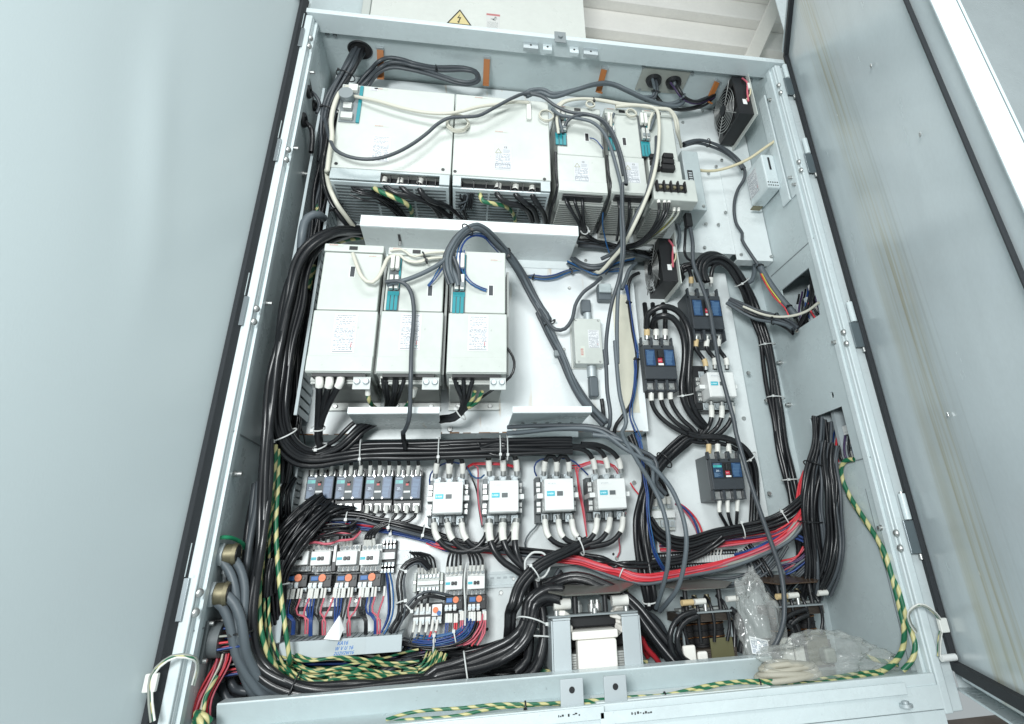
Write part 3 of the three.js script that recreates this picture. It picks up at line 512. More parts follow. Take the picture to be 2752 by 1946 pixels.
function largeBreaker(label, x0, y0, x1, y1, o = {}) {
  const w = x1 - x0, h = y1 - y0, d = 0.088, u = thing('circuit_breaker', label, 'breaker', [x0, y0, 0.0305], 'large breakers on the right plate');
  mesh('body', bx(0, 0, 0, w, h * 0.94, d - 0.02, 0.002), o.side ?? M.breaker, u);
  mesh('cover', bx(0.0005, h * 0.2, d - 0.0198, w - 0.0005, h * 0.84, d, 0.002), M.breaker, u);
  mesh('label_panel', bx(w * 0.05, h * 0.43, d + 0.0002, w * 0.97, h * 0.76, d + 0.0015), M.black, u);
  card('rating_print', w * 0.07, h * 0.445, w * 0.36, h * 0.745, d + 0.0018, o.big ? breakerL : breakerR, u);
  card('rating_print', w * 0.65, h * 0.445, w * 0.95, h * 0.745, d + 0.0018, breakerR, u);
  const tg = mesh('toggle', bx(w * 0.43, h * 0.58, d + 0.0017, w * 0.57, h * 0.72, d + 0.012, 0.001), M.black, u);
  card('off_mark', w * 0.44, h * 0.5, w * 0.57, h * 0.58, d + 0.002, offPrint, tg);
  mesh('circuit_tag', bx(w * 0.44, h * 0.45, d + 0.0017, w * 0.6, h * 0.485, d + 0.0024), M.paper, u);
  for (let i = 0; i < 4; i++) { mesh('barrier', bx(Math.max(0, w * 0.33 * i - 0.003), h * 0.845, d - 0.0198, Math.min(w, w * 0.33 * i + 0.004), h, d - 0.006), M.breaker, u); mesh('barrier', bx(Math.max(0, w * 0.33 * i - 0.003), 0, d - 0.0198, Math.min(w, w * 0.33 * i + 0.004), h * 0.195, d - 0.004), M.breaker, u); }
  for (let i = 0; i < 3; i++) { for (const ky of [0.1, 0.9]) mesh('terminal', [bx(w * (0.06 + i * 0.33), h * ky - 0.008, d - 0.034, w * (0.28 + i * 0.33), h * ky + 0.008, d - 0.0185), cyl(w * (0.17 + i * 0.33), h * ky, d - 0.0185, 0.0055, 0.004, 'z', 8)], M.steel, u); }
  for (const k of [0.3, 0.62]) screw(u, w * k, h * 0.81, d, 0.003, 'z', M.black);
  return u;
}
largeBreaker('large black breaker at the top of the right plate, red handle mark', .5892,1.6885,.6778,1.8385);
largeBreaker('large black breaker left of the black cable loop', .4434,1.555,.5286,1.6939);
largeBreaker('large black breaker with grey side and teal label, lowest on the right plate', .5801,1.2966,.6607,1.4061, { big: true, side: M.darkGray });

// ---------- contactors ----------
function contactor(label, x0, y0, x1, y1, o = {}, zf = 0.135) {                  // x0..y1: the white front
  const w = x1 - x0, h = y1 - y0, d = zf - 0.0305, u = thing('contactor', label, 'contactor', [x0, y0, 0.0305], o.group ?? 'large contactors in a row');
  mesh('base', [bx(-w * 0.17, -h * 0.3, 0, w * 1.17, h * 1.17, d * 0.32, 0.002), bx(-0.002, -h * 0.22, d * 0.32, w + 0.002, h * 1.13, d * 0.5)], o.baseMat ?? M.midGray, u);
  mesh('body', bx(0, 0, d * 0.5 + 0.0005, w, h, d, 0.003), M.white, u);
  mesh('front_step', bx(w * 0.03, h * 0.03, d + 0.0002, w * 0.97, h * 0.36, d + 0.0022, 0.001), M.white, u);
  const sw = w * 0.27, sh = h * 0.15;
  card('type_label', w * 0.08, h * 0.46, w * 0.08 + sw, h * 0.46 + sh, d + 0.0012, tealTag, u);
  mesh('indicator', [bx(w * 0.42, h * 0.46, d + 0.0003, w * 0.62, h * 0.6, d + 0.0016)], M.darkGray, u);
  card('maker_print', w * 0.12, h * 0.82, w * 0.5, h * 0.88, d + 0.0012, greyMaker, u);
  for (const s of [0, 1]) {                                             // auxiliary contact blocks
    const ax = s ? w + 0.0008 : -w * 0.205, a = mesh('auxiliary_block', [bx(ax, h * 0.42, 0.02, ax + w * 0.2, h * 0.58, d * 0.8, 0.001)], M.white, u);
    mesh('auxiliary_body', [bx(ax + 0.001, -h * 0.02, 0.012, ax + w * 0.16, h * 0.415, d * 0.55), bx(ax + 0.001, h * 0.585, 0.012, ax + w * 0.16, h * 0.98, d * 0.55)], M.darkGray, a);
    for (const ky of [0.08, 0.26, 0.7, 0.88]) mesh('auxiliary_screw', [bx(ax + w * 0.02, h * ky - 0.004, d * 0.55 + 0.0002, ax + w * 0.15, h * ky + 0.005, d * 0.6), cyl(ax + w * 0.085, h * ky, d * 0.6, 0.0036, 0.003, 'z', 8)], M.steel, a);
  }
  for (let i = 0; i < 3; i++) for (const ky of [-0.17, 1.1]) {
    const cx = w * (0.1 + i * 0.41), t = mesh('terminal', bx(cx - 0.008, h * ky - 0.009, d * 0.5 + 0.0004, cx + 0.008, h * ky + 0.009, d * 0.5 + 0.004, 0.001), M.zinc, u);
    mesh('terminal_screw', [cyl(cx, h * ky, d * 0.5 + 0.0042, 0.0068, 0.004, 'z', 10, 0.0058), cyl(cx, h * ky, d * 0.5 + 0.0083, 0.0034, 0.0012, 'z', 6)], M.zinc, t);
  }
  for (let i = 0; i < 2; i++) { mesh('barrier', bx(w * (0.27 + i * 0.41), h * 1.005, d * 0.5 + 0.0005, w * (0.35 + i * 0.41), h * 1.19, d * 0.62), M.darkGray, u); mesh('barrier', bx(w * (0.27 + i * 0.41), -h * 0.24, d * 0.5 + 0.0005, w * (0.33 + i * 0.41), -h * 0.005, d * 0.62), M.darkGray, u); }
  return u;
}
contactor('white contactor with faded label, first from the left in the large row', -.0558,1.286,.0073,1.3499);
contactor('white contactor second from the left in the large row', .0622,1.2843,.126,1.3504);
contactor('white contactor third from the left, blue label and dark indicator', .1816,1.2838,.2473,1.3511, { baseMat: M.darkGray });
contactor('white contactor at the right end of the large row, grey side block', .3002,1.284,.3657,1.3482, { baseMat: M.darkGray });
contactor('white contactor on a black relay base on the right plate', .5995,1.5322,.6711,1.5969, { baseMat: M.black, group: 'contactors on the right plate' });
{ const [x0, y0] = [.5771,1.5133,.05], u = thing('black_relay', 'black relay block left of the right plate contactor', 'relay', [x0, y0, 0.0305]); mesh('body', bx(0, 0, 0, 0.045, 0.115, 0.055, 0.003), M.black, u); for (let i = 0; i < 3; i++) screw(u, 0.034, 0.02 + i * 0.02, 0.0555, 0.005); }

// small contactors with thermal relays below
function miniContactor(label, x0, y0, x1, y1, o = {}) {
  const w = x1 - x0, h = y1 - y0, d = 0.075, u = thing('small_contactor', label, 'contactor', [x0, y0, 0.0305], 'small contactors');
  mesh('body', [bx(0, h * 0.0, 0, w, h, d * 0.6, 0.0015)], M.white, u);
  mesh('front', bx(0.001, h * 0.24, d * 0.6 + 0.0002, w - 0.001, h * 0.76, d, 0.002), M.white, u);
  card('type_label', w * 0.06, h * 0.44, w * 0.3, h * 0.54, d + 0.001, pmTeal, u);
  mesh('indicator', [bx(w * 0.36, h * 0.42, d + 0.0003, w * 0.5, h * 0.56, d + 0.0035, 0.001), bx(w * 0.53, h * 0.42, d + 0.0003, w * 0.67, h * 0.56, d + 0.0035, 0.001), bx(w * 0.48, h * 0.465, d + 0.0003, w * 0.56, h * 0.515, d + 0.002)], M.black, u);
  for (let i = 0; i < 4; i++) for (const ky of [0.11, 0.89]) { const cx = w * (0.14 + i * 0.24), t = mesh('terminal', [bx(cx - w * 0.085, h * ky - h * 0.07, d * 0.6 + 0.0003, cx + w * 0.085, h * ky + h * 0.07, d * 0.6 + 0.006)], M.white, u); mesh('terminal_screw', [cyl(cx, h * ky, d * 0.6 + 0.0062, 0.0036, 0.0015, 'z', 8)], M.midGray, t); }
  return u;
}
const pmTeal = pm(0.05, 0.42, 0.5, 0.5);
miniContactor('small contactor at the left end, half hidden by black wires', -.3287,1.1898,-.2935,1.2397);
miniContactor('small contactor left of the black interlock strip', -.2911,1.1878,-.2516,1.238);
miniContactor('small contactor right of the black interlock strip', -.2421,1.186,-.2002,1.236);
miniContactor('small contactor beside the relay socket', -.1968,1.1839,-.1563,1.2353);
miniContactor('small contactor right of the twelve-way terminal block', -.0244,1.131,.0126,1.1794);
miniContactor('small contactor nearest the empty mounting rail', .0204,1.1301,.0584,1.1781);
{ const [x0, y0, x1, y1] = [-.2511,1.1873,-.242,1.237], u = thing('interlock', 'black mechanical interlock with a white window between two small contactors', 'interlock', [x0, y0, 0.0305]); mesh('body', bx(0.0005, 0, 0, x1 - x0 - 0.0005, y1 - y0, 0.064, 0.001), M.black, u); mesh('window', bx(0.002, 0.018, 0.0642, x1 - x0 - 0.002, 0.05, 0.066), M.paper, u); }
function thermal(label, x0, y0, x1, y1) {
  const w = x1 - x0, h = y1 - y0, d = 0.062, u = thing('thermal_relay', label, 'relay', [x0, y0, 0.0305], 'thermal overload relays');
  mesh('body', bx(0, h * 0.28, 0, w, h, d, 0.002), M.black, u);
  mesh('foot', bx(0.002, 0, 0, w * 0.97, h * 0.275, d * 0.7, 0.001), M.black, u);
  mesh('setting_plate', bx(w * 0.1, h * 0.68, d + 0.0002, w * 0.42, h * 0.92, d + 0.003, 0.001), M.blue, u);
  mesh('dial', [cyl(w * 0.6, h * 0.82, d + 0.0002, w * 0.155, 0.006, 'z', 18), bx(w * 0.48, h * 0.81, d + 0.0063, w * 0.72, h * 0.835, d + 0.0072)], M.dial, u);
  mesh('reset_button', [cyl(w * 0.84, h * 0.78, d + 0.0002, w * 0.05, 0.005, 'z', 10)], M.darkGray, u);
  for (const [k, ky] of [[0.12, 0.42], [0.32, 0.42], [0.56, 0.42], [0.88, 0.2]]) { const t = mesh('terminal', bx(w * k - w * 0.085, h * ky - h * 0.16, d * (ky < 0.3 ? 0.71 : 1.002), w * k + w * 0.085, h * ky + h * 0.16, d * (ky < 0.3 ? 0.82 : 1.1), 0.001), M.white, u); mesh('terminal_screw', [cyl(w * k, h * ky, d * (ky < 0.3 ? 0.822 : 1.102), 0.0038, 0.002, 'z', 8)], M.zinc, t); }
  return u;
}
thermal('overload relay with orange dial at the left end of its row', -.3358,1.152,-.2933,1.1853);
thermal('overload relay with orange dial second in its row', -.2912,1.1496,-.2473,1.1831);
thermal('overload relay with orange dial third in its row', -.2407,1.147,-.1977,1.1811);
thermal('overload relay with orange dial at the right end of its row', -.1969,1.1457,-.1515,1.1803);
thermal('overload relay with orange dial under the contactor beside the terminal block', -.0234,1.0959,.0143,1.1306);
thermal('overload relay with orange dial nearest the bare lower plate', .023,1.0932,.0617,1.1303);
{ const [x0, y0, x1, y1] = [-.085,1.0798,-.027,1.1288], w = x1 - x0, h = y1 - y0, u = thing('phase_relay', 'wide white and black relay with a red and a blue dial', 'relay', [x0, y0, 0.0305]);
  mesh('body', bx(0, h * 0.05, 0, w, h * 0.78, 0.05, 0.002), M.black, u);
  for (let i = 0; i < 3; i++) for (const ky of [0.2, 0.56]) { const t = mesh('terminal', bx(w * (0.02 + i * 0.205), h * (ky - 0.14), 0.0503, w * (0.2 + i * 0.205), h * (ky + 0.14), 0.058, 0.001), M.white, u); mesh('terminal_screw', [cyl(w * (0.11 + i * 0.205), h * ky, 0.0583, 0.005, 0.002, 'z', 10)], M.zinc, t); }
  const f = mesh('setting_panel', bx(w * 0.65, h * 0.36, 0.0503, w * 0.99, h * 0.78, 0.062, 0.001), M.paper, u);
  mesh('dial', [cyl(w * 0.77, h * 0.58, 0.0622, 0.0055, 0.003, 'z', 14)], M.dial, f); mesh('button', [cyl(w * 0.89, h * 0.46, 0.0622, 0.0042, 0.003, 'z', 12)], M.blue, f);
  for (const k of [0.66, 0.84]) { const t = mesh('terminal', bx(w * k, h * 0.08, 0.0503, w * (k + 0.14), h * 0.32, 0.056), M.white, u); mesh('terminal_screw', [cyl(w * (k + 0.07), h * 0.2, 0.0562, 0.004, 0.002, 'z', 8)], M.zinc, t); } }

// ---------- terminal blocks, rails, sockets ----------
function screwBlock(name, label, x0, y0, x1, y1, n, rows, o = {}) {
  const w = x1 - x0, h = y1 - y0, d = o.d ?? 0.03, u = thing(name, label, 'terminal block', [x0, y0, 0.0305]);
  mesh('body', bx(0, 0, 0, w, h, d * 0.6, 0.001), o.body ?? M.cream, u);
  if (o.bar) mesh('marker_strip', bx(w * 0.02, h * (o.bar - 0.11), d * 0.6 + 0.0002, w * 0.98, h * (o.bar + 0.11), d, 0.001), M.white, u);
  for (let i = 0; i < n; i++) for (const ky of rows) { const cx = (w * (i + 0.5)) / n, t = mesh('terminal', bx(cx - (w / n) * 0.34, h * ky - h * 0.1, d * 0.6 + 0.0002, cx + (w / n) * 0.34, h * ky + h * 0.1, d * 0.85), o.term ?? M.zinc, u); mesh('terminal_screw', [cyl(cx, h * ky, d * 0.85 + 0.0002, Math.min(0.0055, (w / n) * 0.27), 0.002, 'z', 8)], o.scr ?? M.steel, t); }
  return u;
}
screwBlock('terminal_block', 'twelve-way cream terminal block below the curved black wires', -.0825,1.1371,-.0357,1.1762, 6, [0.2, 0.82], { bar: 0.5 });
for (const [l, q] of [['left', [-.0901,1.1397,-.084,1.1775]], ['right', [-.0346,1.1368,-.0289,1.1749]]]) { const u = thing('end_stop', 'cream end stop on the ' + l + ' side of the twelve-way terminal block', 'end stop', [q[0], q[1], 0.0305]); mesh('body', bx(0, 0, 0, q[2] - q[0], q[3] - q[1], 0.022, 0.001), M.cream, u); screw(u, (q[2] - q[0]) / 2, (q[3] - q[1]) / 2, 0.0222, 0.004); }
screwBlock('terminal_block', 'four-way metal terminal block on the right plate below crossing cables', .4424,1.238,.5006,1.3121, 3, [0.2, 0.75], { bar: 0.47, d: 0.035 });
screwBlock('relay_socket', 'clear relay in a black screw socket right of the small contactors', -.1592,1.1796,-.1298,1.2414, 4, [0.1, 0.22, 0.84, 0.94], { body: M.black, bar: 0.52, d: 0.04 });
{ const q = [.427,1.1561,.6454,1.1921], w = q[2] - q[0], h = q[3] - q[1], u = thing('terminal_strip', 'long black and white terminal strip under the red wires', 'terminal strip', [q[0], q[1], 0.0305]);
  mesh('rail', bx(-0.01, h * 0.3, 0, w + 0.02, h * 0.62, 0.004), M.zinc, u);
  const n = 34; for (let i = 0; i < n; i++) { const s = mesh('terminal', bx((w * i) / n + 0.0003, 0, 0.0042, (w * (i + 1)) / n - 0.0003, h, 0.026), M.black, u); mesh('marker', bx((w * i) / n + 0.0006, h * 0.32, 0.0262, (w * (i + 1)) / n - 0.0004, h * 0.7, 0.036), M.white, s); mesh('terminal_screw', [cyl((w * (i + 0.5)) / n, h * 0.82, 0.0262, 0.0022, 0.001, 'z', 6), cyl((w * (i + 0.5)) / n, h * 0.17, 0.0262, 0.0022, 0.001, 'z', 6)], M.zinc, s); } }
{ const q = [.062,1.139,.1304,1.1704], u = thing('mounting_rail', 'empty bright steel mounting rail right of the small contactors', 'rail', [q[0], q[1], 0.0305]); mesh('rail', [bx(0, 0, 0, q[2] - q[0], 0.005, 0.006), bx(0, 0.0052, 0, q[2] - q[0], q[3] - q[1] - 0.0052, 0.003), bx(0, q[3] - q[1] - 0.005, 0, q[2] - q[0], q[3] - q[1], 0.006)], M.frame, u); screw(u, q[2] - q[0] - 0.008, (q[3] - q[1]) / 2, 0.0032, 0.004); for (let i = 0; i < 5; i++) mesh('slot', bx(0.01 + i * 0.014, 0.017, 0.0031, 0.018 + i * 0.014, 0.021, 0.0036), M.duct, u); }
{ const q = [-.1332,1.1939,-.1006,1.2217], u = thing('mounting_rail', 'short painted rail end with a screw right of the relay socket', 'rail', [q[0], q[1], 0.0305]); mesh('rail', bx(0, 0, 0, q[2] - q[0], q[3] - q[1], 0.005, 0.001), M.plate, u); screw(u, q[2] - q[0] - 0.008, (q[3] - q[1]) / 2, 0.0052, 0.004); }
for (const [i, q] of [[-.3104,1.1171,-.2852,1.1538], [-.266,1.1143,-.2357,1.1445], [-.2174,1.1118,-.1905,1.142]].entries()) { const u = thing('fuse_base', ['left', 'middle', 'right'][i] + ' white fuse base with black foot behind the coloured wires', 'fuse base', [q[0], q[1], 0.0305]); mesh('body', bx(0, 0.008, 0, q[2] - q[0], q[3] - q[1], 0.03, 0.002), M.paper, u); mesh('foot', bx(0, -0.012, 0, q[2] - q[0], 0.0075, 0.028, 0.001), M.black, u); mesh('tag', bx(0.002, -0.008, 0.0283, (q[2] - q[0]) * 0.7, 0.001, 0.029), M.paper, u); screw(u, (q[2] - q[0]) * 0.6, 0.02, 0.0303, 0.005); }

// ---------- wiring ducts ----------
function slotWall(u, x, y0, y1, z0, z1, pitch, t = 0.002, mat = M.duct) {  // a duct side made of fingers under a solid edge
  mesh('edge', bx(x - t / 2 - 0.002, y0, z1 - 0.006, x + t / 2 + 0.002, y1, z1), mat, u);
  const n = Math.floor((y1 - y0) / pitch);
  for (let i = 0; i < n; i++) mesh('finger', bx(x - t / 2, y0 + i * pitch + pitch * 0.28, z0, x + t / 2, y0 + (i + 1) * pitch, z1 - 0.0065), mat, u);
}
{ const u = thing('wiring_duct', 'tall slotted grey wiring duct down the left side, full of black cables', 'wiring duct', [0, 1.48, 0]); slotWall(u, -0.392, 0, 0.87, 0.095, 0.2, 0.0125); slotWall(u, -0.336, 0, 0.52, 0.095, 0.2, 0.02); mesh('base', bx(-0.39, 0, 0.0915, -0.338, 0.87, 0.0935), M.duct, u); }
{ const u = thing('wiring_duct', 'short slotted grey wiring duct left of the breaker row', 'wiring duct', [0, 1.2, 0]); slotWall(u, -0.392, 0, 0.22, 0.034, 0.09, 0.016); slotWall(u, -0.346, 0.02, 0.2, 0.034, 0.09, 0.014); }
{ // horizontal duct with handwriting on its cover
  const q = [-.3154,1.047,-.098,1.0784], w = q[2] - q[0], h = 0.028, u = thing('wiring_duct', 'grey wiring duct with blue handwriting at the lower left', 'wiring duct', [q[0], q[1], 0.0]);
  mesh('cover', bx(0, 0, 0.146, w, h, 0.15, 0.001), M.duct, u);
  mesh('base', bx(0, 0.001, 0.034, w, 0.003, 0.1455), M.duct, u);
  for (let i = 0; i < 19; i++) mesh('finger', bx(0.002 + (i * w) / 19, h - 0.0022, 0.05, 0.002 + ((i + 0.66) * w) / 19, h - 0.0002, 0.1455), M.duct, u);
  card('handwriting', w * 0.44, 0.0015, w * 0.7, h - 0.003, 0.1504, pm(1, 1, 1, 0.5, { map: canvas(320, 128, (c, W, H) => { c.fillStyle = '#acb6b9'; c.fillRect(0, 0, W, H); c.fillStyle = '#1b62b0'; c.font = 'italic bold 46px sans-serif'; c.fillText('KA16', 30, 40); c.font = 'italic bold 44px sans-serif'; c.fillText('W V U 16', 14, 84); c.font = 'italic bold 40px sans-serif'; c.fillText('2U2V2W16', 6, 124); }) }), u); }
{ const a = V3([-.3227,1.0745,.16]), b = V3([-.3403,1.1596,.1]), d = b.clone().sub(a); const g = bx(-0.011, 0, -0.002, 0.011, d.length(), 0.002, 0.001); g.applyQuaternion(new THREE.Quaternion().setFromUnitVectors(new THREE.Vector3(0, 1, 0), d.clone().normalize())); solo('duct_cover', 'loose grey duct cover leaning beside the green and yellow cables', 'duct cover', g.translate(a.x, a.y, a.z), M.duct); }
{ const q = [-.2219,1.0885,.155], g = new THREE.BufferGeometry(), P = [[-.2141,1.1137,.16],[-.2352,1.078,.17],[-.2085,1.0739,.165],[-.2042,1.0915,.155],[-.2107,1.1077,.15]]; g.setAttribute('position', new THREE.Float32BufferAttribute([0, 1, 2, 0, 2, 3, 0, 3, 4].flatMap((i) => P[i]), 3)); g.computeVertexNormals(); g.setAttribute('uv', new THREE.Float32BufferAttribute(new Array(18).fill(0), 2)); solo('paper_tag', 'crumpled white paper tag tied to the wires above the duct', 'tag', g, pm(0.82, 0.83, 0.83, 0.7, { side: THREE.DoubleSide })); }

// ---------- fans ----------
function fan(label, x, y, z, size, deep) {                             // axis along x, guard on the left face
  const u = thing('cooling_fan', label, 'fan', [x, y, z]), s = size / 2;
  mesh('back_plate', bx(0, -s - 0.012, -s - 0.014, 0.003, s + 0.012, s + 0.014), M.cream, u);
  mesh('housing', [bx(-deep, s - 0.006, -s, -0.0005, s, s), bx(-deep, -s, -s, -0.0005, -s + 0.006, s), bx(-deep, -s + 0.0065, s - 0.006, -0.0005, s - 0.0065, s), bx(-deep, -s + 0.0065, -s, -0.0005, s - 0.0065, -s + 0.006), ...[[1, 1], [1, -1], [-1, 1], [-1, -1]].map(([a, b]) => bx(-deep, a > 0 ? s - 0.03 : -s + 0.0065, b > 0 ? s - 0.03 : -s + 0.0065, -deep + 0.006, a > 0 ? s - 0.0065 : -s + 0.03, b > 0 ? s - 0.0065 : -s + 0.03))], M.black, u);
  mesh('hub', [cyl(-deep + 0.012, 0, 0, size * 0.19, deep - 0.02, 'x', 20)], M.black, u);
  for (let i = 0; i < 5; i++) { const g = bx(-deep + 0.016, size * 0.17, -0.016, -deep + 0.019, size * 0.46, 0.022); g.rotateX((i * 2 * Math.PI) / 5 + 0.3); mesh('blade', g, M.blackMatte, u); }
  const rings = []; for (let i = 0; i < 6; i++) rings.push(strip(new THREE.TorusGeometry(size * (0.16 + i * 0.062), 0.0009, 5, 44)).rotateY(Math.PI / 2).translate(-deep - 0.009 + i * 0.0004, 0, 0));
  const gd = mesh('guard', rings, M.steel, u);
  mesh('guard_spoke', [0, 1, 2, 3].map((i) => cyl(-deep - 0.007, size * 0.1, 0, 0.0014, size * 0.52, 'y', 5).rotateX(Math.PI / 4 + (i * Math.PI) / 2)), M.steel, gd);
  mesh('guard_disc', [cyl(-deep - 0.012, 0, 0, size * 0.12, 0.003, 'x', 16)], M.black, gd);
  mesh('rating_label', bx(-deep * 0.62, -s * 0.5, s + 0.0004, -deep * 0.34, -s * 0.24, s + 0.0012), M.paper, u);
  mesh('lead', tube(new Path([[-deep * 0.3, s * 0.9, s + 0.002], [-deep * 0.15, s * 0.55, s + 0.011], [-deep * 0.25, s * 0.1, s + 0.008], [-deep * 0.3, -s * 0.4, s + 0.006]]), 0.003), M.wirePink, u);
  mesh('lead', tube(new Path([[-deep * 0.25, s * 0.8, s + 0.004], [-deep * 0.05, s * 0.4, s + 0.012], [-deep * 0.1, -s * 0.05, s + 0.009], [-deep * 0.4, -s * 0.3, s + 0.004]]), 0.0022), M.wireCream, u);
  mesh('plug', bx(-deep * 0.2, s * 0.2, s + 0.006, -deep * 0.02, s * 0.5, s + 0.016, 0.002), M.sleeve, u);
  return u;
}
fan('large black cooling fan with wire guard in the top right corner', 0.822, 2.425, 0.172, 0.145, 0.046);
fan('black cooling fan in the middle of the cabinet above the large breakers', 0.553, 1.905, 0.083, 0.13, 0.042);

// ---------- power supplies and filter ----------
{ const q = [.5709,2.0109,.62,2.2067], u = thing('power_supply', 'slim grey power supply at the right end of the upper drives', 'power supply', [q[0] + 0.02, q[1] + 0.02, 0.0905]);
  mesh('case', uvm(bx(0, 0, 0, 0.05, 0.2, 0.115, 0.003)), M.gray, u); mesh('nameplate', bx(0.008, 0.062, 0.1152, 0.024, 0.13, 0.117, 0.001), M.black, u); for (let i = 0; i < 7; i++) mesh('letter', bx(0.011, 0.07 + i * 0.008, 0.1172, 0.021, 0.0745 + i * 0.008, 0.1175), M.zinc, u); screw(u, 0.04, 0.012, 0.1152, 0.005); }
{ const u = thing('power_supply', 'pale box with slotted side and printed label on the right wall', 'power supply', [0.874, 2.115, 0.165]);
  mesh('case', uvm(bx(-0.042, 0, -0.052, 0, 0.118, 0.05, 0.006)), M.frame, u);
  const lab = mesh('rating_label', new THREE.PlaneGeometry(0.055, 0.08).rotateY(-Math.PI / 2).translate(-0.0424, 0.06, -0.018), rating2, u); lab.name = 'rating_label';
  mesh('slot', bx(-0.024, 0.062, 0.0502, -0.018, 0.105, 0.0512), M.black, u);
  for (let i = 0; i < 10; i++) mesh('vent_hole', [cyl(-0.038 + (i % 5) * 0.007, 0.008 + Math.floor(i / 5) * 0.01, 0.0502, 0.0022, 0.0006, 'z', 6)], M.black, u);
  mesh('foot', bx(-0.05, -0.014, -0.05, -0.02, -0.011, -0.03), M.brass, u); }
{ const q = [.2666,1.6157,.3364,1.7344], w = q[2] - q[0], h = q[3] - q[1], u = thing('noise_filter', 'cream metal filter box with connectors at both ends', 'filter', [q[0], q[1], 0.0905]);
  mesh('case', uvm(bx(0, 0, 0, w, h, 0.042, 0.002)), M.cream, u); mesh('flange', bx(-0.003, -0.002, 0.0005, w + 0.003, h + 0.002, 0.004), M.alu, u);
  card('label', w * 0.5, h * 0.34, w * 0.9, h * 0.74, 0.0426, rating2, u); card('red_label', w * 0.2, h * 0.13, w * 0.36, h * 0.38, 0.0426, redPrint, u);
  for (const [a, b] of [[0.08, 0.96], [0.9, 0.96], [0.12, 0.05], [0.88, 0.05]]) screw(u, w * a, h * b, 0.0422, 0.003);
  mesh('connector', [cyl(w * 0.6, h, 0.02, 0.011, 0.022, 'y', 12)], M.zinc, u); mesh('plug', [bx(w * 0.36, h + 0.022, 0.008, w * 0.72, h + 0.058, 0.032, 0.004)], M.wireLight, u);
  mesh('connector', [cyl(w * 0.62, -0.028, 0.02, 0.012, 0.027, 'y', 12)], M.zinc, u); mesh('plug', [bx(w * 0.48, -0.078, 0.008, w * 0.8, -0.0285, 0.032, 0.004)], M.wireLight, u); }
{ const q = [.3386,1.7938,.3754,1.8397], u = thing('plug_connector', 'grey rectangular plug hanging left of the middle fan', 'plug', [q[0], q[1], 0.095]); mesh('hood', bx(0, 0, 0, q[2] - q[0], q[3] - q[1], 0.024, 0.004), M.wireLight, u); mesh('cap', bx(0.002, 0.018, 0.0242, q[2] - q[0] - 0.002, q[3] - q[1] - 0.002, 0.032, 0.003), M.gray, u); }

// ---------- transformers on the floor ----------
function plateTop(w, d, t = 0.003) { const s = new THREE.Shape([[-w / 2, 0], [-w * 0.28, d / 2], [w * 0.28, d / 2], [w / 2, 0], [w * 0.28, -d / 2], [-w * 0.28, -d / 2]].map((q) => new THREE.Vector2(...q))); const g = new THREE.ExtrudeGeometry(s, { depth: t, bevelEnabled: false }).toNonIndexed().rotateX(-Math.PI / 2); return g; }
{ const u = thing('transformer', 'large transformer with white coil and zinc clamps behind the bottom rail', 'transformer', [0.268, YB, 0.1]);
  mesh('core', [...Array.from({ length: 14 }, (_, i) => bx(-0.075, i * 0.0042, -0.04, 0.085, i * 0.0042 + 0.0034, 0.062))], M.alu, u);
  mesh('coil', uvm(bx(-0.037, 0.002, 0.0625, 0.041, 0.082, 0.085, 0.004)), M.coil, u);
  mesh('coil_collar', uvm(bx(-0.046, 0.0825, 0.02, 0.046, 0.097, 0.08, 0.003)), M.coil, u);
  mesh('winding', [bx(-0.07, 0.06, -0.03, 0.08, 0.09, 0.0195, 0.006)], M.blackMatte, u);
  for (const x of [-0.084, 0.052]) mesh('clamp', uvm(join([bx(x, 0.034, 0.087, x + 0.034, 0.118, 0.09, 0.0012), bx(x, 0.1185, 0.04, x + 0.034, 0.1215, 0.09), bx(x < 0 ? x - 0.003 : x + 0.0345, 0.034, -0.03, x < 0 ? x - 0.0005 : x + 0.037, 0.118, 0.088)])), M.zinc, u);
  mesh('bridge', bx(-0.09, 0.122, 0.048, 0.09, 0.125, 0.075), M.midGray, u);
  for (const x of [-0.072, 0.07, 0.005]) mesh('bolt', [cyl(x, 0.1252, 0.062, 0.006, 0.008, 'y', 8)], M.steel, u);
  for (const x of [-0.032, 0.03]) mesh('standoff', [cyl(x, 0.1252, 0.05, 0.0055, 0.036, 'y', 10)], M.black, u);
  mesh('terminal_carrier', bx(-0.048, 0.099, -0.02, 0.052, 0.121, 0.045, 0.004), M.black, u);
  for (const x of [-0.022, 0.006, 0.018]) mesh('terminal', [cyl(x, 0.1252, 0.03, 0.0085, 0.014, 'y', 12), cyl(x, 0.1392, 0.03, 0.0055, 0.007, 'y', 6)], M.steel, u);
  mesh('cover_plate', plateTop(0.2, 0.1).rotateX(0.2).translate(0, 0.168, 0.03), M.smoke, u);
  for (const [x, s] of [[-0.058, -1], [0.062, 1]]) mesh('sleeve', [cyl(x - 0.017, 0.143, 0.045, 0.0105, 0.034, 'x', 10)], M.sleeve, u);
  const ins = []; for (let i = 0; i < 9; i++) ins.push(bx(-0.012, -0.006, -0.012, 0.012, 0.006, 0.012, 0.003).rotateZ(0.6 - i * 0.15).rotateY(i).translate((i % 2 ? -1 : 1) * (0.052 + (i % 3) * 0.006), 0.085 + i * 0.0055, 0.03 + (i % 4) * 0.008));
  mesh('insulation_wrap', ins, M.coil, u); }
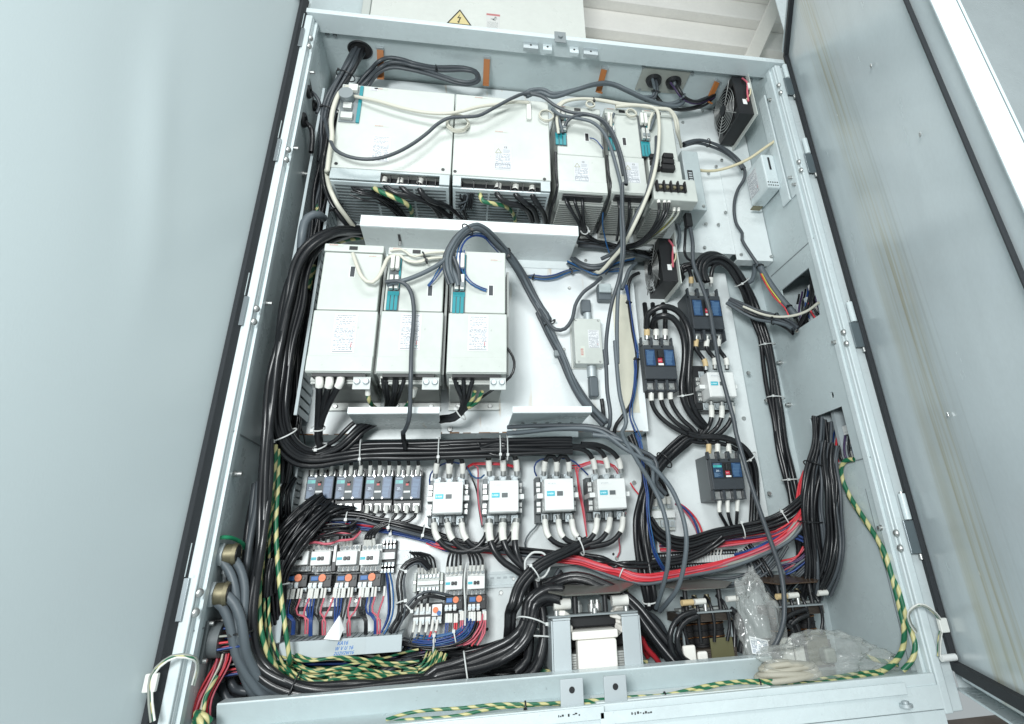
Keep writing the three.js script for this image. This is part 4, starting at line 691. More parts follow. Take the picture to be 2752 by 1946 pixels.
function miniTransformer(label, x, z, plateMat) {
  const u = thing('transformer', label, 'transformer', [x, YB, z], 'small transformers at the lower right');
  mesh('core', [...Array.from({ length: 12 }, (_, i) => bx(-0.056, i * 0.004, -0.04, 0.06, i * 0.004 + 0.0033, 0.045))], M.ironCore, u);
  mesh('yoke', [...Array.from({ length: 7 }, (_, i) => bx(-0.056, 0.0955 + i * 0.0024, -0.03, 0.06, 0.0973 + i * 0.0024, 0.046))], M.ironCore, u);
  mesh('clamp', bx(0.004, 0.004, 0.0455, 0.052, 0.066, 0.0485), M.olive, u);
  mesh('top_bracket', [bx(-0.055, 0.112, 0.03, 0.055, 0.115, 0.06), bx(0.05, 0.0665, 0.0455, 0.0535, 0.1118, 0.052), bx(-0.0535, 0.05, 0.0455, -0.05, 0.1118, 0.052)], M.midGray, u);
  for (const a of [-0.034, 0, 0.034]) { const w = mesh('winding', [cyl(a, 0.0485, 0.012, 0.0165, 0.06, 'y', 16)], M.blackMatte, u); for (let k = 0; k < 5; k++) mesh('coil_turn', strip(new THREE.TorusGeometry(0.0168, 0.0016, 5, 18)).rotateX(Math.PI / 2).translate(a, 0.054 + k * 0.012, 0.012), k % 2 ? M.copper : M.black, w); }
  mesh('terminal_board', bx(-0.05, 0.1155, 0.004, 0.05, 0.1195, 0.036), M.heat, u);
  for (let i = 0; i < 4; i++) mesh('lead', tube(new Path([[-0.04 + i * 0.026, 0.14, 0.03], [-0.046 + i * 0.03, 0.125, 0.05 + 0.004 * (i % 2)], [-0.05 + i * 0.033, 0.09, 0.053], [-0.044 + i * 0.028, 0.06, 0.05]]), 0.0036, 7), M.wireBlack, u);
  mesh('insulation_wrap', [bx(-0.058, 0.0, 0.046, -0.03, 0.058, 0.055, 0.008), bx(-0.028, 0.0, 0.046, -0.006, 0.046, 0.056, 0.006)], M.coil, u);
  for (const a of [-0.035, 0.04]) mesh('standoff', [cyl(a, 0.1152, 0.04, 0.005, 0.045, 'y', 10)], M.black, u);
  for (const a of [-0.008, 0.02]) mesh('terminal', [cyl(a, 0.1152, 0.02, 0.008, 0.022, 'y', 12), cyl(a, 0.1372, 0.02, 0.0055, 0.006, 'y', 6)], M.brass, u);
  mesh('bolt', [cyl(0.004, 0.1152, 0.046, 0.005, 0.014, 'y', 8)], M.steel, u);
  mesh('cover_plate', plateTop(0.16, 0.085, 0.002).rotateX(0.16).translate(0, 0.162, 0.025), plateMat, u);
  for (const a of [-0.05, -0.02, 0.06]) mesh('sleeve', [cyl(a - 0.013, 0.133, 0.05, 0.0058, 0.026, 'x', 10).rotateY(0.2)], a < -0.04 ? M.sleeveTan : M.sleeve, u);
}
miniTransformer('small transformer with smoked cover left of the plastic bag', 0.505, 0.11, M.smoke);
miniTransformer('small transformer with brown stained cover in the lower right corner', 0.715, 0.11, painted(0.07, 0.045, 0.03, 0.5));

// ---------- bottom rail and sill fittings ----------
{ const u = thing('bottom_rail', 'long grey angle rail across the bottom of the cabinet', 'rail', [0, 0.965, 0]);
  const x0 = -0.38, x1 = 0.604;
  mesh('top_flange', uvm(bx(x0, 0.0345, 0.19, x1, 0.0375, 0.2246, 0.001)), M.frame, u);
  mesh('front_flange', uvm(bx(x0, -0.044, -0.003, x1, 0, 0).rotateX(0.5).translate(0, 0.0342, 0.2245)), M.paint, u); }
for (const [i, q] of [[.1987,.9796,.3],[.2748,.9787,.3]].entries()) { const u = thing('rail_tab', (i ? 'right' : 'left') + ' zinc tab with a hole on the bottom rail', 'tab', [q[0], q[1] - 0.026, 0.288]); mesh('tab', bx(-0.02, 0, 0, 0.02, 0.052, 0.003, 0.001), M.zinc, u); mesh('hole', [cyl(0, 0.036, 0.0032, 0.005, 0.0006, 'z', 12)], M.black, u); }
for (const [i, q] of [[.1874,.9622,.315],[.3099,.956,.315]].entries()) { const u = thing('sill_trim', i ? 'scuffed white trim on the sill with black marks, right length' : 'white trim on the sill with a black scuff, left length', 'trim', [q[0], q[1], 0.3125]); mesh('strip', uvm(i ? bx(-0.07, -0.014, 0, 0.5, 0.004, 0.004, 0.001) : bx(-0.62, -0.012, 0, 0.06, 0.006, 0.004, 0.001)), M.frame, u); for (let k = 0; k < 9; k++) mesh('scuff', bx(-0.02 + k * 0.0042 + rnd() * 0.003, -0.004 + 0.003 * rnd(), 0.0042, -0.0185 + k * 0.0042 + rnd() * 0.004, -0.0025 + 0.003 * rnd(), 0.0045), M.blackMatte, u); }
solo('cardboard_sheet', 'thin pale sheet lying on the floor behind the sill', 'sheet', uvm(bx(0.24, 0.966, 0.235, 0.56, 0.9685, 0.29).rotateY(0.0)), M.plate);

// ---------- fittings on the left wall ----------
function onLeft(name, label, cat, z, y, group) { return thing(name, label, cat, [XL, y, z], group); }
function gland(label, z, y, r, mat = M.brass) {
  const u = onLeft('cable_gland', label, 'gland', z, y, 'cable glands on the left wall');
  mesh('nut', [cyl(0.0005, 0, 0, r * 1.25, 0.008, 'x', 6)], M.zinc, u); mesh('body', [cyl(0.009, 0, 0, r, 0.014, 'x', 18)], mat, u); mesh('cap', [cyl(0.0232, 0, 0, r * 1.12, 0.006, 'x', 18, r)], mat, u); mesh('seal', [cyl(0.0293, 0, 0, r * 0.82, 0.001, 'x', 16)], M.black, u);
}
gland('brass gland with two grey cables, upper left of the gland group', 0.235, 1.225, 0.0165);
gland('brass gland with a light grey cable at the upper right of the group', 0.147, 1.227, 0.015);
gland('brass gland with two thick grey cables beside the lowest hinge', 0.243, 1.163, 0.0175);
gland('empty copper coloured gland behind the grey cables', 0.143, 1.162, 0.0145, M.copper);
{ const u = onLeft('lock_nut', 'empty zinc lock nut on the left wall', 'lock nut', 0.189, 1.196); const g = strip(new THREE.TorusGeometry(0.019, 0.004, 6, 24)).rotateY(Math.PI / 2).translate(0.004, 0, 0); mesh('ring', g, M.zinc, u); for (let i = 0; i < 8; i++) mesh('tooth', bx(0.001, 0.02, -0.003, 0.006, 0.026, 0.003).rotateX((i * Math.PI) / 4), M.zinc, u); }
function roundConnector(label, z, y, r) { const u = onLeft('round_connector', label, 'connector', z, y, 'round connectors on the left wall'); mesh('flange', [bx(0.0005, -r * 1.15, -r * 1.15, 0.006, r * 1.15, r * 1.15, 0.002)], M.darkGray, u); mesh('shell', [cyl(0.0062, 0, 0, r, 0.016, 'x', 22)], M.darkGray, u); for (const [a, b] of [[1, 1], [1, -1], [-1, 1], [-1, -1]]) mesh('flange_screw', [cyl(0.0062, a * r * 1, b * r * 1, 0.0035, 0.006, 'x', 8)], M.steel, u);
  const cols = [M.wireRed, M.wireWhite, M.wireBlue, M.wireBlack, M.wirePink, M.wireOlive]; for (let i = 0; i < 16; i++) { const a = i * 2.4, q = r * 0.9 * Math.sqrt((i + 0.5) / 16); mesh('pin_wire', tube(new Path([[0.022, Math.cos(a) * q, Math.sin(a) * q], [0.052, Math.cos(a) * q * 0.8, Math.sin(a) * q * 0.8], [0.066, Math.cos(a) * q * 0.4 - 0.006, Math.sin(a) * q * 0.4]]), 0.0019, 5), cols[i % 6], u); } }
roundConnector('large round connector with coloured wires beside the left jamb', 0.212, 1.092, 0.027);
roundConnector('smaller round connector with grey and black wires behind the first one', 0.128, 1.096, 0.022);
roundConnector('round connector with red wires low on the left wall', 0.17, 1.046, 0.023);
roundConnector('dark round connector near the floor in the left corner', 0.06, 1.01, 0.024);
for (const [i, [z, y, r]] of [[0.244, 2.293, 0.016], [0.184, 2.302, 0.014], [0.242, 2.203, 0.018]].entries()) { const u = onLeft('rubber_grommet', ['upper front black grommet', 'upper rear black grommet', 'lower black grommet'][i] + ' on the left wall', 'grommet', z, y, 'grommets on the left wall'); mesh('ring', strip(new THREE.TorusGeometry(r * 0.75, r * 0.34, 8, 20)).rotateY(Math.PI / 2).translate(0.003, 0, 0), M.black, u); mesh('plug', [cyl(0.0005, 0, 0, r * 0.72, 0.003, 'x', 16)], M.blackMatte, u); }

// ---------- on the ceiling ----------
{ const u = thing('cable_entry', 'black cable entry hole in the ceiling at the left', 'cable entry', [-0.318, YT, 0.19]); mesh('hole', [cyl(0, -0.0012, 0, 0.03, 0.001, 'y', 26)], M.blackMatte, u); mesh('edge_trim', strip(new THREE.TorusGeometry(0.031, 0.003, 6, 30)).rotateX(Math.PI / 2).translate(0, -0.002, 0), M.black, u); }
{ const u = thing('gland_plate', 'grey plate with two black grommets in the ceiling at the right', 'gland plate', [0.575, YT, 0.19]); mesh('plate', bx(-0.075, -0.0045, -0.05, 0.075, -0.0005, 0.042), painted(0.36, 0.38, 0.35, 0.6), u); for (const x of [-0.03, 0.034]) { const g = mesh('grommet', [cyl(x, -0.018, 0, 0.022, 0.013, 'y', 20, 0.025)], M.black, u); mesh('mouth', [cyl(x, -0.0195, 0, 0.015, 0.0012, 'y', 16)], M.blackMatte, g); } }
function strapClamp(label, x, z, len, tilt = 0) { const u = thing('cable_clamp', label, 'cable clamp', [x, YT - 0.001, z], 'orange clamps under the ceiling'); u.rotation.y = tilt; mesh('strap', bx(-0.009, -len, -0.003, 0.009, -0.002, 0.003, 0.001).rotateX(0.85), M.orange, u); mesh('foot', bx(-0.009, -len - 0.004, -0.004, 0.009, -len + 0.001, 0.014, 0.001).rotateX(0.85), M.orange, u); mesh('staple', bx(-0.01, -0.006, -0.004, 0.01, -0.0005, 0.004), M.zinc, u); }
strapClamp('orange cable clamp next to the ceiling cable entry', -0.262, 0.205, 0.08);
strapClamp('second orange cable clamp from the left under the ceiling', 0.036, 0.21, 0.075);
strapClamp('orange cable clamp left of the two grommets', 0.385, 0.215, 0.07, 0.2);
strapClamp('orange cable clamp beside the top right fan', 0.748, 0.21, 0.068, 0.4);

// ---------- side compartment behind the right wall ----------
{ const u = thing('side_compartment', 'dark side compartment with terminals and ducts seen through the right wall openings', 'compartment', [XR + 0.005, 1.3, 0]);
  mesh('shell', [bx(0.0, 0, 0.045, 0.2, 0.003, 0.29), bx(0.0, 0.62, 0.045, 0.2, 0.623, 0.29), bx(0.2, 0, 0.045, 0.203, 0.623, 0.29), bx(0, 0.003, 0.042, 0.2, 0.62, 0.045), bx(0, 0.003, 0.29, 0.2, 0.62, 0.293)], M.paint, u);
  for (const [y0, y1] of [[0.02, 0.2], [0.4, 0.5]]) { for (let i = 0; i < 3; i++) mesh('duct', bx(0.02, y0, 0.1 + i * 0.05, 0.06, y1, 0.112 + i * 0.05), M.duct, u); for (let i = 0; i < 4; i++) { const b = mesh('terminal_block', bx(0.03, y0 + 0.02 + i * 0.03, 0.165, 0.09, y0 + 0.042 + i * 0.03, 0.23, 0.002), i % 2 ? M.white : M.zinc, u); mesh('marker', bx(0.028, y0 + 0.026 + i * 0.03, 0.17, 0.0298, y0 + 0.034 + i * 0.03, 0.226), M.white, b); } }
  const cols = [M.wireBlack, M.wireBlue, M.wireRed, M.wireBlack, M.wirePurple]; for (let i = 0; i < 16; i++) { const z = 0.1 + (i % 8) * 0.017; mesh('wire', tube(new Path([[0.05, 0.02 + (i > 7 ? 0.38 : 0), z], [0.015, 0.08 + (i > 7 ? 0.38 : 0), z + 0.006], [0.05, 0.16 + (i > 7 ? 0.38 : 0), z - 0.008]]), 0.0028, 6), cols[i % 5], u); } }

// ---------- plastic bags and the coil of hose ----------
function bag(name, label, c, rx, ry, rz, s, mat = M.film) {
  const g = new THREE.SphereGeometry(1, 72, 56), p = g.attributes.position, v = new THREE.Vector3();
  for (let i = 0; i < p.count; i++) {
    v.fromBufferAttribute(p, i);
    const k = 1 + 0.36 * noise.noise(v.x * 1.9 + s, v.y * 1.9, v.z * 1.9) + 0.20 * Math.abs(noise.noise(v.x * 3.6 + s, v.y * 3.6, v.z * 3.6)) - 0.15 * Math.abs(noise.noise(v.x * 6, v.y * 5 + s, v.z * 6)) + 0.035 * noise.noise(v.x * 11, v.y * 11, v.z * 11 + s);
    p.setXYZ(i, c[0] + v.x * rx * k, Math.max(YB + 0.004, c[1] + v.y * ry * k), c[2] + v.z * rz * k);
  }
  g.computeVertexNormals();
  return solo(name, label, 'plastic bag', g, mat);
}
bag('plastic_bag', 'tall crumpled clear plastic bag between the two small transformers', [0.615, 1.04, 0.165], 0.046, 0.098, 0.034, 5.7);
bag('plastic_bag', 'low crumpled clear plastic bag spread over the coil of hose', [0.70, 0.992, 0.24], 0.125, 0.045, 0.042, 8.1);
solo('paper_slip', 'small printed white slip inside the tall plastic bag', 'paper', (() => { const q = V3([.5996,1.0146,.19]); return new THREE.PlaneGeometry(0.04, 0.034).rotateX(-0.6).rotateZ(-0.25).translate(q.x, q.y, q.z); })(), pm(1, 1, 1, 0.6, { map: ruled(96, 80, { seed: 51, ink: '#7d8a9c' }), side: THREE.DoubleSide }));
{ const u = thing('hose_coil', 'coil of beige corrugated hose heaped on the floor at the right', 'hose');
  const c = V3([.6207,.9784,.26]), p = [];
  for (let i = 0; i <= 130; i++) { const a = (i / 130) * 2 * Math.PI * 4.6, r = 0.046 - 0.004 * Math.floor(i / 30); p.push([c.x + Math.cos(a) * r * 1.35, YB + 0.006 + i * 0.00017 + 0.003 * Math.sin(a * 1.7), 0.245 + Math.sin(a) * r * 0.75]); }
  mesh('coil', tube(new Path(p), 0.0052, 8, 0.006), pm(0.42, 0.40, 0.33, 0.6), u);
  mesh('fitting', bx(c.x + 0.085, YB + 0.02, 0.22, c.x + 0.11, YB + 0.046, 0.245, 0.006), M.wireOlive, u); }

// ---------- cables: ceiling and upper row ----------
const BK = M.wireBlack, GY = M.wireGrey, LG = M.wireLight, WH = M.wireWhite;
bundle('dark cables dropping from the ceiling entry into the left duct', [[-0.318, 2.51, 0.19], [-.3299,2.4445,.2],[-.3469,2.3839,.2],[-.3642,2.3095,.2],[-.3718,2.2633,.19],[-.3747,2.2115,.17],[-.3787,2.1454,.15]], 8, 0.0052, [GY, GY, BK, GY], { a: 0.019, b: 0.012, ties: [0.3, 0.62], tieMat: BK });
bundle('black cables filling the tall left duct', [[-0.366, 2.3, 0.13], [-0.366, 2.05, 0.135], [-0.365, 1.8, 0.14], [-0.366, 1.6, 0.14], [-0.366, 1.46, 0.13], [-0.37, 1.36, 0.11]], 24, 0.0042, [BK, BK, BK, GY, BK], { a: 0.021, b: 0.036, wob: 1.6 });
bundle('grey cables tied to the orange clamps under the ceiling', [[-.3181,2.4207,.14],[-.2875,2.4521,.16],[-.2567,2.4603,.19],[-.2242,2.4799,.19],[-.1766,2.471,.19],[-.1137,2.4741,.18],[-.0495,2.4826,.18],[-.0069,2.4814,.18],[.0133,2.4619,.18],[-.0024,2.4358,.18],[-.0444,2.4327,.18],[-.0965,2.4501,.18],[-.1614,2.4701,.18],[-.2243,2.4741,.185],[-.258,2.4617,.18],[-.2884,2.449,.15],[-.3077,2.4272,.13]], 2, 0.0058, GY, { a: 0.008, b: 0.004, ties: [0.33], tieMat: BK });
bundle('grey cable pair running under the ceiling from the third clamp to the grommets', [[.1467,2.3809,.2],[.1867,2.407,.2],[.2235,2.3931,.2],[.2864,2.4193,.2],[.3538,2.4489,.205],[.3995,2.457,.205],[.4489,2.4411,.2],[.5076,2.4235,.19],[.5646,2.4174,.18],[.6083,2.4198,.18],[.6335,2.4448,.18],[.6231,2.4689,.19],[.6046,2.4921,.2]], 2, 0.0062, LG, { a: 0.007, b: 0.005 });
bundle('light grey cable dropping from the left ceiling grommet', [[.54,2.4991,.2],[.5437,2.4549,.2],[.5385,2.4392,.19],[.5079,2.4259,.19]], 2, 0.005, [LG, GY], { ties: [0.5], tieMat: BK });
bundle('dark cables curving from the right ceiling grommet to the top right fan', [[.6012,2.4967,.2],[.6148,2.4634,.2],[.6318,2.4452,.19],[.6708,2.4392,.18],[.7143,2.4591,.18],[.7476,2.4874,.17]], 4, 0.0045, [BK, GY, M.wirePurple, BK], { ties: [0.3], tieMat: LG });
bundle('thin black wires sagging behind the grommet cables', [[.5579,2.4745,.16],[.5826,2.4516,.15],[.6207,2.4335,.15],[.6746,2.442,.15],[.7223,2.4583,.16],[.7459,2.4771,.17]], 3, 0.003, BK);
cable('thick black cable looping across the two wide drives', [[-.3642,2.2129,.24],[-.3459,2.1569,.27],[-.3209,2.0887,.31],[-.3027,2.0539,.325],[-.2763,2.0401,.325],[-.2409,2.0352,.325],[-.2062,2.0414,.325],[-.1721,2.0592,.325],[-.1379,2.0873,.325],[-.1058,2.1227,.325],[-.0807,2.1556,.325],[-.0541,2.1718,.33],[-.0241,2.1771,.33],[.0145,2.1856,.33],[.0534,2.2154,.33],[.0964,2.2502,.33],[.1328,2.281,.32],[.1687,2.2853,.32],[.1406,2.2818,.32],[.176,2.2755,.32],[.2085,2.2546,.315],[.2468,2.2361,.315],[.301,2.2281,.32],[.3347,2.2081,.325],[.3549,2.1718,.325],[.3686,2.1218,.325],[.3756,2.065,.325],[.3764,2.0095,.325],[.3709,2.0223,.325],[.3609,1.9348,.325],[.3584,1.8699,.325],[.3558,1.8155,.31],[.342,1.7592,.3],[.3298,1.7185,.28],[.3212,1.6716,.26],[.3123,1.618,.26],[.3113,1.5724,.26],[.3071,1.6136,.26],[.3088,1.5763,.26],[.3073,1.512,.26],[.3103,1.4673,.26],[.3095,1.4427,.25],[.3102,1.4402,.22],[.31,1.4519,.18]], 0.0044, M.wireGrey);
cable('grey cable beside the thick black one, hanging from the upper drives to the floor', [[.2024,2.246,.31],[.2241,2.226,.312],[.2661,2.2203,.312],[.3042,2.2094,.315],[.331,2.1792,.318],[.3471,2.1332,.318],[.3622,2.0428,.318],[.3655,2.0022,.32],[.358,1.9098,.318],[.356,1.8432,.31],[.35,1.7796,.3],[.3425,1.7341,.29],[.3356,1.6578,.28],[.329,1.5664,.28],[.3279,1.6231,.28],[.3277,1.5573,.28],[.3292,1.4993,.28],[.3376,1.4387,.28],[.3297,1.4238,.27],[.3595,1.3691,.26],[.3926,1.3152,.25],[.4082,1.2706,.25],[.4131,1.2213,.25],[.41,1.174,.24],[.4085,1.1493,.22],[.4052,1.1112,.18],[.4053,1.091,.15]], 0.0046, LG);
cable('second long grey cable crossing the first near the contactors', [[.2733,1.4254,.24],[.3201,1.4158,.25],[.3624,1.3899,.26],[.3701,1.3758,.26],[.4037,1.3431,.26],[.427,1.311,.26],[.443,1.2645,.26],[.447,1.2197,.26],[.4422,1.1787,.25],[.4323,1.1299,.22],[.4211,1.1022,.18],[.4151,1.0836,.14]], 0.0048, LG);
bundle('grey cables fanning from under the right bracket', [[.0978,1.4481,.16],[.284,1.4361,.24],[.3153,1.4182,.25],[.3407,1.3972,.26],[.3783,1.3757,.26],[.406,1.3567,.26],[.3911,1.3355,.25],[.4173,1.2976,.24]], 3, 0.0045, [LG, GY, LG], { a: 0.012, b: 0.005 });
cable('white cable running down the left edge of the upper drives', [[-.306,2.2691,.3],[-.3196,2.2387,.31],[-.328,2.1945,.31],[-.3283,2.149,.31],[-.3208,2.1021,.31],[-.3234,2.0634,.3],[-.3247,2.0188,.29],[-.3321,2.0379,.27],[-.3237,2.0003,.26],[-.3026,1.9577,.25],[-.2856,1.943,.22],[-.274,1.9365,.19]], 0.0055, WH);
bundle('dark cables behind the white cable left of the upper drives', [[-.3611,2.2232,.22],[-.3552,2.1545,.22],[-.3556,2.0947,.22],[-.3551,2.0697,.21],[-.3374,2.014,.21],[-.3167,1.9793,.2],[-.2964,1.9573,.18],[-.2775,1.9509,.16]], 4, 0.005, [BK, GY, BK, BK], { a: 0.012, b: 0.008, ties: [0.8], tieMat: BK });
cable('white cable draped across the two wide drives', [[-.2894,2.2407,.3],[-.2325,2.2233,.31],[-.1631,2.2039,.312],[-.1077,2.1946,.315],[-.0579,2.1938,.32],[-.025,2.2047,.32],[.0169,2.2278,.315],[.0746,2.249,.31],[.1133,2.2637,.305],[.1437,2.2699,.3]], 0.0042, WH);
function ring(label, cx, cy, cz, r, turns, tr, mat) { const p = []; for (let i = 0; i <= turns * 28; i++) { const a = (i / 28) * 2 * Math.PI, k = 1 - 0.05 * Math.floor(i / 28) + 0.02 * Math.sin(a * 3 + i); p.push([cx + Math.cos(a) * r * k, cy + Math.sin(a) * r * k * 0.97, cz + i * 0.00012]); } return solo('cable_coil', label, 'cable', tube(new Path(p), tr, 7, 0.005), mat); }
ring('coiled white cable hanging on the wide drive pair', ...[-.0353,2.1817,.297], 0.028, 3, 0.0022, WH);
ring('small white cable ring beside the clear plug of the middle drive', ...[.1894,2.2322,.296], 0.019, 2, 0.002, WH);
ring('small white cable ring above the fourth drive', ...[.421,2.2656,.296], 0.014, 2, 0.002, WH);
ring('small white cable ring above the third drive', ...[.3084,2.2795,.3], 0.012, 2, 0.002, WH);
bundle('white cables along the top of the narrow drives', [[.2175,2.2609,.3],[.2348,2.2797,.3],[.2721,2.2916,.3],[.3297,2.2948,.3],[.3912,2.2923,.3],[.4539,2.2937,.3],[.4916,2.2848,.3],[.5238,2.2884,.3],[.5465,2.2714,.29],[.5587,2.2421,.27],[.5847,2.2333,.22]], 2, 0.0042, WH, { a: 0.005, b: 0.003, ties: [0.25], tieMat: BK });
cable('white cable hanging from the right narrow drive down to the fan', [[.3785,2.2823,.3],[.4316,2.2921,.3],[.4732,2.2884,.305],[.4893,2.2741,.31],[.4892,2.2263,.315],[.4828,2.1707,.315],[.4685,2.0987,.315],[.4499,2.0361,.315],[.4267,1.9789,.31],[.402,1.9261,.28],[.3813,1.8884,.24],[.3615,1.8712,.2],[.3353,1.8516,.16],[.327,1.8687,.14],[.3057,1.8883,.13]], 0.0048, WH);
cable('dark grey cable beside the white one at the right narrow drive', [[.4823,2.1902,.3],[.4717,2.1308,.31],[.4515,2.0634,.31],[.4332,1.9989,.305],[.4073,1.9519,.28],[.3926,1.918,.25],[.3852,1.9084,.21],[.3686,1.8981,.18],[.3434,1.8914,.16]], 0.005, GY);
cable('grey cable bowed over the third drive into its plug', [[.2369,2.2021,.3],[.2444,2.2142,.31],[.2642,2.2247,.315],[.2938,2.2315,.315],[.3217,2.2209,.318],[.3459,2.1907,.318],[.3625,2.1426,.318],[.3707,2.0964,.316],[.3769,2.0506,.31]], 0.0045, M.wireGrey);
for (const [i, pts] of [[[.2205,2.2258,.3],[.2209,2.2004,.3],[.2238,2.1798,.295]], [[.3673,2.2564,.3],[.3607,2.2295,.3],[.3584,2.2041,.295]], [[.4819,2.2688,.3],[.4703,2.2335,.3],[.4668,2.2149,.295]]].entries()) bundle(['short pale cables into the third drive plugs', 'short pale cables into the fourth drive plugs', 'short pale cables into the fifth drive plugs'][i], pts, 2, 0.0042, [WH, LG], { a: 0.006, b: 0.003 });
cable('thin blue and white wire from the third drive window', [[.303,2.1773,.29],[.3133,2.1666,.3],[.3241,2.1534,.3],[.336,2.1447,.29]], 0.0014, M.wireBlue, { cat: 'wire', name: 'wire' });
// leads at the foot of the upper drives
{ const u = thing('drive_leads', 'black and earth leads of the left wide drive', 'leads');
  lead(u, [[-.2008,2.0274,.265],[-.2004,2.0092,.27],[-.1773,1.9882,.27],[-.1385,1.9832,.26],[-.1004,1.9893,.23],[-.0829,1.9944,.19],[-.0728,1.9962,.15]], 0.0065, BK, 0.018);
  lead(u, [[-.1638,2.027,.265],[-.163,2.0074,.272],[-.1411,1.9878,.265],[-.1052,1.9873,.24],[-.077,1.9952,.2],[-.0468,1.9978,.15]], 0.0065, BK, 0.02);
  lead(u, [[-.1173,2.0306,.265],[-.1195,2.0055,.27],[-.1069,1.9871,.26],[-.0835,1.9855,.24],[-.052,2.0002,.2],[-.0177,1.9996,.15]], 0.0065, BK, 0.018);
  lead(u, [[-.2764,2.0104,.26],[-.2666,1.9936,.262],[-.2456,1.9868,.26],[-.224,1.9903,.25],[-.2011,1.9906,.22],[-.1809,1.9944,.18],[-.1713,1.9907,.16]], 0.004, BK);
  mesh('earth_wire', striped(new Path([[-.2263,2.003,.262],[-.2038,1.9881,.265],[-.1695,1.9762,.26],[-.1473,1.9747,.24],[-.1398,1.981,.2],[-.1415,1.9858,.16]]), 0.0058, 26), M.yg, u); }
{ const u = thing('drive_leads', 'black and earth leads of the middle wide drive', 'leads');
  for (const p of [[[.0695,2.0299,.265],[.0651,1.9979,.272],[.0865,1.9808,.265],[.1214,1.983,.25],[.1499,1.9964,.2],[.1646,2.0003,.15]], [[.1119,2.0297,.265],[.1097,2.0011,.272],[.1318,1.9872,.26],[.1593,1.9946,.22],[.1799,2.0012,.15]], [[.1532,2.0294,.265],[.1519,2.0008,.272],[.1671,1.9894,.25],[.1884,1.9954,.2],[.2013,1.9989,.15]]]) lead(u, p, 0.0072, BK, 0.018);
  for (const x of [1490, 1512, 1535]) lead(u, [[0.0 + (x - 1490) * 0.00012 + 0.006, 2.014, 0.262], [0.002 + (x - 1490) * 0.00016, 2.0, 0.27], [-0.004 + (x - 1490) * 0.0002, 1.985, 0.22]], 0.0022, BK);
  mesh('earth_wire', striped(new Path([[.024,1.9996,.265],[.0312,1.9784,.268],[.0591,1.9773,.26],[.0883,1.9839,.24],[.1102,1.9904,.2],[.1196,1.9915,.16]]), 0.0052, 26), M.yg, u); }
bundle('thin black wires trailing under the left wide drive', [[-.2713,1.99,.262],[-.2453,1.9836,.26],[-.2173,1.9893,.24],[-.1941,1.9909,.21],[-.1733,1.9911,.17],[-.1588,1.9901,.14]], 6, 0.0021, BK, { a: 0.012, b: 0.006, wob: 4 });
bundle('thin grey wires trailing under the middle wide drive', [[-.0105,2.0091,.262],[-.0125,1.9904,.24],[-.0177,1.989,.2],[-.0058,1.9934,.15]], 5, 0.0021, [BK, GY], { a: 0.008, b: 0.006, wob: 4 });
{ const u = thing('drive_leads', 'three black leads tied below the third drive', 'leads');
  for (const p of [[[.232,2.0146,.265],[.2397,1.9878,.262],[.2623,1.9676,.24],[.2882,1.9608,.2],[.3117,1.9647,.15],[.3429,1.9608,.13]], [[.2559,2.0164,.265],[.2607,1.9892,.262],[.2762,1.9716,.235],[.2925,1.9611,.2],[.3162,1.965,.15],[.3459,1.9593,.13]], [[.2771,2.0162,.265],[.279,1.9905,.262],[.2836,1.9689,.24],[.2954,1.9612,.2],[.3175,1.9617,.15],[.3519,1.9579,.13]], [[.2353,2.0136,.262],[.25,1.9832,.25],[.2742,1.9611,.22],[.2878,1.9627,.18],[.2918,1.9683,.13]]]) lead(u, p, 0.0042, BK, 0.012);
  tieRing(u, new Path([[.2883,1.965,.215],[.296,1.9606,.19],[.3117,1.9647,.15]]), 0.4, 0.015, 0.01); }
{ const u = thing('drive_leads', 'leads below the fourth drive, two with earth lugs', 'leads');
  for (const p of [[[.3716,2.0213,.26],[.3759,1.9883,.255],[.3812,1.9609,.22],[.3927,1.9556,.15]], [[.4024,2.0235,.26],[.4022,1.9901,.255],[.4069,1.9691,.22],[.406,1.9584,.17],[.397,1.9466,.13]]]) lead(u, p, 0.004, BK, 0.01);
  for (const p of [[[.4258,2.0277,.22],[.4181,1.9907,.24],[.4176,1.973,.22],[.416,1.9691,.17]], [[.4395,2.0286,.22],[.4306,1.9982,.24],[.4272,1.9803,.22],[.4194,1.9727,.17]]]) lead(u, p, 0.003, M.wireOlive, 0.014); }
{ const u = thing('drive_leads', 'leads curving from the open terminal block of the fifth drive', 'leads');
  for (const p of [[[.4693,2.0016,.29],[.4687,1.9655,.285],[.4643,1.9451,.26],[.4553,1.9356,.22],[.4437,1.9403,.17],[.4252,1.9514,.13]], [[.486,2.0028,.29],[.4818,1.9664,.285],[.4698,1.9422,.26],[.4546,1.9291,.22],[.44,1.9334,.17],[.4218,1.9478,.13]], [[.4987,2.0037,.29],[.4906,1.967,.285],[.4753,1.9393,.26],[.4572,1.9259,.22],[.4427,1.9302,.17],[.4246,1.9446,.13]]]) lead(u, p, 0.0038, BK, 0.014);
  for (const p of [[[.5175,1.9881,.27],[.5083,1.9646,.275],[.4915,1.9495,.25],[.471,1.9423,.21],[.4499,1.9428,.16],[.4279,1.9464,.13]], [[.5294,1.9889,.27],[.5216,1.9654,.275],[.4996,1.9434,.25],[.4763,1.936,.21],[.4554,1.9364,.16],[.4336,1.9416,.13]]]) lead(u, p, 0.003, M.wireOlive, 0.016);
  lead(u, [[.5139,1.9677,.26],[.4887,1.9448,.23],[.4683,1.9426,.18],[.4405,1.9488,.13]], 0.002, M.wireYellow); }
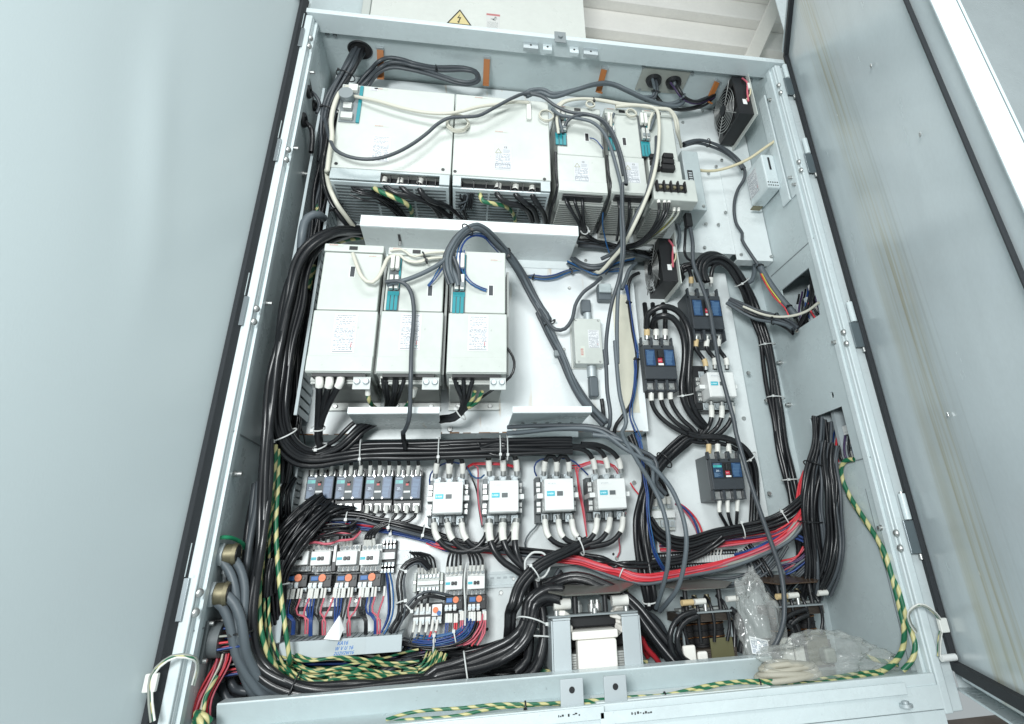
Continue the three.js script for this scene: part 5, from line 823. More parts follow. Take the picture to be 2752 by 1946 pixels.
bundle('black cables running along the lower edge of the narrow drives to the fan', [[.2932,1.9604,.12],[.3438,1.9568,.125],[.3876,1.9516,.12],[.4304,1.9435,.12],[.4614,1.9416,.12],[.4491,1.9453,.11],[.4786,1.948,.1],[.5041,1.9516,.08]], 6, 0.0048, [BK, BK, GY], { a: 0.012, b: 0.008 });
cable('pale grey conduit behind the shelf end', [[.2904,1.9642,.12],[.3228,1.9619,.12],[.3518,1.9602,.12],[.3871,1.9585,.11]], 0.0085, LG, { name: 'conduit', cat: 'conduit' });
bundle('black cables sagging from the shelf end to the middle fan', [[.2768,1.9077,.12],[.2961,1.8789,.14],[.3247,1.8674,.15],[.3568,1.8765,.15],[.3897,1.9156,.13],[.4233,1.9481,.11]], 4, 0.005, [BK, GY], { a: 0.012, b: 0.008 });
bundle('mixed thin wires below the shelf end', [[.2643,1.9045,.11],[.298,1.8764,.13],[.3262,1.8573,.14],[.3439,1.8599,.14],[.3834,1.8968,.12],[.4501,1.9262,.1]], 5, 0.0026, [BK, WH, LG, M.wireSky, WH], { a: 0.01, b: 0.006 });
cable('thin blue wire running down between the narrow drives', [[.3359,1.9821,.24],[.3436,1.974,.2],[.3602,1.9674,.15],[.3747,1.9441,.12],[.3904,1.9249,.1]], 0.002, M.wireSky, { name: 'wire', cat: 'wire' });
cable('black flat cable in the gap right of the third drive', [[.3447,2.1244,.29],[.3446,2.0658,.29],[.3501,2.0362,.285],[.3459,2.0062,.26],[.3426,1.9917,.22],[.3422,1.9824,.14]], 0.0032, BK);
cable('black cable in the gap right of the wide drives', [[.2111,2.1229,.29],[.21,2.0517,.29],[.2124,2.0225,.285],[.2102,2.0066,.26],[.2046,1.9961,.22],[.2088,1.9927,.15]], 0.0035, BK);

// ---------- cables: right side ----------
cable('cream cable looping from the fifth drive to the box on the right wall', [[.5934,2.2108,.18],[.6232,2.2052,.17],[.6765,2.206,.15],[.7383,2.2164,.15],[.8009,2.2264,.19],[.8462,2.2499,.22],[.8752,2.2687,.23]], 0.0042, M.wireCream);
bundle('grey cables from the drives to the top right fan', [[.625,2.2905,.16],[.6745,2.317,.15],[.7215,2.3184,.14],[.7673,2.3081,.13],[.8106,2.2804,.12],[.8266,2.2485,.12]], 3, 0.0048, GY, { a: 0.008, b: 0.005, ties: [0.4], tieMat: BK });
cable('grey cable winding down from the top right fan', [[.8106,2.2804,.12],[.8291,2.2487,.12],[.8248,2.2156,.12],[.7981,2.1722,.11],[.7776,2.1184,.11],[.7726,2.057,.11],[.7804,2.0119,.12],[.7749,1.9985,.12],[.7936,1.9482,.12],[.8135,1.9074,.12]], 0.005, M.wireGrey);
{ const u = thing('conduit', 'thick grey conduit with red wire running into the right wall opening', 'conduit'); lead(u, [[.8112,1.9156,.12],[.8229,1.8621,.13],[.8439,1.8029,.14],[.8576,1.7682,.15],[.8649,1.7417,.16]], 0.0095, LG, 0, 0, 'hose'); lead(u, [[.8065,1.8826,.128],[.8041,1.8463,.145],[.8159,1.7992,.155],[.8334,1.765,.165],[.8397,1.7427,.165]], 0.0018, M.wireRed); lead(u, [[.8092,1.8818,.13],[.8102,1.8323,.15],[.8298,1.783,.158]], 0.0018, M.wireYellow); for (const t of [0.04, 0.82]) tieRing(u, new Path([[.8112,1.9156,.12],[.8229,1.8621,.13],[.8439,1.8029,.14],[.8649,1.7417,.16]]), t, 0.0108, 0.0108, BK); }
cable('grey hose bend below the upper right plate', [[.8395,1.9693,.06],[.8212,1.9117,.07],[.806,1.8859,.07],[.7861,1.8837,.06],[.7683,1.894,.05]], 0.0065, LG, { name: 'conduit', cat: 'conduit' });
cable('grey cable curving beside the slim power supply', [[.5841,2.0352,.12],[.5874,2.0011,.12],[.5789,1.9683,.11],[.5705,1.9536,.09]], 0.0055, LG);
{ const u = thing('power_lead', 'black plug and lead hanging from the slim power supply', 'cable'); mesh('plug', uvm(bx(0, 0, 0, 0.02, 0.042, 0.02, 0.004)).translate(...[.5717,1.976,.19]), BK, u); lead(u, [[.5767,1.9803,.19],[.5689,1.9396,.19],[.5677,1.9093,.18],[.5855,1.901,.16],[.6195,1.9142,.13]], 0.004, BK); }
cable('long dark cable from the power supply down across the right plate to the floor', [[.585,1.979,.2],[.5855,1.9308,.2],[.5783,1.8683,.2],[.5866,1.8271,.2],[.5971,1.7796,.2],[.6027,1.726,.2],[.6019,1.667,.2],[.604,1.7416,.2],[.6035,1.6623,.2],[.6049,1.5895,.2],[.612,1.5197,.2],[.6188,1.4607,.2],[.6189,1.434,.2],[.6241,1.3931,.2],[.6336,1.3261,.2],[.6466,1.2548,.2],[.66,1.1909,.2],[.6673,1.1512,.2],[.6671,1.115,.2],[.6631,1.0887,.2],[.6545,1.0563,.2],[.635,1.0253,.2],[.6148,.9992,.19]], 0.0052, GY);
{ const u = thing('cable_bundle', 'thick shiny black cables arching from the upper right breaker down the right side', 'cables'); const pts = [[.6309,1.8508,.13],[.6293,1.8904,.13],[.6509,1.9197,.13],[.6921,1.933,.12],[.7378,1.9184,.1],[.7744,1.8718,.08],[.8031,1.8245,.06],[.8216,1.7611,.05],[.8347,1.7025,.04],[.8275,1.5234,.04],[.8225,1.4362,.04],[.8259,1.3506,.04],[.8248,1.2639,.04],[.8161,1.1866,.05],[.8017,1.1262,.06]]; const c = strands(u, pts, 6, 0.0066, BK, { a: 0.017, b: 0.009, ties: [0.23, 0.42, 0.57, 0.78] }); }
bundle('black cables from the middle fan arching to the upper right breaker', [[.5836,1.8823,.06],[.6017,1.8979,.08],[.5829,1.9004,.09],[.6034,1.9085,.1],[.6232,1.9125,.11],[.6437,1.8961,.12]], 4, 0.0058, BK, { a: 0.013, b: 0.008 });
{ const u = thing('breaker_leads', 'three sleeved leads on top of the upper right breaker', 'leads'); for (const [p, s] of [[[[.6097,1.8527,.095],[.6072,1.8752,.11],[.6039,1.9084,.1],[.5903,1.9035,.08]], M.sleeveTan], [[[.6434,1.8539,.095],[.6408,1.8765,.11],[.6488,1.9002,.12],[.6903,1.9215,.11]], M.sleeve], [[[.6688,1.8548,.095],[.6662,1.8776,.11],[.6771,1.9086,.12],[.7104,1.9188,.11]], M.sleeve]]) lead(u, p, 0.006, BK, 0.026, 0, 'wire', s); }
{ const u = thing('breaker_leads', 'three short sleeved leads between the upper right breaker and the contactor', 'leads'); for (const [p, s] of [[[[.6003,1.7014,.105],[.5932,1.668,.105],[.6059,1.6511,.1],[.6146,1.6357,.1],[.6149,1.6111,.1]], M.sleeveTan], [[[.6308,1.7019,.105],[.623,1.6685,.105],[.635,1.6546,.1],[.6425,1.6422,.1],[.6396,1.6144,.1]], M.sleeve], [[[.6631,1.7025,.105],[.6559,1.6689,.105],[.667,1.655,.1],[.6745,1.6426,.1],[.6729,1.6146,.1]], M.sleeve]]) lead(u, p, 0.006, BK, 0.03, 0.03, 'wire', s); }
{ const u = thing('breaker_leads', 'three sleeved leads on top of the left large breaker', 'leads'); for (const [p, s] of [[[[.4661,1.6946,.095],[.4675,1.7213,.1],[.4723,1.7675,.09],[.4791,1.8062,.07]], M.sleeveTan], [[[.4911,1.6951,.095],[.4929,1.7251,.1],[.4946,1.7681,.09],[.502,1.8069,.07]], M.sleeve], [[[.5162,1.6955,.095],[.5181,1.7256,.1],[.5268,1.769,.09],[.5355,1.8122,.06]], M.sleeve]]) lead(u, p, 0.0068, BK, 0.026, 0, 'wire', s); }
bundle('pair of thick shiny black cables looping right of the left large breaker', [[.4772,1.7247,.1],[.476,1.7425,.12],[.4923,1.7508,.14],[.523,1.7485,.14],[.5483,1.7244,.13],[.5606,1.6842,.12],[.5563,1.6258,.11],[.5491,1.5688,.1],[.5552,1.5304,.09],[.5752,1.4951,.08],[.6,1.4712,.07]], 2, 0.0085, BK, { a: 0.011, b: 0.003, ties: [0.76] });
{ const u = thing('breaker_leads', 'three leads curving down from the left large breaker', 'leads'); for (const p of [[[.4658,1.5639,.09],[.4641,1.5347,.085],[.476,1.5071,.08],[.5039,1.4786,.08],[.537,1.4586,.08],[.5678,1.4443,.08]], [[.49,1.5655,.09],[.4897,1.5361,.085],[.5017,1.5098,.08],[.5251,1.4812,.08],[.5497,1.4641,.08],[.5712,1.447,.08]], [[.5159,1.567,.09],[.5149,1.5375,.085],[.5261,1.5126,.08],[.5438,1.4867,.08],[.5625,1.4696,.08],[.5776,1.4498,.08]]]) lead(u, p, 0.0058, BK, 0.028); }
{ const u = thing('contactor_leads', 'three leads curving down from the right plate contactor', 'leads'); for (const p of [[[.6157,1.5292,.1],[.6089,1.4862,.1],[.6018,1.4672,.09],[.5845,1.4487,.085]], [[.644,1.5277,.1],[.636,1.4889,.1],[.6245,1.467,.09],[.5961,1.4458,.085]], [[.6725,1.5262,.1],[.6637,1.4901,.1],[.6418,1.4611,.09],[.6042,1.4401,.085],[.5875,1.4357,.08]]]) lead(u, p, 0.0058, BK, 0.04); }
bundle('black cables gathering above the lowest large breaker and running to the left', [[.5909,1.458,.08],[.5734,1.4414,.08],[.5663,1.4494,.08],[.5343,1.4332,.08],[.5018,1.4091,.08],[.4691,1.3816,.09],[.4422,1.3473,.1],[.4238,1.3051,.1],[.4084,1.2618,.1],[.4061,1.2263,.1],[.4092,1.18,.1],[.4122,1.135,.1],[.4192,1.0884,.09]], 6, 0.0056, BK, { a: 0.015, b: 0.008, ties: [0.3], tieMat: BK });
bundle('black cables arching right round the lowest large breaker', [[.5468,1.4514,.085],[.5813,1.4427,.085],[.621,1.4413,.09],[.6669,1.4268,.09],[.7007,1.403,.08],[.7173,1.3685,.07],[.7165,1.3159,.06],[.7047,1.264,.06],[.6963,1.2287,.06]], 4, 0.0054, BK, { a: 0.013, b: 0.007, ties: [0.5] });
bundle('thick black cables dropping behind the crossing grey cables', [[.3994,1.4503,.1],[.417,1.3995,.1],[.4292,1.3553,.1],[.4095,1.2982,.1],[.4019,1.25,.1],[.4024,1.2032,.1],[.4068,1.1575,.1],[.4111,1.1132,.1],[.4161,1.0843,.09]], 4, 0.006, BK, { a: 0.013, b: 0.008, ties: [0.95] });
cable('single black cable curving out over the bare right plate', [[.4237,1.4078,.08],[.4445,1.4002,.075],[.4749,1.3998,.07],[.4973,1.406,.075]], 0.005, BK);
{ const u = thing('breaker_leads', 'sleeved leads above and below the lowest large breaker', 'leads'); for (const x of [[[.6056,1.3032,.09],[.5992,1.2731,.09],[.6117,1.2534,.08],[.6266,1.2309,.07]], [[.6249,1.3026,.09],[.6203,1.2712,.09],[.6279,1.2478,.08],[.6381,1.2305,.07]], [[.6512,1.3032,.09],[.6434,1.2717,.09],[.6422,1.2473,.08],[.6461,1.2302,.07]]]) lead(u, x, 0.0042, BK, 0.032);
  for (const [x, s] of [[[[.5928,1.4047,.09],[.5964,1.4278,.09],[.5903,1.4426,.085]], M.sleeveTan], [[[.6165,1.4043,.09],[.6198,1.4247,.09],[.6233,1.4422,.085]], M.sleeve], [[[.6462,1.4037,.09],[.6478,1.4215,.09],[.6505,1.4418,.085]], M.sleeve]]) lead(u, x, 0.0056, BK, 0.022, 0, 'wire', s); }
bundle('grey cables sweeping from the right plate into the upper wall opening', [[.7318,1.8264,.06],[.7569,1.7986,.08],[.7957,1.768,.1],[.8253,1.7452,.13],[.8436,1.7228,.15],[.8459,1.7006,.17]], 8, 0.0045, [LG, GY, BK, GY, WH], { a: 0.014, b: 0.009, ties: [0.66], tieMat: BK });
cable('thin white cable bowed into the upper wall opening', [[.7505,1.7939,.1],[.7924,1.7636,.12],[.822,1.7446,.15],[.8528,1.7388,.18],[.8689,1.7398,.21],[.8752,1.7447,.25]], 0.0035, WH);
bundle('black cables inside the upper wall opening', [[0.9, 1.84, 0.23], [0.91, 1.8, 0.19], [0.9, 1.75, 0.15], [0.89, 1.72, 0.12]], 5, 0.0045, BK, { a: 0.014, b: 0.01 });
bundle('blue twisted wires hanging left of the large breakers', [[.4112,1.8311,.13],[.4152,1.79,.13],[.4182,1.7174,.13],[.4235,1.6649,.13],[.4265,1.6273,.13],[.4237,1.648,.13],[.4199,1.6035,.13],[.4057,1.5377,.13],[.3918,1.4962,.13],[.4006,1.4558,.13],[.4089,1.4266,.13],[.3957,1.456,.14],[.4064,1.4244,.14],[.4095,1.3558,.14],[.4134,1.3019,.14],[.4083,1.2689,.14],[.4121,1.2317,.14],[.4177,1.1998,.13],[.4317,1.17,.12],[.4494,1.1533,.1]], 4, 0.0015, [M.wireBlue, M.wireSky, M.wireSky, M.wireBlue], { a: 0.006, b: 0.004, wob: 2.2, ties: [0.06, 0.3], tieMat: BK });
cable('black cable running beside the blue twisted wires', [[.4586,1.8797,.11],[.435,1.8635,.12],[.4216,1.837,.125],[.418,1.7971,.125],[.4207,1.7109,.125],[.4253,1.6347,.125],[.4123,1.5616,.125],[.3979,1.5166,.125],[.374,1.4877,.12],[.3594,1.4682,.11],[.358,1.454,.1]], 0.0048, BK);
bundle('blue wires strung along the plate below the shelf', [[.1498,1.8635,.1],[.1459,1.8677,.1],[.1831,1.8572,.105],[.2204,1.8582,.11],[.2595,1.8751,.11],[.2881,1.8829,.11],[.3342,1.8801,.11],[.3775,1.8819,.11],[.407,1.8871,.11]], 4, 0.0024, [M.wireSky, M.wireBlue, M.wireSky, LG], { a: 0.006, b: 0.003, ties: [0.12, 0.5, 0.85], tieMat: BK });
cable('grey cable running from the fan past the plug connector', [[.4497,1.9037,.12],[.4262,1.8779,.13],[.4125,1.8464,.13],[.3995,1.8194,.13]], 0.0055, LG);
// harness out of the lower wall opening
bundle('mass of black wires dropping from the lower wall opening', [[.86,1.4667,.17],[.8397,1.411,.18],[.8278,1.3825,.18],[.8005,1.3318,.18],[.7839,1.2689,.17],[.7797,1.2099,.16],[.781,1.1566,.15],[.7775,1.1181,.14],[.7739,1.0884,.12]], 20, 0.0042, [BK, BK, BK, GY], { a: 0.024, b: 0.016, ties: [0.3, 0.6], tieMat: BK, wob: 1 });
bundle('second mass of black wires bulging right below the lower wall opening', [[.8512,1.4041,.2],[.834,1.3639,.2],[.8267,1.3139,.2],[.8203,1.2543,.19],[.8201,1.2077,.18],[.8089,1.1623,.17],[.7989,1.1286,.15],[.7878,1.1015,.13]], 16, 0.0038, [BK, BK, GY, BK], { a: 0.024, b: 0.014, wob: 1.4 });
bundle('black harness sweeping from the lower wall opening to the left', [[.7888,1.2942,.16],[.7697,1.274,.14],[.7417,1.254,.12],[.6923,1.2403,.11],[.6386,1.2317,.1],[.5753,1.2221,.1],[.5185,1.2101,.1],[.4807,1.2116,.1],[.4527,1.2245,.1],[.4332,1.2418,.1],[.4219,1.2613,.1]], 10, 0.0038, BK, { a: 0.014, b: 0.009, ties: [0.17, 0.42] });
bundle('upper red wires running to the terminal strip', [[.7804,1.2705,.15],[.7562,1.2407,.13],[.7255,1.2208,.11],[.6862,1.2129,.1],[.6336,1.2093,.09],[.573,1.2071,.08],[.5051,1.204,.075],[.4519,1.2027,.07]], 7, 0.0024, [M.wireRed, M.wireRed, M.wirePink, M.wirePurple], { a: 0.008, b: 0.006, wob: 1.2 });
bundle('red wires rising at the right edge of the plate', [[.821,1.3543,.12],[.8016,1.3232,.12],[.7873,1.2876,.12]], 4, 0.0026, M.wireRed, { a: 0.005, b: 0.003 });
bundle('broad red wire bundle sagging across the lower middle', [[.7726,1.2627,.16],[.7511,1.2307,.14],[.7078,1.2017,.13],[.653,1.1807,.12],[.5762,1.1634,.12],[.4947,1.1526,.12],[.4289,1.1458,.12],[.3855,1.1457,.12],[.3561,1.1546,.11],[.3342,1.1665,.1],[.3145,1.1673,.09],[.2665,1.1841,.08],[.2176,1.1919,.07],[.181,1.1969,.06]], 13, 0.0024, [M.wireRed, M.wireRed, M.wireRed, M.wirePink], { a: 0.0085, b: 0.007, ties: [0.72], wob: 0.8 });
bundle('grey cables along the underside of the red bundle', [[.7739,1.2557,.155],[.7455,1.2189,.14],[.6937,1.1882,.13],[.6289,1.1679,.125],[.5613,1.1551,.12],[.4807,1.1455,.12],[.4153,1.1388,.12],[.3787,1.1394,.115],[.3481,1.1492,.1],[.3261,1.1523,.09],[.2912,1.1683,.08],[.2554,1.18,.07]], 3, 0.0042, [M.wireOlive, LG, M.wireOlive], { a: 0.007, b: 0.005 });
bundle('blue wires crossing the red bundle on the right', [[.7804,1.1986,.14],[.7501,1.2143,.13],[.7054,1.2043,.125],[.663,1.1896,.12],[.6346,1.1793,.1],[.6268,1.1774,.08]], 3, 0.0028, M.wireBlue);
bundle('red and blue wires fanning out at the lower right', [[.7818,1.1798,.13],[.7669,1.1641,.12],[.7447,1.1533,.11],[.729,1.1469,.1]], 9, 0.0022, [M.wireRed, M.wireBlue, M.wirePink, M.wirePurple, LG], { a: 0.02, b: 0.01, wob: 2 });
bundle('dark grey wires fanning out at the lower right', [[.7807,1.1519,.13],[.7604,1.1365,.12],[.7457,1.1207,.1],[.7358,1.102,.08]], 12, 0.0028, [GY, LG, GY, BK], { a: 0.026, b: 0.014, wob: 2 });
bundle('grey wires sagging below the terminal strip', [[.518,1.1377,.06],[.5504,1.1249,.07],[.5951,1.123,.08],[.6386,1.1303,.09],[.673,1.1473,.1],[.7069,1.1738,.11],[.73,1.2011,.12]], 4, 0.0032, [LG, GY], { a: 0.013, b: 0.006, wob: 2 });
bundle('black cables falling from the terminal strip to the right transformer', [[.6556,1.1953,.08],[.6682,1.1684,.09],[.6771,1.1401,.1],[.6903,1.1098,.1],[.7081,1.0903,.09]], 7, 0.0042, [BK, BK, GY], { a: 0.018, b: 0.01, wob: 1.5 });
bundle('black cables crossing in front of the terminal strip', [[.5895,1.2164,.11],[.5664,1.201,.1],[.5313,1.1861,.1],[.4978,1.1783,.1],[.4519,1.1735,.1],[.396,1.1694,.11],[.3322,1.1734,.11],[.3281,1.1779,.09],[.2562,1.1959,.07]], 3, 0.0042, BK, { a: 0.008, b: 0.005 });
{ const u = thing('strip_tails', 'short white sleeved tails below the terminal strip', 'leads'); for (let i = 0; i < 9; i++) { const x = 0.531 + i * 0.0088; lead(u, [[x, 1.205, 0.058], [x + 0.003, 1.195, 0.06], [x + 0.005 - i * 0.0008, 1.178, 0.056]], 0.0018, M.sleeve); } }
bundle('purple and red wires dropping beside the four-way block', [[.5024,1.2965,.07],[.5182,1.2872,.07],[.538,1.2664,.07],[.5489,1.2437,.07],[.5528,1.2227,.07]], 4, 0.0024, [M.wirePurple, M.wireRed, M.wirePink, M.wireBlue], { a: 0.007, b: 0.004, wob: 1.4 });
{ const u = thing('block_leads', 'sleeved black leads on top of the four-way terminal block', 'leads'); for (const p of [[[.4544,1.2925,.06],[.4531,1.3073,.065],[.4402,1.3256,.09]], [[.4761,1.2969,.06],[.4748,1.3118,.065],[.4605,1.3327,.09],[.45,1.342,.1]], [[.4888,1.2965,.06],[.4861,1.3115,.065],[.4695,1.3375,.09],[.4564,1.3495,.1]]]) lead(u, p, 0.0045, BK, 0.02); }
cable('upper green and yellow earth cable leaving the lower wall opening', [[.875,1.3641,.2369],[.868,1.3637,.2149],[.866,1.3509,.1972],[.868,1.3266,.1886],[.87,1.2935,.1959],[.87,1.2605,.2157],[.87,1.2313,.2356],[.87,1.2008,.2543],[.87,1.1741,.2677],[.87,1.1285,.2723],[.87,1.0736,.2721],[.868,1.0339,.2713],[.862,.9991,.2577],[.8302,.979,.262],[.8003,.9686,.262]], 0.0052, M.yg, { turns: 26 });
cable('second green and yellow earth cable in the lower right corner', [[.874,1.2917,.187],[.874,1.2586,.2071],[.874,1.2292,.2271],[.874,1.1948,.2513],[.874,1.1479,.261],[.872,1.1065,.2789],[.872,1.0503,.2818],[.87,1.0126,.2897],[.8586,.9877,.285],[.8407,.9701,.275]], 0.0048, M.yg, { turns: 26 });
cable('short green and yellow earth cable lying in the right corner', [[.8195,.9856,.2],[.8348,.9793,.21],[.8575,.9745,.215],[.8732,.9702,.22]], 0.0045, M.yg);
bundle('green and yellow earth cables along the sill', [[-.106,.9628,.26],[-.0691,.9694,.27],[.009,.9708,.275],[.0689,.9728,.275],[.1301,.9689,.275],[.1925,.9667,.275],[.2563,.9661,.275],[.3106,.9655,.275],[.3657,.964,.275],[.4654,.9722,.27],[.5697,.9681,.27],[.6465,.9661,.27],[.7257,.9665,.27],[.8048,.9687,.265]], 2, 0.0026, M.yg, { a: 0.004, b: 0.003, wob: 1.5, ties: [0.25, 0.52, 0.72], tieMat: BK, name: 'earth_cable' });

// ---------- cables: middle row ----------
bundle('thick black cables sweeping from the shelf down the left side', [[-.255,1.9424,.16],[-.2883,1.9155,.2],[-.3149,1.88,.24],[-.3402,1.8437,.26],[-.3579,1.8087,.265],[-.3672,1.7694,.265],[-.3709,1.7098,.26],[-.3717,1.6219,.26],[-.3755,1.5478,.25],[-.3706,1.4721,.25],[-.3677,1.4192,.24],[-.3659,1.3771,.23],[-.3634,1.307,.22],[-.3582,1.2318,.22],[-.3582,1.1722,.21],[-.355,1.1263,.21],[-.3496,1.0851,.2],[-.3374,1.0526,.19],[-.3203,1.0362,.19],[-.2887,1.0158,.19],[-.242,1.0016,.19],[-.1809,.9945,.18],[-.0965,.9921,.17],[.0214,.9946,.15]], 4, 0.0072, BK, { a: 0.017, b: 0.008, ties: [0.78], tieMat: BK });
bundle('black cables bending from the left side into the main horizontal run', [[-.2804,1.9494,.14],[-.31,1.9091,.19],[-.3373,1.8691,.22],[-.3526,1.8248,.235],[-.3585,1.7737,.24],[-.358,1.7056,.24],[-.3639,1.6242,.24],[-.3632,1.5465,.23],[-.3628,1.4857,.22],[-.3578,1.4487,.2],[-.3462,1.425,.18],[-.329,1.4098,.16],[-.3058,1.403,.15],[-.2678,1.4073,.14],[-.2172,1.4151,.13],[-.1821,1.4164,.13],[-.067,1.4169,.13],[.0368,1.4187,.13],[.1129,1.4195,.13],[.0366,1.4194,.13],[.154,1.4209,.13],[.2484,1.4207,.13]], 9, 0.0055, BK, { a: 0.02, b: 0.007, ties: [0.42, 0.55, 0.67, 0.78, 0.88], wob: 0.5 });
bundle('thin black wires bulging out of the left duct', [[-.3761,1.685,.16],[-.3719,1.6262,.19],[-.3685,1.5674,.2],[-.3636,1.514,.2],[-.3587,1.4713,.18],[-.3525,1.4462,.14],[-.3527,1.4293,.1]], 12, 0.0018, BK, { a: 0.02, b: 0.014, wob: 4 });
bundle('green and yellow wires among the duct cables', [[-.3515,1.8298,.18],[-.3562,1.8,.18],[-.3596,1.7709,.18]], 4, 0.005, M.yg, { a: 0.012, b: 0.006, name: 'earth_cable' });
bundle('green and yellow wires behind the shelf corner', [[-.2596,1.9464,.13],[-.2818,1.9272,.15],[-.3056,1.9081,.17],[-.325,1.8961,.17]], 3, 0.005, M.yg, { a: 0.009, b: 0.005, name: 'earth_cable' });
bundle('thin green and yellow wires beside the upper duct', [[-.363,2.0522,.13],[-.3675,2.0114,.15],[-.3768,1.9906,.15]], 4, 0.0028, M.yg, { a: 0.012, b: 0.006, name: 'earth_cable' });
cable('grey hose bend beside the upper left duct', [[-.336,1.9367,.22],[-.3413,1.9271,.25],[-.3528,1.9186,.26],[-.3626,1.9014,.26],[-.3655,1.8715,.255],[-.3675,1.8446,.24]], 0.0095, LG, { name: 'conduit', cat: 'conduit' });
{ const u = thing('drive_leads', 'three thick sleeved leads below the left drive of the middle row', 'leads'); for (const p of [[[-.2835,1.5472,.27],[-.2801,1.5271,.275],[-.285,1.4992,.24],[-.2908,1.4712,.2],[-.2934,1.452,.18],[-.2931,1.4324,.16],[-.289,1.4209,.145]], [[-.2639,1.5462,.27],[-.2616,1.5249,.275],[-.2737,1.4992,.24],[-.286,1.4735,.2],[-.2917,1.453,.175],[-.292,1.4341,.15]], [[-.2417,1.5463,.27],[-.2414,1.5273,.275],[-.2601,1.5026,.245],[-.2788,1.4759,.21],[-.2878,1.4556,.185],[-.2937,1.4389,.15]]]) lead(u, p, 0.0066, BK, 0.03); tieRing(u, new Path([[-.2912,1.4712,.2],[-.2928,1.452,.18],[-.2924,1.4324,.16]]), 0.4, 0.014, 0.01); tieRing(u, new Path([[-.2931,1.4324,.16],[-.289,1.42,.15],[-.2872,1.417,.14]]), 0.4, 0.014, 0.01); }
{ const u = thing('drive_leads', 'black leads and earth wires below the middle drive', 'leads'); for (const p of [[[-.1641,1.5483,.265],[-.1607,1.525,.25],[-.1577,1.5064,.21],[-.1655,1.4937,.16]], [[-.1573,1.5484,.265],[-.154,1.525,.25],[-.1536,1.5064,.21],[-.163,1.4925,.16]], [[-.1393,1.5485,.265],[-.14,1.5202,.25],[-.1481,1.5015,.21],[-.1594,1.4925,.16]], [[-.134,1.5485,.265],[-.1354,1.5202,.25],[-.1434,1.5015,.21],[-.157,1.4924,.16]], [[-.1174,1.5474,.265],[-.1252,1.5202,.25],[-.1366,1.5039,.21],[-.1547,1.4924,.16]]]) lead(u, p, 0.0042, BK, 0.008);
  mesh('earth_wire', striped(new Path([[-.1904,1.5141,.255],[-.1876,1.499,.24],[-.1809,1.4944,.2],[-.1704,1.495,.16]]), 0.004, 26), M.yg, u); mesh('earth_wire', striped(new Path([[-.1003,1.5118,.255],[-.1092,1.499,.23],[-.1235,1.494,.19],[-.1402,1.4946,.15]]), 0.004, 26), M.yg, u);
  mesh('sleeve', [tube(new Path([[-.1902,1.5255,.265],[-.1896,1.5078,.252]]), 0.0055), tube(new Path([[-.0967,1.5187,.265],[-.1014,1.5059,.25]]), 0.0055)], M.sleeve, u); }
{ const u = thing('drive_leads', 'black leads below the right drive, tied beside the bracket', 'leads'); for (const p of [[[-.0222,1.548,.265],[-.0119,1.5229,.25],[-.0016,1.5037,.22],[-.0034,1.4887,.2],[-.02,1.4788,.19],[-.047,1.4796,.17]], [[-.0006,1.5482,.265],[.0012,1.5205,.25],[.0033,1.5012,.22],[-.0009,1.4863,.2],[-.0174,1.4739,.19],[-.0468,1.4759,.17]], [[.0214,1.5471,.265],[.0142,1.5205,.25],[.0081,1.4987,.22],[.0004,1.4838,.2],[-.0149,1.4714,.19],[-.0454,1.4722,.17]], [[-.0198,1.547,.26],[-.007,1.5169,.245],[.0022,1.4975,.215],[-.002,1.4849,.195],[-.0246,1.4725,.185],[-.0468,1.4715,.165]]]) lead(u, p, 0.0048, BK, 0.006); tieRing(u, new Path([[.0059,1.4962,.21],[-.002,1.4838,.2],[-.0174,1.4739,.19]]), 0.55, 0.017, 0.011);
  lead(u, [[.0905,1.6057,.27],[.1011,1.5861,.275],[.1054,1.5659,.275],[.099,1.5448,.27],[.0739,1.528,.25],[.0437,1.511,.23],[.018,1.4962,.21],[.0016,1.4838,.2]], 0.0028, BK);
  for (const p of [[[.0236,1.513,.26],[.0196,1.5011,.24],[.0084,1.4937,.21]], [[.0389,1.513,.26],[.0316,1.4987,.24],[.0133,1.4913,.21]]]) { mesh('earth_wire', striped(new Path(p), 0.004, 26), M.yg, u); } }
bundle('black cables passing under the left bracket to the main run', [[-.1686,1.4908,.14],[-.1963,1.4785,.14],[-.2192,1.4619,.15],[-.2358,1.4429,.15],[-.2553,1.425,.145],[-.2823,1.4145,.14],[-.3064,1.408,.14]], 6, 0.005, BK, { a: 0.013, b: 0.008 });
bundle('dark cables hanging behind the left bracket', [[-.2214,1.463,.12],[-.2328,1.4521,.1],[-.2384,1.4308,.08]], 5, 0.0052, BK, { a: 0.013, b: 0.008 });
cable('black cable dropping from the bracket into the main run', [[-.1201,1.4427,.2],[-.1216,1.4348,.16],[-.1184,1.419,.14]], 0.005, BK);
cable('grey cable hanging over the front of the middle drive', [[-.168,1.7344,.31],[-.1431,1.7351,.315],[-.1262,1.7277,.315],[-.1144,1.7095,.315],[-.107,1.6771,.312],[-.1052,1.6371,.31],[-.1057,1.6023,.31],[-.1054,1.5842,.31],[-.1031,1.532,.31],[-.1021,1.4899,.295],[-.1026,1.4571,.28],[-.1112,1.4429,.24],[-.12,1.4415,.2]], 0.0044, GY);
cable('white cable drooping between the left and middle drives', [[-.2449,1.8066,.295],[-.2317,1.7742,.305],[-.2161,1.7427,.31],[-.1989,1.7313,.31],[-.186,1.7412,.31],[-.1769,1.7669,.308],[-.1686,1.7991,.3],[-.1593,1.8023,.3]], 0.0042, WH);
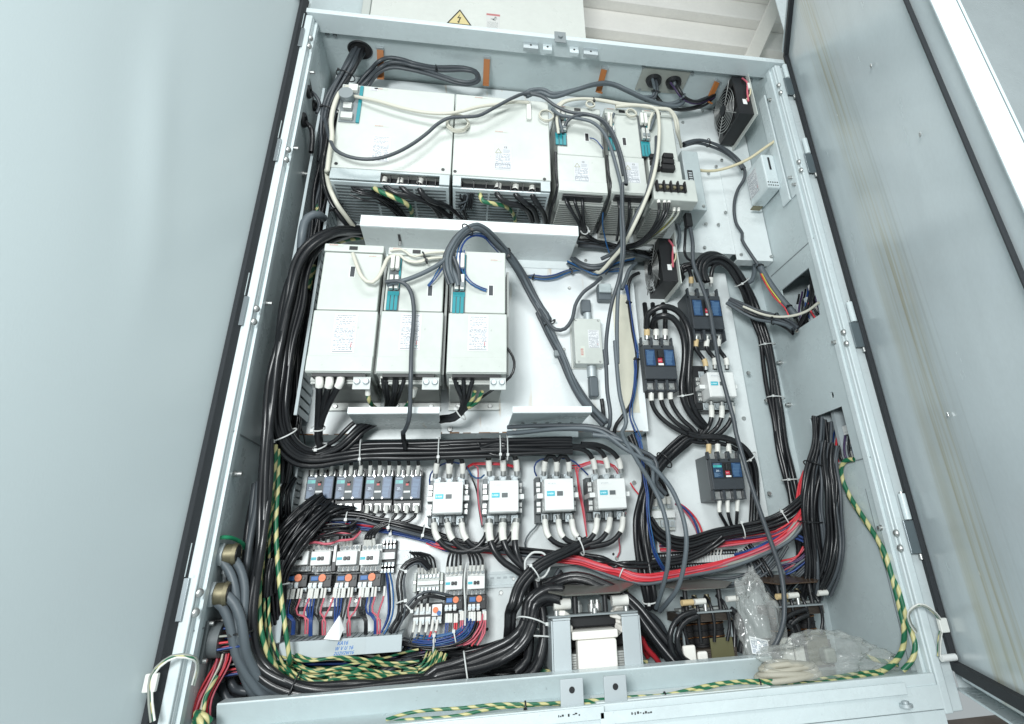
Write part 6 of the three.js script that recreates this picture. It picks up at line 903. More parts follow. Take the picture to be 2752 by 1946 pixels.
bundle('white cables looped along the top of the middle drive', [[-.1667,1.8048,.3],[-.1447,1.806,.305],[-.1319,1.7954,.305],[-.1145,1.7877,.305],[-.0909,1.7987,.305],[-.0667,1.8041,.305],[-.0424,1.8093,.3]], 3, 0.0028, WH, { a: 0.012, b: 0.004, wob: 1.5, ties: [0.62], tieMat: BK });
bundle('grey and blue cables arching over the shelf above the right drive', [[-.0297,1.741,.3],[-.0391,1.7662,.31],[-.0406,1.7998,.31],[-.0306,1.829,.31],[-.0118,1.8681,.3],[.0136,1.8921,.29],[.038,1.8946,.27],[.0672,1.8877,.23],[.0987,1.8782,.18],[.1366,1.8451,.14],[.1737,1.7872,.115],[.2127,1.7232,.105],[.1846,1.7755,.105],[.2097,1.7118,.105],[.2363,1.6451,.11],[.2552,1.5807,.12],[.2765,1.5165,.16],[.3156,1.4567,.2]], 4, 0.0048, [LG, GY, GY, LG], { a: 0.01, b: 0.006, ties: [0.16, 0.32, 0.56], tieMat: BK });
bundle('blue wires inside the arching bundle over the shelf', [[-.0185,1.7692,.3],[-.0209,1.8034,.305],[-.0134,1.8413,.3],[.0064,1.8718,.285],[.033,1.8848,.265],[.0623,1.8835,.22],[.0844,1.884,.18]], 3, 0.0017, [M.wireBlue, M.wireSky, M.wireBlue], { a: 0.006, b: 0.004 });
bundle('short grey cables plugged into the right drive', [[-.0369,1.8,.31],[-.0296,1.7721,.31],[-.0226,1.7471,.305],[-.0185,1.7359,.3]], 2, 0.0052, [LG, GY], { a: 0.007, b: 0.003 });
cable('grey cable swinging from the shelf bundle to the middle drive plug', [[-.0397,1.8084,.31],[-.0534,1.7869,.312],[-.0789,1.7653,.314],[-.1088,1.7476,.314],[-.1339,1.7364,.314],[-.1528,1.7344,.31],[-.164,1.7306,.3]], 0.005, LG);
for (const [i, p] of [[[-.0116,1.8238,.3],[-.0095,1.7837,.3],[-.0007,1.7569,.298],[.0196,1.7391,.296],[.0435,1.7308,.292]], [[-.0491,1.7964,.305],[-.0602,1.7693,.302],[-.0714,1.7486,.298],[-.0818,1.736,.292]]].entries()) bundle(['blue wires from the shelf bundle to the window of the right drive', 'blue wires from the shelf bundle to the window of the middle drive'][i], p, 3, 0.0014, [M.wireSky, M.wireBlue, M.wireSky], { a: 0.004, b: 0.002, wob: 2, thing: 'wire_bundle', cat: 'wires' });
cable('dark cable drooping to the filter box plug', [[.1807,1.7769,.11],[.1968,1.7299,.13],[.2173,1.7005,.14],[.2401,1.701,.14],[.2611,1.7275,.14],[.2732,1.7704,.14],[.2954,1.8038,.14],[.3243,1.827,.14],[.3474,1.8516,.13]], 0.0048, M.wireGrey);
cable('dark cable from the filter box bottom to the bracket', [[.3306,1.5344,.11],[.3318,1.5121,.11],[.3304,1.4853,.12]], 0.0052, BK);
solo('cable_clip', 'small grey clip holding the grey cables on the plate', 'clip', bx(0, 0, 0, 0.028, 0.016, 0.012, 0.003).translate(...[.218,1.6414,.1]), M.midGray);

// ---------- cables: breaker row and contactors ----------
{ const u = thing('breaker_leads', 'row of sleeved black leads on top of the four small breakers', 'leads');
  const xs = [450, 532, 615, 702, 788, 872, 955, 1038, 1120, 1205, 1288, 1372];
  const T = [[-.3152,1.379,.08],[-.296,1.3786,.08],[-.2765,1.3781,.08],[-.2559,1.3777,.08],[-.2354,1.3772,.08],[-.2153,1.3768,.08],[-.1953,1.3763,.08],[-.1753,1.3759,.08],[-.1554,1.3754,.08],[-.1346,1.3749,.08],[-.1142,1.3745,.08],[-.0935,1.374,.08]];
  T.forEach((t, i) => { const far = i < 5; lead(u, [t, [t[0] + 0.001, t[1] + 0.02, 0.094], far ? [t[0] + 0.004, t[1] + 0.034, 0.108] : [t[0] - 0.003 + (i % 2) * 0.0, t[1] + 0.038, 0.108], far ? [t[0] + 0.012, t[1] + 0.044, 0.12] : [t[0] - 0.014, t[1] + 0.05, 0.118], far ? [t[0] + 0.022, t[1] + 0.05, 0.125] : [t[0] - 0.03, t[1] + 0.052, 0.124]], 0.0035, BK, 0.022, 0, 'wire', M.clear); }); }
{ const u = thing('breaker_leads', 'sleeved leads below the two right small breakers joining the harness', 'leads');
  for (const p of [[[-.1948,1.312,.08],[-.1933,1.2989,.088],[-.1968,1.2897,.09],[-.2121,1.2856,.09]], [[-.1747,1.3114,.08],[-.1749,1.2975,.088],[-.1808,1.2876,.09],[-.196,1.282,.09]], [[-.1545,1.3107,.08],[-.154,1.2961,.088],[-.1617,1.2862,.09],[-.1801,1.28,.09]], [[-.1342,1.3101,.08],[-.1316,1.2969,.088],[-.1347,1.2876,.09],[-.1451,1.2787,.09],[-.1606,1.2747,.09]], [[-.1129,1.3094,.08],[-.1113,1.2955,.088],[-.1169,1.2854,.09],[-.1291,1.2774,.09],[-.1479,1.2742,.09]], [[-.0924,1.3088,.08],[-.0902,1.2948,.088],[-.0942,1.2839,.09],[-.1081,1.2759,.09],[-.1287,1.2728,.09]]]) lead(u, p, 0.0034, BK, 0.02, 0, 'wire', M.clear); }
{ const u = thing('breaker_leads', 'fan of thin black leads spreading from the two left small breakers', 'leads');
  for (let i = 0; i < 22; i++) { const k = i / 21, a = V3([-.316,1.3226,.09]).lerp(V3([-.2183,1.3077,.085]), k), b = V3([-.3214,1.2769,.13]).lerp(V3([-.2871,1.2832,.1]), k); const m = a.clone().lerp(b, 0.45); m.z += 0.02 + rnd() * 0.015; m.y += 0.008 - rnd() * 0.012; lead(u, [a, m, b], 0.0022 + rnd() * 0.0008, BK); } }
bundle('heavy black wire mass falling from the breakers beside the small contactors', [[-.275,1.3193,.1],[-.2912,1.2985,.12],[-.3108,1.2738,.13],[-.3288,1.2476,.13],[-.3385,1.2217,.14],[-.3481,1.1991,.14],[-.3506,1.1744,.145],[-.3483,1.1446,.14],[-.3471,1.1126,.13],[-.3394,1.0804,.12]], 30, 0.003, BK, { a: 0.032, b: 0.016, wob: 3.2, ties: [0.66], tieMat: M.tie });
bundle('black wire sleeve bundle in front of the lower duct', [[-.3435,1.2117,.17],[-.3445,1.1945,.175],[-.343,1.1702,.175],[-.342,1.1555,.17]], 16, 0.0042, BK, { a: 0.021, b: 0.012, wob: 0.6 });
bundle('black wires arching out of the short duct', [[-.3489,1.371,.1],[-.3567,1.3438,.11],[-.358,1.3154,.11],[-.3558,1.2852,.1],[-.3519,1.2637,.08]], 9, 0.0024, BK, { a: 0.013, b: 0.01, wob: 2.5 });
bundle('second cluster of thin wires in the short duct', [[-.3833,1.4105,.08],[-.3722,1.3769,.08],[-.3587,1.3264,.08],[-.3736,1.2756,.08],[-.372,1.2477,.09]], 7, 0.0022, BK, { a: 0.01, b: 0.01, wob: 2.5 });
cable('thin black wire cutting across the first small contactor', [[-.2947,1.2468,.11],[-.3049,1.2283,.115],[-.3187,1.2105,.115],[-.334,1.1955,.11],[-.3409,1.1881,.11]], 0.0022, BK, { name: 'wire', cat: 'wire' });
cable('outer green and yellow earth cable down the left side', [[-.3637,1.4205,.2],[-.3587,1.3839,.2],[-.3571,1.3215,.2],[-.3576,1.2696,.2],[-.3561,1.2197,.2],[-.3512,1.1715,.2],[-.343,1.1248,.2],[-.3331,1.0929,.2],[-.3196,1.0601,.19],[-.3012,1.0321,.17],[-.2917,1.0245,.15],[-.2615,1.0038,.14],[-.2326,.9963,.13]], 0.0042, M.yg, { turns: 26 });
cable('inner green and yellow earth cable crossing the wire mass', [[-.3606,1.4136,.19],[-.3497,1.341,.19],[-.3431,1.2799,.19],[-.3324,1.2237,.19],[-.3184,1.1671,.19],[-.306,1.1243,.19],[-.2949,1.0872,.19],[-.2864,1.05,.18],[-.2916,1.0378,.15],[-.283,1.0205,.14],[-.2637,1.0043,.13]], 0.0042, M.yg, { turns: 26 });
bundle('black harness running right below the small breakers', [[-.2913,1.2884,.09],[-.2657,1.292,.09],[-.2377,1.2918,.09],[-.2092,1.2886,.09],[-.185,1.2824,.09],[-.1607,1.2755,.09],[-.1382,1.2716,.09],[-.1089,1.2637,.09],[-.0847,1.2577,.085],[-.0564,1.2514,.08],[.0181,1.2285,.08],[.0793,1.217,.08],[.1421,1.2065,.07],[.2178,1.1976,.07],[.2932,1.1828,.075]], 8, 0.0032, [BK, BK, GY], { a: 0.009, b: 0.006, ties: [0.1, 0.25, 0.37] });
bundle('blue and red wire harness running right below the black one', [[-.29,1.2785,.075],[-.2463,1.2762,.075],[-.2065,1.2717,.075],[-.1743,1.266,.075],[-.1343,1.2593,.07],[-.0932,1.2501,.07],[-.0561,1.2387,.07],[-.0546,1.2339,.07],[-.001,1.2206,.065]], 8, 0.0024, [M.wireBlue, M.wireBlue, M.wireSky, M.wireRed, M.wirePurple], { a: 0.009, b: 0.005, ties: [0.08, 0.5] });
bundle('red wires tucked under the harness left of the contactors', [[-.2471,1.2787,.072],[-.2201,1.2792,.074],[-.191,1.2735,.074],[-.1669,1.2718,.075],], 3, 0.0022, [M.wireRed, M.wirePink], { a: 0.004, b: 0.003 });
bundle('red wires leaving the harness below the first large contactor', [[-.0668,1.2345,.065],[-.0422,1.2256,.07],[-.0009,1.2182,.07],[.0482,1.214,.06],[.113,1.2067,.06],[.1557,1.2003,.06]], 5, 0.0024, [M.wireRed, M.wirePink, M.wireRed], { a: 0.008, b: 0.005, wob: 1.4 });
bundle('tangle of black jumper wires above the small contactors', [[-.2982,1.2541,.1],[-.279,1.2603,.11],[-.2609,1.2596,.11],[-.2433,1.2633,.11],[-.2214,1.2581,.11],[-.2087,1.2684,.1]], 7, 0.0026, [BK, BK, M.wirePink], { a: 0.016, b: 0.01, wob: 4 });
for (const [i, rowPts] of [[[-.2915,1.2397,.08],[-.2823,1.2393,.08],[-.2732,1.239,.08],[-.2645,1.243,.08]], [[-.2412,1.2406,.08],[-.2335,1.2403,.08],[-.2265,1.24,.08],[-.2197,1.2412,.08]], [[-.1907,1.2386,.08],[-.1852,1.2383,.08],[-.1797,1.2381,.08],[-.1729,1.2408,.08]]].entries()) { const u = thing('contactor_leads', ['sleeved leads on top of the second small contactor', 'sleeved leads on top of the third small contactor', 'sleeved leads on top of the fourth small contactor'][i], 'leads'); rowPts.forEach((p, k) => lead(u, [[p[0], p[1] - 0.008, 0.078], [p[0], p[1] + 0.01, 0.09], [p[0] + (i === 2 ? 0.012 : 0.004 - k * 0.003), p[1] + 0.024, 0.1], [p[0] + (i === 2 ? 0.03 : (k - 1.5) * 0.006), p[1] + 0.034, 0.1]], 0.0026, BK, 0.018, 0, 'wire', M.clear)); }
for (const [i, p0] of [[[-.0199,1.1824,.08],[-.0111,1.182,.08],[-.0023,1.1816,.08],[.0065,1.1834,.08]], [[.0267,1.1825,.08],[.0344,1.1822,.08],[.0433,1.1817,.08],[.0522,1.1825,.08]]].entries()) { const u = thing('contactor_leads', i ? 'leads on top of the small contactor nearest the empty rail' : 'leads on top of the small contactor beside the terminal block', 'leads'); const hub = V3([-.0007,1.2126,.075]); p0.forEach((p, k) => lead(u, [[p[0], p[1] - 0.012, 0.078], [p[0], p[1] + 0.012, 0.088], [p[0] + (hub.x - p[0]) * 0.25, p[1] + 0.03, 0.095], [hub.x + k * 0.004 - (i ? -0.01 : 0.01), hub.y, hub.z]], 0.0026, BK, 0.018, 0, 'wire', M.clear)); }
{ const u = thing('contactor_leads', 'two jumper loops on top of the first large contactor', 'leads'); for (const p of [[[-.0548,1.3641,.09],[-.0521,1.3907,.1],[-.0472,1.4041,.105],[-.0365,1.4073,.11],[-.0276,1.4005,.105],[-.0259,1.3877,.1],[-.0249,1.3634,.09]], [[-.0238,1.3639,.085],[-.0227,1.3901,.1],[-.019,1.4036,.105],[-.0103,1.4073,.11],[-.0001,1.4032,.105],[.0041,1.3896,.1],[.0051,1.3627,.09]]]) lead(u, p, 0.0052, BK, 0.032, 0.032); }
{ const u = thing('contactor_leads', 'two jumper loops on top of the third large contactor', 'leads'); for (const p of [[[.1869,1.3634,.09],[.1898,1.3909,.1],[.1947,1.4015,.105],[.2033,1.4043,.11],[.2131,1.3986,.105],[.2162,1.3878,.1],[.2168,1.3627,.09]], [[.2189,1.3632,.085],[.2181,1.3891,.1],[.2225,1.4009,.105],[.2312,1.4038,.11],[.2411,1.3988,.105],[.2447,1.3873,.1],[.2461,1.362,.09]]]) lead(u, p, 0.0052, BK, 0.032, 0.032); }
{ const u = thing('contactor_leads', 'three leads from the main run onto the second large contactor', 'leads'); for (const p of [[[.0645,1.3662,.09],[.0618,1.3959,.1],[.0591,1.4081,.11],[.0472,1.4142,.12]], [[.0953,1.3655,.09],[.094,1.3952,.1],[.0899,1.4088,.11],[.0751,1.4162,.12]], [[.1263,1.3647,.09],[.1235,1.3947,.1],[.1157,1.4109,.11],[.1007,1.4171,.12]]]) lead(u, p, 0.0058, BK, 0.036); }
{ const u = thing('contactor_leads', 'three leads bending from the main run onto the fourth large contactor', 'leads'); for (const p of [[[.3084,1.3656,.09],[.3025,1.3925,.1],[.2892,1.4093,.11],[.2661,1.417,.12],[.2438,1.4178,.125]], [[.3391,1.3675,.09],[.3327,1.3945,.1],[.3168,1.414,.11],[.2879,1.4218,.12],[.2494,1.4216,.125]], [[.3701,1.3655,.09],[.3638,1.3927,.1],[.3466,1.4096,.11],[.3125,1.4241,.12],[.271,1.4264,.125]]]) lead(u, p, 0.0056, BK, 0.036); }
{ const u = thing('contactor_leads', 'three leads looping from the first to the second large contactor', 'leads'); for (const p of [[[-.0539,1.2795,.09],[-.0459,1.2461,.1],[-.0247,1.2232,.1],[.0088,1.2126,.1],[.0395,1.2205,.1],[.0572,1.2399,.1],[.0634,1.2744,.088]], [[-.0262,1.2785,.09],[-.0161,1.2438,.1],[.0061,1.2208,.1],[.0397,1.2128,.1],[.0732,1.2258,.1],[.0877,1.2421,.1],[.0937,1.2733,.088]], [[.0042,1.2775,.09],[.0126,1.2427,.1],[.0335,1.2219,.1],[.0636,1.2162,.1],[.0951,1.2227,.1],[.1135,1.2411,.1],[.1221,1.2724,.088]]]) lead(u, p, 0.0055, BK, 0.046, 0.03); }
{ const u = thing('contactor_leads', 'three thick leads leaving the second large contactor downward', 'leads'); for (const p of [[[.0656,1.274,.094],[.0655,1.2405,.105],[.074,1.2146,.11],[.0921,1.192,.11],[.116,1.1758,.11],[.1398,1.1596,.11]], [[.0948,1.2741,.094],[.0934,1.2406,.105],[.1004,1.2156,.11],[.1161,1.1952,.11],[.1376,1.1769,.11],[.1519,1.1633,.11]], [[.1241,1.2731,.094],[.1197,1.2395,.105],[.121,1.2126,.11],[.1293,1.1903,.11],[.1424,1.1724,.11],[.1518,1.159,.11]]]) lead(u, p, 0.0068, BK, 0.046); }
{ const u = thing('contactor_leads', 'three leads curving from under the third large contactor', 'leads'); for (const p of [[[.1868,1.2783,.09],[.1906,1.2392,.1],[.2064,1.2227,.1],[.2288,1.2138,.1],[.2515,1.214,.1]], [[.2171,1.2772,.09],[.2202,1.2404,.1],[.2343,1.225,.1],[.2518,1.2186,.1],[.267,1.2179,.1]], [[.2466,1.2762,.09],[.2503,1.2404,.1],[.2624,1.2273,.1],[.2749,1.2211,.1]]]) lead(u, p, 0.0055, BK, 0.048); }
{ const u = thing('contactor_leads', 'three leads curving from under the fourth large contactor', 'leads'); for (const p of [[[.307,1.2766,.09],[.2981,1.2421,.1],[.2854,1.2264,.1],[.2696,1.2178,.1],[.2437,1.2098,.1]], [[.3376,1.2768,.09],[.3259,1.2422,.1],[.3058,1.2221,.1],[.2796,1.2151,.1],[.2462,1.2086,.1]], [[.3673,1.277,.09],[.3568,1.2411,.1],[.3341,1.2198,.1],[.2999,1.212,.1],[.264,1.209,.1],[.2436,1.2064,.1]]]) lead(u, p, 0.0055, BK, 0.044); }
bundle('thick shiny black cables sweeping down left from the contactors', [[.2789,1.2196,.105],[.2494,1.2094,.11],[.2173,1.1984,.12],[.1836,1.1847,.13],[.1533,1.1671,.14],[.1309,1.1467,.15],[.1176,1.1273,.155],[.1107,1.1019,.155],[.1081,1.1104,.15],[.1052,1.0764,.14],[.1044,1.0476,.12],[.106,1.0246,.1]], 3, 0.0066, BK, { a: 0.011, b: 0.006, ties: [0.06, 0.42] });
ring('white cable tie loop where the thick black cables meet', ...[.1643,1.1801,.12], 0.026, 1, 0.0024, M.tie);
bundle('thin red control wires strung over the large contactors', [[.011,1.3849,.06],[.0184,1.3922,.07],[.0338,1.3937,.075],[.0594,1.3938,.08],[.0907,1.3919,.08],[.1173,1.387,.075],[.1345,1.3836,.06]], 4, 0.0017, [M.wirePink, M.wireRed], { a: 0.004, b: 0.002, wob: 1.4, thing: 'wire_bundle', cat: 'wires' });
bundle('thin red control wires strung over the third and fourth contactors', [[.2592,1.3835,.06],[.2739,1.3832,.07],[.2942,1.3891,.08],[.3154,1.3919,.085],[.3372,1.3876,.085],[.3572,1.3801,.08],[.3698,1.3655,.07]], 3, 0.0017, [M.wirePink, M.wireRed], { a: 0.004, b: 0.002, wob: 1.4, thing: 'wire_bundle', cat: 'wires' });
for (const [l, p, m] of [['thin red wire dropping between the first two large contactors', [[.0287,1.3938,.07],[.0379,1.388,.07],[.0401,1.3617,.06],[.0409,1.3247,.06],[.0453,1.2956,.06],[.0523,1.2646,.06]], M.wirePink], ['thin blue wire bowed right of the first large contactor', [[.0134,1.3885,.07],[.0215,1.3759,.07],[.0295,1.3663,.065],[.0451,1.3635,.065],[.0542,1.3714,.06]], M.wireSky], ['thin dark wire arching over the first large contactor', [[-.0664,1.352,.06],[-.0671,1.3704,.07],[-.0574,1.3837,.08],[-.0352,1.3949,.085],[-.0125,1.397,.085],[.0081,1.3898,.08]], M.wireBlue], ['thin black wire falling between the first two large contactors', [[.0191,1.3747,.06],[.0299,1.357,.06],[.0383,1.335,.055],[.0442,1.296,.055],[.0513,1.2602,.055]], BK], ['thin red wire dropping between the third and fourth contactors', [[.2656,1.382,.07],[.2687,1.3627,.07],[.2729,1.3281,.06],[.2791,1.293,.06],[.2837,1.2562,.06],[.2842,1.232,.07]], M.wireRed], ['second thin red wire dropping between the third and fourth contactors', [[.2738,1.3819,.07],[.2703,1.3677,.07],[.2765,1.3278,.062],[.2824,1.2878,.062],[.2836,1.2438,.07]], M.wirePink], ['thin dark wire arching over the third large contactor', [[.1744,1.3661,.06],[.1681,1.3802,.07],[.1725,1.3941,.08],[.1881,1.4008,.085],[.2311,1.4013,.085],[.2589,1.395,.08],[.2792,1.3804,.07],[.2969,1.3658,.06]], M.wireBlue], ['thin grey wire from the third contactor to the plate below', [[.1761,1.263,.05],[.1674,1.2535,.055],[.1543,1.2422,.055],[.147,1.2262,.05],[.1486,1.2123,.045]], LG], ['thin red wire from the fourth contactor to its earth screw', [[.3816,1.2798,.06],[.369,1.2461,.055],[.3628,1.2223,.05],[.365,1.2008,.045],[.3584,1.1869,.04]], M.wirePink], ['red wires at the right side of the fourth contactor', [[.3987,1.3452,.06],[.4045,1.3316,.065],[.4125,1.3147,.08]], M.wireRed]]) cable(l, p, 0.0018, m, { name: 'wire', cat: 'wire' });

// ---------- cables: lower left ----------
const colourFans = [['first', 0], ['second', 195], ['third', 410], ['fourth', 595]];
const bot = [[-.3024,1.0891,.11],[-.2704,1.0851,.11],[-.2245,1.0802,.11],[-.1695,1.081,.11]];
const top = [[-.3306,1.1538,.09],[-.2863,1.1525,.09],[-.2354,1.151,.09],[-.1899,1.1497,.09]];
colourFans.forEach(([w], i) => { const u = thing('relay_leads', 'blue, black and red leads hanging from the ' + w + ' overload relay', 'leads'); const cols = i === 3 ? [BK, BK, BK, M.wireBlue, M.wireBlue, M.wirePink, M.wirePink] : [M.wireBlue, M.wireBlue, M.wireBlue, BK, BK, M.wirePink, M.wirePink]; const off = [0, 0.006, 0.012, 0.016, 0.024, 0.03, 0.047]; cols.forEach((m, k) => { const t = top[i], b = bot[i], e = k < 3 ? 0 : k < 5 ? (i % 2 ? 0.018 : 0.012) : 0.024; lead(u, [[t[0] + off[k], t[1] + 0.006, 0.096], [t[0] + off[k], t[1] - 0.012, 0.1], [t[0] + off[k] * 0.8 + 0.004, t[1] - 0.035, 0.11], [b[0] + e - 0.004 + (k % 3) * 0.002, b[1] + 0.02, 0.118], [b[0] + e - 0.002 + (k % 3) * 0.002, b[1] - 0.006, 0.112]], 0.0018, m, 0.018, 0, 'wire', M.clear); }); });
bundle('blue wires hanging from the relay socket to the duct', [[-.1393,1.1785,.075],[-.1326,1.1603,.09],[-.1281,1.1337,.1],[-.1271,1.1038,.11],[-.1337,1.0839,.12],[-.1376,1.0759,.12]], 4, 0.0018, [M.wireBlue, M.wireSky, BK, M.wireBlue], { a: 0.007, b: 0.004, wob: 2 });
bundle('black wires arching from the duct to the twelve-way terminal block', [[-.1213,1.0749,.12],[-.1115,1.0927,.115],[-.1057,1.1152,.105],[-.1121,1.1459,.095],[-.1142,1.1685,.09],[-.1077,1.1888,.088],[-.0947,1.1999,.088],[-.0798,1.2021,.085],[-.0644,1.1962,.08],[-.0563,1.1839,.075]], 6, 0.0022, [BK, BK, GY], { a: 0.0075, b: 0.005, ties: [0.3, 0.62] });
{ const u = thing('block_leads', 'sleeved tails on top of the twelve-way terminal block', 'leads'); [[-.0794,1.1801,.06],[-.0722,1.1797,.06],[-.0652,1.1794,.06],[-.0585,1.1791,.06],[-.0515,1.1788,.06],[-.0442,1.1784,.06]].forEach((p, i) => lead(u, [[p[0], p[1] - 0.006, 0.056], [p[0] - 0.002, p[1] + 0.012, 0.064], [p[0] - 0.009, p[1] + 0.028, 0.076], [p[0] - 0.02 - i * 0.003, p[1] + 0.037, 0.084]], 0.002, BK, 0.014, 0, 'wire', M.clear)); }
bundle('black wires bowed below the twelve-way terminal block', [[-.1218,1.0744,.115],[-.1013,1.1041,.105],[-.0836,1.1224,.1],[-.0699,1.1349,.098],[-.0503,1.136,.096],[-.0252,1.1298,.09],[-.01,1.1254,.085]], 5, 0.0024, [BK, GY, BK], { a: 0.008, b: 0.005, ties: [0.35] });
{ const u = thing('relay_leads', 'sleeved grey leads below the wide relay', 'leads'); [[-.0801,1.0868,.085],[-.0683,1.0861,.085],[-.0556,1.0853,.085],[-.0445,1.0868,.085],[-.0356,1.0862,.085]].forEach((p, i) => lead(u, [[p[0], p[1] + 0.004, 0.09], [p[0] - 0.002, p[1] - 0.014, 0.095], [p[0] - 0.008, p[1] - 0.032, 0.095], [p[0] - 0.02, p[1] - 0.046, 0.09]], 0.0022, i < 3 ? GY : M.wireRed, 0.02, 0, 'wire', M.clear)); }
{ const u = thing('relay_leads', 'sleeved black leads on top of the wide relay', 'leads'); [[-.0804,1.1081,.085],[-.0684,1.1074,.085],[-.0564,1.1067,.085]].forEach((p) => lead(u, [[p[0], p[1], 0.09], [p[0], p[1] + 0.02, 0.092], [p[0] + 0.004, p[1] + 0.036, 0.095]], 0.0022, BK, 0.014)); }
bundle('blue wires sweeping left under the two right overload relays', [[.0291,1.0875,.095],[.0222,1.0735,.1],[.0058,1.0625,.105],[-.0223,1.057,.105],[-.0527,1.0553,.1],[-.0791,1.058,.09]], 7, 0.002, [M.wireBlue, M.wireSky, M.wireSky], { a: 0.011, b: 0.007, wob: 1.6, ties: [0.35, 0.66] });
bundle('black wires sweeping left under the blue ones', [[.0439,1.0841,.09],[.0391,1.0683,.1],[.0203,1.0533,.105],[-.0101,1.0471,.105],[-.0406,1.0464,.1],[-.0736,1.05,.095],[-.1021,1.0553,.09]], 7, 0.0021, [BK, BK, GY], { a: 0.01, b: 0.007, wob: 1.6, ties: [0.62] });
bundle('red wires hanging from the two right overload relays', [[.0535,1.0922,.09],[.0486,1.0762,.1],[.0369,1.0601,.1],[.0229,1.0485,.1],[-.0032,1.0491,.1],[-.0175,1.0526,.095]], 4, 0.002, [M.wireRed, M.wirePink], { a: 0.008, b: 0.006, wob: 2.4 });
for (const [l, a] of [['coloured tails below the overload relay beside the terminal block', [[-.0184,1.0963,.09],[-.0123,1.096,.09],[-.0014,1.0953,.09],[.0106,1.099,.09]]], ['coloured tails below the overload relay nearest the bare plate', [[.0277,1.0969,.09],[.0338,1.0965,.09],[.0449,1.0959,.09],[.0559,1.0964,.09]]]]) { const u = thing('relay_leads', l, 'leads'); const cols = [M.wireBlue, BK, M.wireRed, M.wirePink]; a.forEach((p, k) => { for (const s of [0, 0.004]) lead(u, [[p[0] + s, p[1] + 0.004, 0.094], [p[0] + s, p[1] - 0.014, 0.097], [p[0] + s - 0.002, p[1] - 0.036, 0.1], [p[0] - 0.012, p[1] - 0.054, 0.1]], 0.0018, cols[k], 0.016, 0, 'wire', M.clear); }); }
cable('thin white wire hanging between the two right small contactors', [[.0188,1.1899,.09],[.0155,1.1698,.105],[.0154,1.1475,.105],[.0184,1.1128,.11],[.019,1.0788,.11]], 0.0018, M.tie, { name: 'wire', cat: 'wire' });
bundle('two grey cables from the upper brass gland', [[-.4093,1.2225,.24],[-.3978,1.212,.235],[-.3822,1.1913,.23],[-.3702,1.1612,.225],[-.3654,1.1261,.22],[-.3629,1.096,.22],[-.3568,1.0615,.21],[-.3424,1.0251,.19],[-.323,.9952,.17],[-.2897,.9836,.15]], 2, 0.0075, LG, { a: 0.009, b: 0.004, ties: [0.45], tieMat: BK });
bundle('two thick grey cables from the lower brass gland', [[-.4091,1.1625,.25],[-.392,1.1519,.245],[-.3761,1.132,.24],[-.3648,1.105,.235],[-.3581,1.0725,.225],[-.3436,1.0347,.205],[-.3242,1.0033,.185],[-.3014,.9864,.17]], 2, 0.0082, LG, { a: 0.01, b: 0.004 });
bundle('grey cables joining from the rear gland', [[-.4118,1.2273,.15],[-.3961,1.218,.16],[-.3848,1.1964,.17],[-.3802,1.1636,.18],[-.3659,1.1238,.19],[-.3615,1.0872,.19],[-.3473,1.0477,.18],[-.3216,1.0113,.17],[-.2922,.9893,.16]], 3, 0.0068, [M.wireOlive, LG, GY], { a: 0.012, b: 0.006 });
bundle('dark grey cables behind the gland cables', [[-.3922,1.3536,.16],[-.3833,1.2719,.17],[-.3749,1.196,.18],[-.374,1.1483,.18],[-.3682,1.102,.18],[-.3429,1.0404,.17],[-.3159,1.0092,.16],[-.2798,.9865,.15],[-.2281,.9771,.14]], 4, 0.0068, [GY, BK, BK], { a: 0.014, b: 0.007 });
cable('green earth wire arching over the upper glands', [[-.4191,1.2507,.26],[-.4056,1.2525,.25],[-.3981,1.2489,.22],[-.3932,1.241,.19],[-.3957,1.2329,.17]], 0.0035, pm(0.02, 0.25, 0.12, 0.4));
bundle('red wire bundle falling from the low connectors', [[-.3903,1.0702,.2],[-.3888,1.0544,.205],[-.3945,1.0352,.21],[-.4015,1.0167,.215],[-.4042,1.0011,.22],[-.4039,.9846,.22]], 14, 0.0018, [M.wireRed, M.wirePink, M.wireRed, WH], { a: 0.014, b: 0.008, wob: 2.4, ties: [0.02], tieMat: BK });
cable('green and yellow wire beside the low red bundle', [[-.389,1.0407,.22],[-.3937,1.0262,.225],[-.397,1.0134,.23],[-.3951,.9978,.235],[-.3932,.9825,.24]], 0.003, M.yg);
bundle('dark cables knotted at the lower left floor', [[-.4035,1.0265,.14],[-.3888,1.0105,.15],[-.3788,1.0008,.15],[-.3609,.9935,.15]], 5, 0.007, [BK, GY], { a: 0.016, b: 0.01, wob: 1 });
bundle('green and yellow cables tied in the lower left corner of the sill', [[-.3985,.9903,.25],[-.3852,.986,.26],[-.3781,.9802,.26]], 4, 0.005, M.yg, { a: 0.012, b: 0.006, name: 'earth_cable' });
for (const [i, p] of [[[-.415,2.3163,.22],[-.4019,2.3077,.21],[-.3946,2.2905,.2],[-.398,2.2631,.2]], [[-.4179,2.3394,.26],[-.4138,2.3225,.23],[-.412,2.3041,.2]], [[-.4112,2.2032,.235],[-.399,2.1966,.225],[-.3927,2.1724,.22],[-.3887,2.1231,.22]]].entries()) cable(['grey cable from the upper front grommet', 'thin black wire hanging past the upper grommets', 'black cable bending down from the lower grommet'][i], p, [0.0045, 0.0014, 0.006][i], [GY, BK, BK][i]);

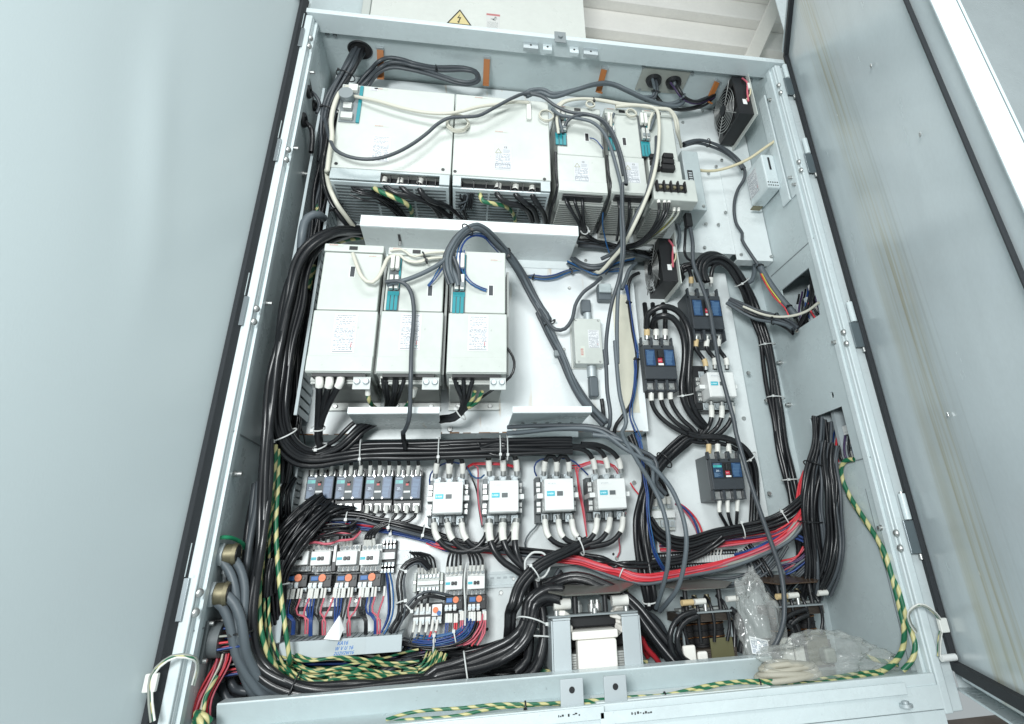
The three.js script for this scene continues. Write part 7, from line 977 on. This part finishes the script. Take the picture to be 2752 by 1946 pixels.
// ---------- floor of the cabinet ----------
bundle('bundle of green and yellow earth wires lying on the floor', [[-.2843,1.0149,.14],[-.2546,1.0082,.135],[-.2211,1.0088,.13],[-.1801,1.0071,.125],[-.1355,1.0012,.12],[-.0786,.9991,.12],[-.0514,1.0051,.12],[-.0384,1.0196,.115],[-.0326,1.0358,.1]], 14, 0.0023, M.yg, { a: 0.016, b: 0.008, wob: 2.6, ties: [0.5, 0.68], tieMat: BK, name: 'earth_wire' });
bundle('looped earth wires over the floor bundle', [[-.2656,1.0189,.15],[-.2417,1.0227,.155],[-.2198,1.0183,.155],[-.2122,1.0084,.155],[-.2241,1.0017,.155],[-.2505,1.0019,.15],[-.2682,1.0062,.14]], 3, 0.004, M.yg, { a: 0.007, b: 0.004, name: 'earth_wire' });
cable('thick green and yellow earth cable rising across the floor wires', [[-.2235,1.0044,.16],[-.2032,1.0123,.16],[-.1812,1.0194,.155],[-.1603,1.0293,.14],[-.1411,1.0373,.12]], 0.0055, M.yg);
bundle('mixed thin wires lying behind the floor earth bundle', [[-.3131,1.0435,.11],[-.2764,1.0317,.1],[-.2326,1.0233,.09],[-.1767,1.0201,.08],[-.1063,1.0173,.08],[-.0347,1.0166,.08]], 12, 0.0024, [M.yg, BK, M.wireBlue, BK, WH, BK, M.wirePurple], { a: 0.024, b: 0.012, wob: 6 });
bundle('black cables lying at the back of the floor', [[-.3091,1.0229,.05],[-.2301,1.0223,.04],[-.1099,1.0184,.04],[.0143,1.0122,.04],[.0813,1.0093,.05],[.1565,1.0128,.05]], 14, 0.0055, BK, { a: 0.03, b: 0.02, wob: 3 });
bundle('black cables crossing the floor under the lower plate', [[-.19,.9896,.12],[-.149,.999,.1],[-.1052,1.0146,.09],[-.0598,1.0254,.07],[-.0113,1.0282,.05]], 5, 0.0055, [BK, GY], { a: 0.012, b: 0.008 });
bundle('thick black cables sweeping along the floor up to the large transformer', [[-.1408,.9779,.15],[-.0309,.9868,.15],[-.036,.9943,.15],[.019,1.0055,.15],[.0755,1.0171,.15],[.1172,1.034,.15],[.1411,1.0567,.15],[.1522,1.0798,.14],[.1563,1.1043,.13],[.1665,1.1167,.13],[.1901,1.1203,.14],[.2108,1.1176,.15]], 5, 0.0092, BK, { a: 0.022, b: 0.01, ties: [0.42, 0.78], tieMat: M.tie });
bundle('black cables rising beside the transformer into the contactor area', [[.1225,.989,.14],[.1484,1.0048,.14],[.1615,1.0313,.135],[.1665,1.0634,.13],[.1648,1.0967,.12],[.1592,1.127,.11],[.1545,1.1496,.11]], 4, 0.0095, BK, { a: 0.018, b: 0.009, ties: [0.45] });
bundle('black cables curving over the large transformer to the small ones', [[.1576,1.1302,.08],[.1927,1.1334,.09],[.2202,1.146,.1],[.2551,1.1469,.11],[.2942,1.1362,.12],[.3325,1.1211,.13],[.3644,1.0999,.14],[.3867,1.069,.15],[.4098,1.0306,.16],[.4369,.9933,.17]], 3, 0.0078, BK, { a: 0.013, b: 0.008 });
bundle('black cables in the gap behind the large transformer', [[.1515,1.124,.04],[.1849,1.1251,.05],[.2157,1.1356,.06],[.2353,1.1558,.06]], 5, 0.005, [BK, GY], { a: 0.016, b: 0.008, wob: 2 });
bundle('black cables between the large and the small transformers', [[.3834,1.0633,.08],[.4059,1.0431,.07],[.4221,1.0142,.06],[.4329,.9857,.05]], 8, 0.0055, [BK, BK, GY, M.wireRed], { a: 0.03, b: 0.02, wob: 3 });
bundle('black leads bowed in front of the left small transformer', [[.4779,1.0785,.18],[.4508,1.0719,.18],[.429,1.0545,.18],[.4228,1.0313,.18],[.4355,1.0034,.17],[.4599,.9901,.16]], 2, 0.0058, BK, { a: 0.008, b: 0.004 });
bundle('black leads at the right of the left small transformer', [[.561,1.0771,.15],[.5756,1.0623,.15],[.5758,1.0346,.15],[.5683,1.0026,.15]], 2, 0.006, BK);
bundle('black leads bowed left of the corner transformer', [[.7268,1.0663,.17],[.6935,1.0598,.17],[.6691,1.0446,.17],[.6869,1.0463,.17],[.6934,1.0293,.17],[.6953,1.0075,.17]], 2, 0.005, BK, { a: 0.007, b: 0.004 });
bundle('green and yellow wires behind the large transformer', [[.3551,1.1428,.06],[.3622,1.1281,.06],[.3662,1.1113,.06]], 2, 0.004, M.yg, { name: 'earth_wire' });
bundle('green and yellow wires at the foot of the large transformer', [[.3554,1.0036,.13],[.365,.9988,.13],[.3615,.9888,.13],[.382,.9915,.13]], 3, 0.004, M.yg, { name: 'earth_wire' });
bundle('green and yellow wires on the floor left of the transformer', [[.1554,.9955,.12],[.1721,.9934,.12],[.1889,.9912,.12]], 2, 0.003, M.yg, { name: 'earth_wire' });
bundle('thin green and yellow wires beside the two earth cables on the left', [[-.3653,1.4174,.185],[-.3591,1.35,.185],[-.3575,1.2911,.185],[-.3553,1.2297,.18],[-.348,1.1706,.18],[-.3382,1.1111,.175],[-.3212,1.0666,.17],[-.3021,1.0373,.16],[-.2741,1.0195,.15]], 3, 0.0024, M.yg, { a: 0.007, b: 0.004, wob: 2, name: 'earth_wire' });
bundle('spread of thin earth wires pooled on the lower left floor', [[-.3187,1.0459,.14],[-.2816,1.0291,.16],[-.2493,1.0163,.165],[-.208,1.0164,.16],[-.1663,1.0157,.15],[-.1231,1.0121,.14],[-.0671,1.0087,.13]], 14, 0.0021, M.yg, { a: 0.026, b: 0.008, wob: 7, name: 'earth_wire' });

renderer.render(scene, camera);
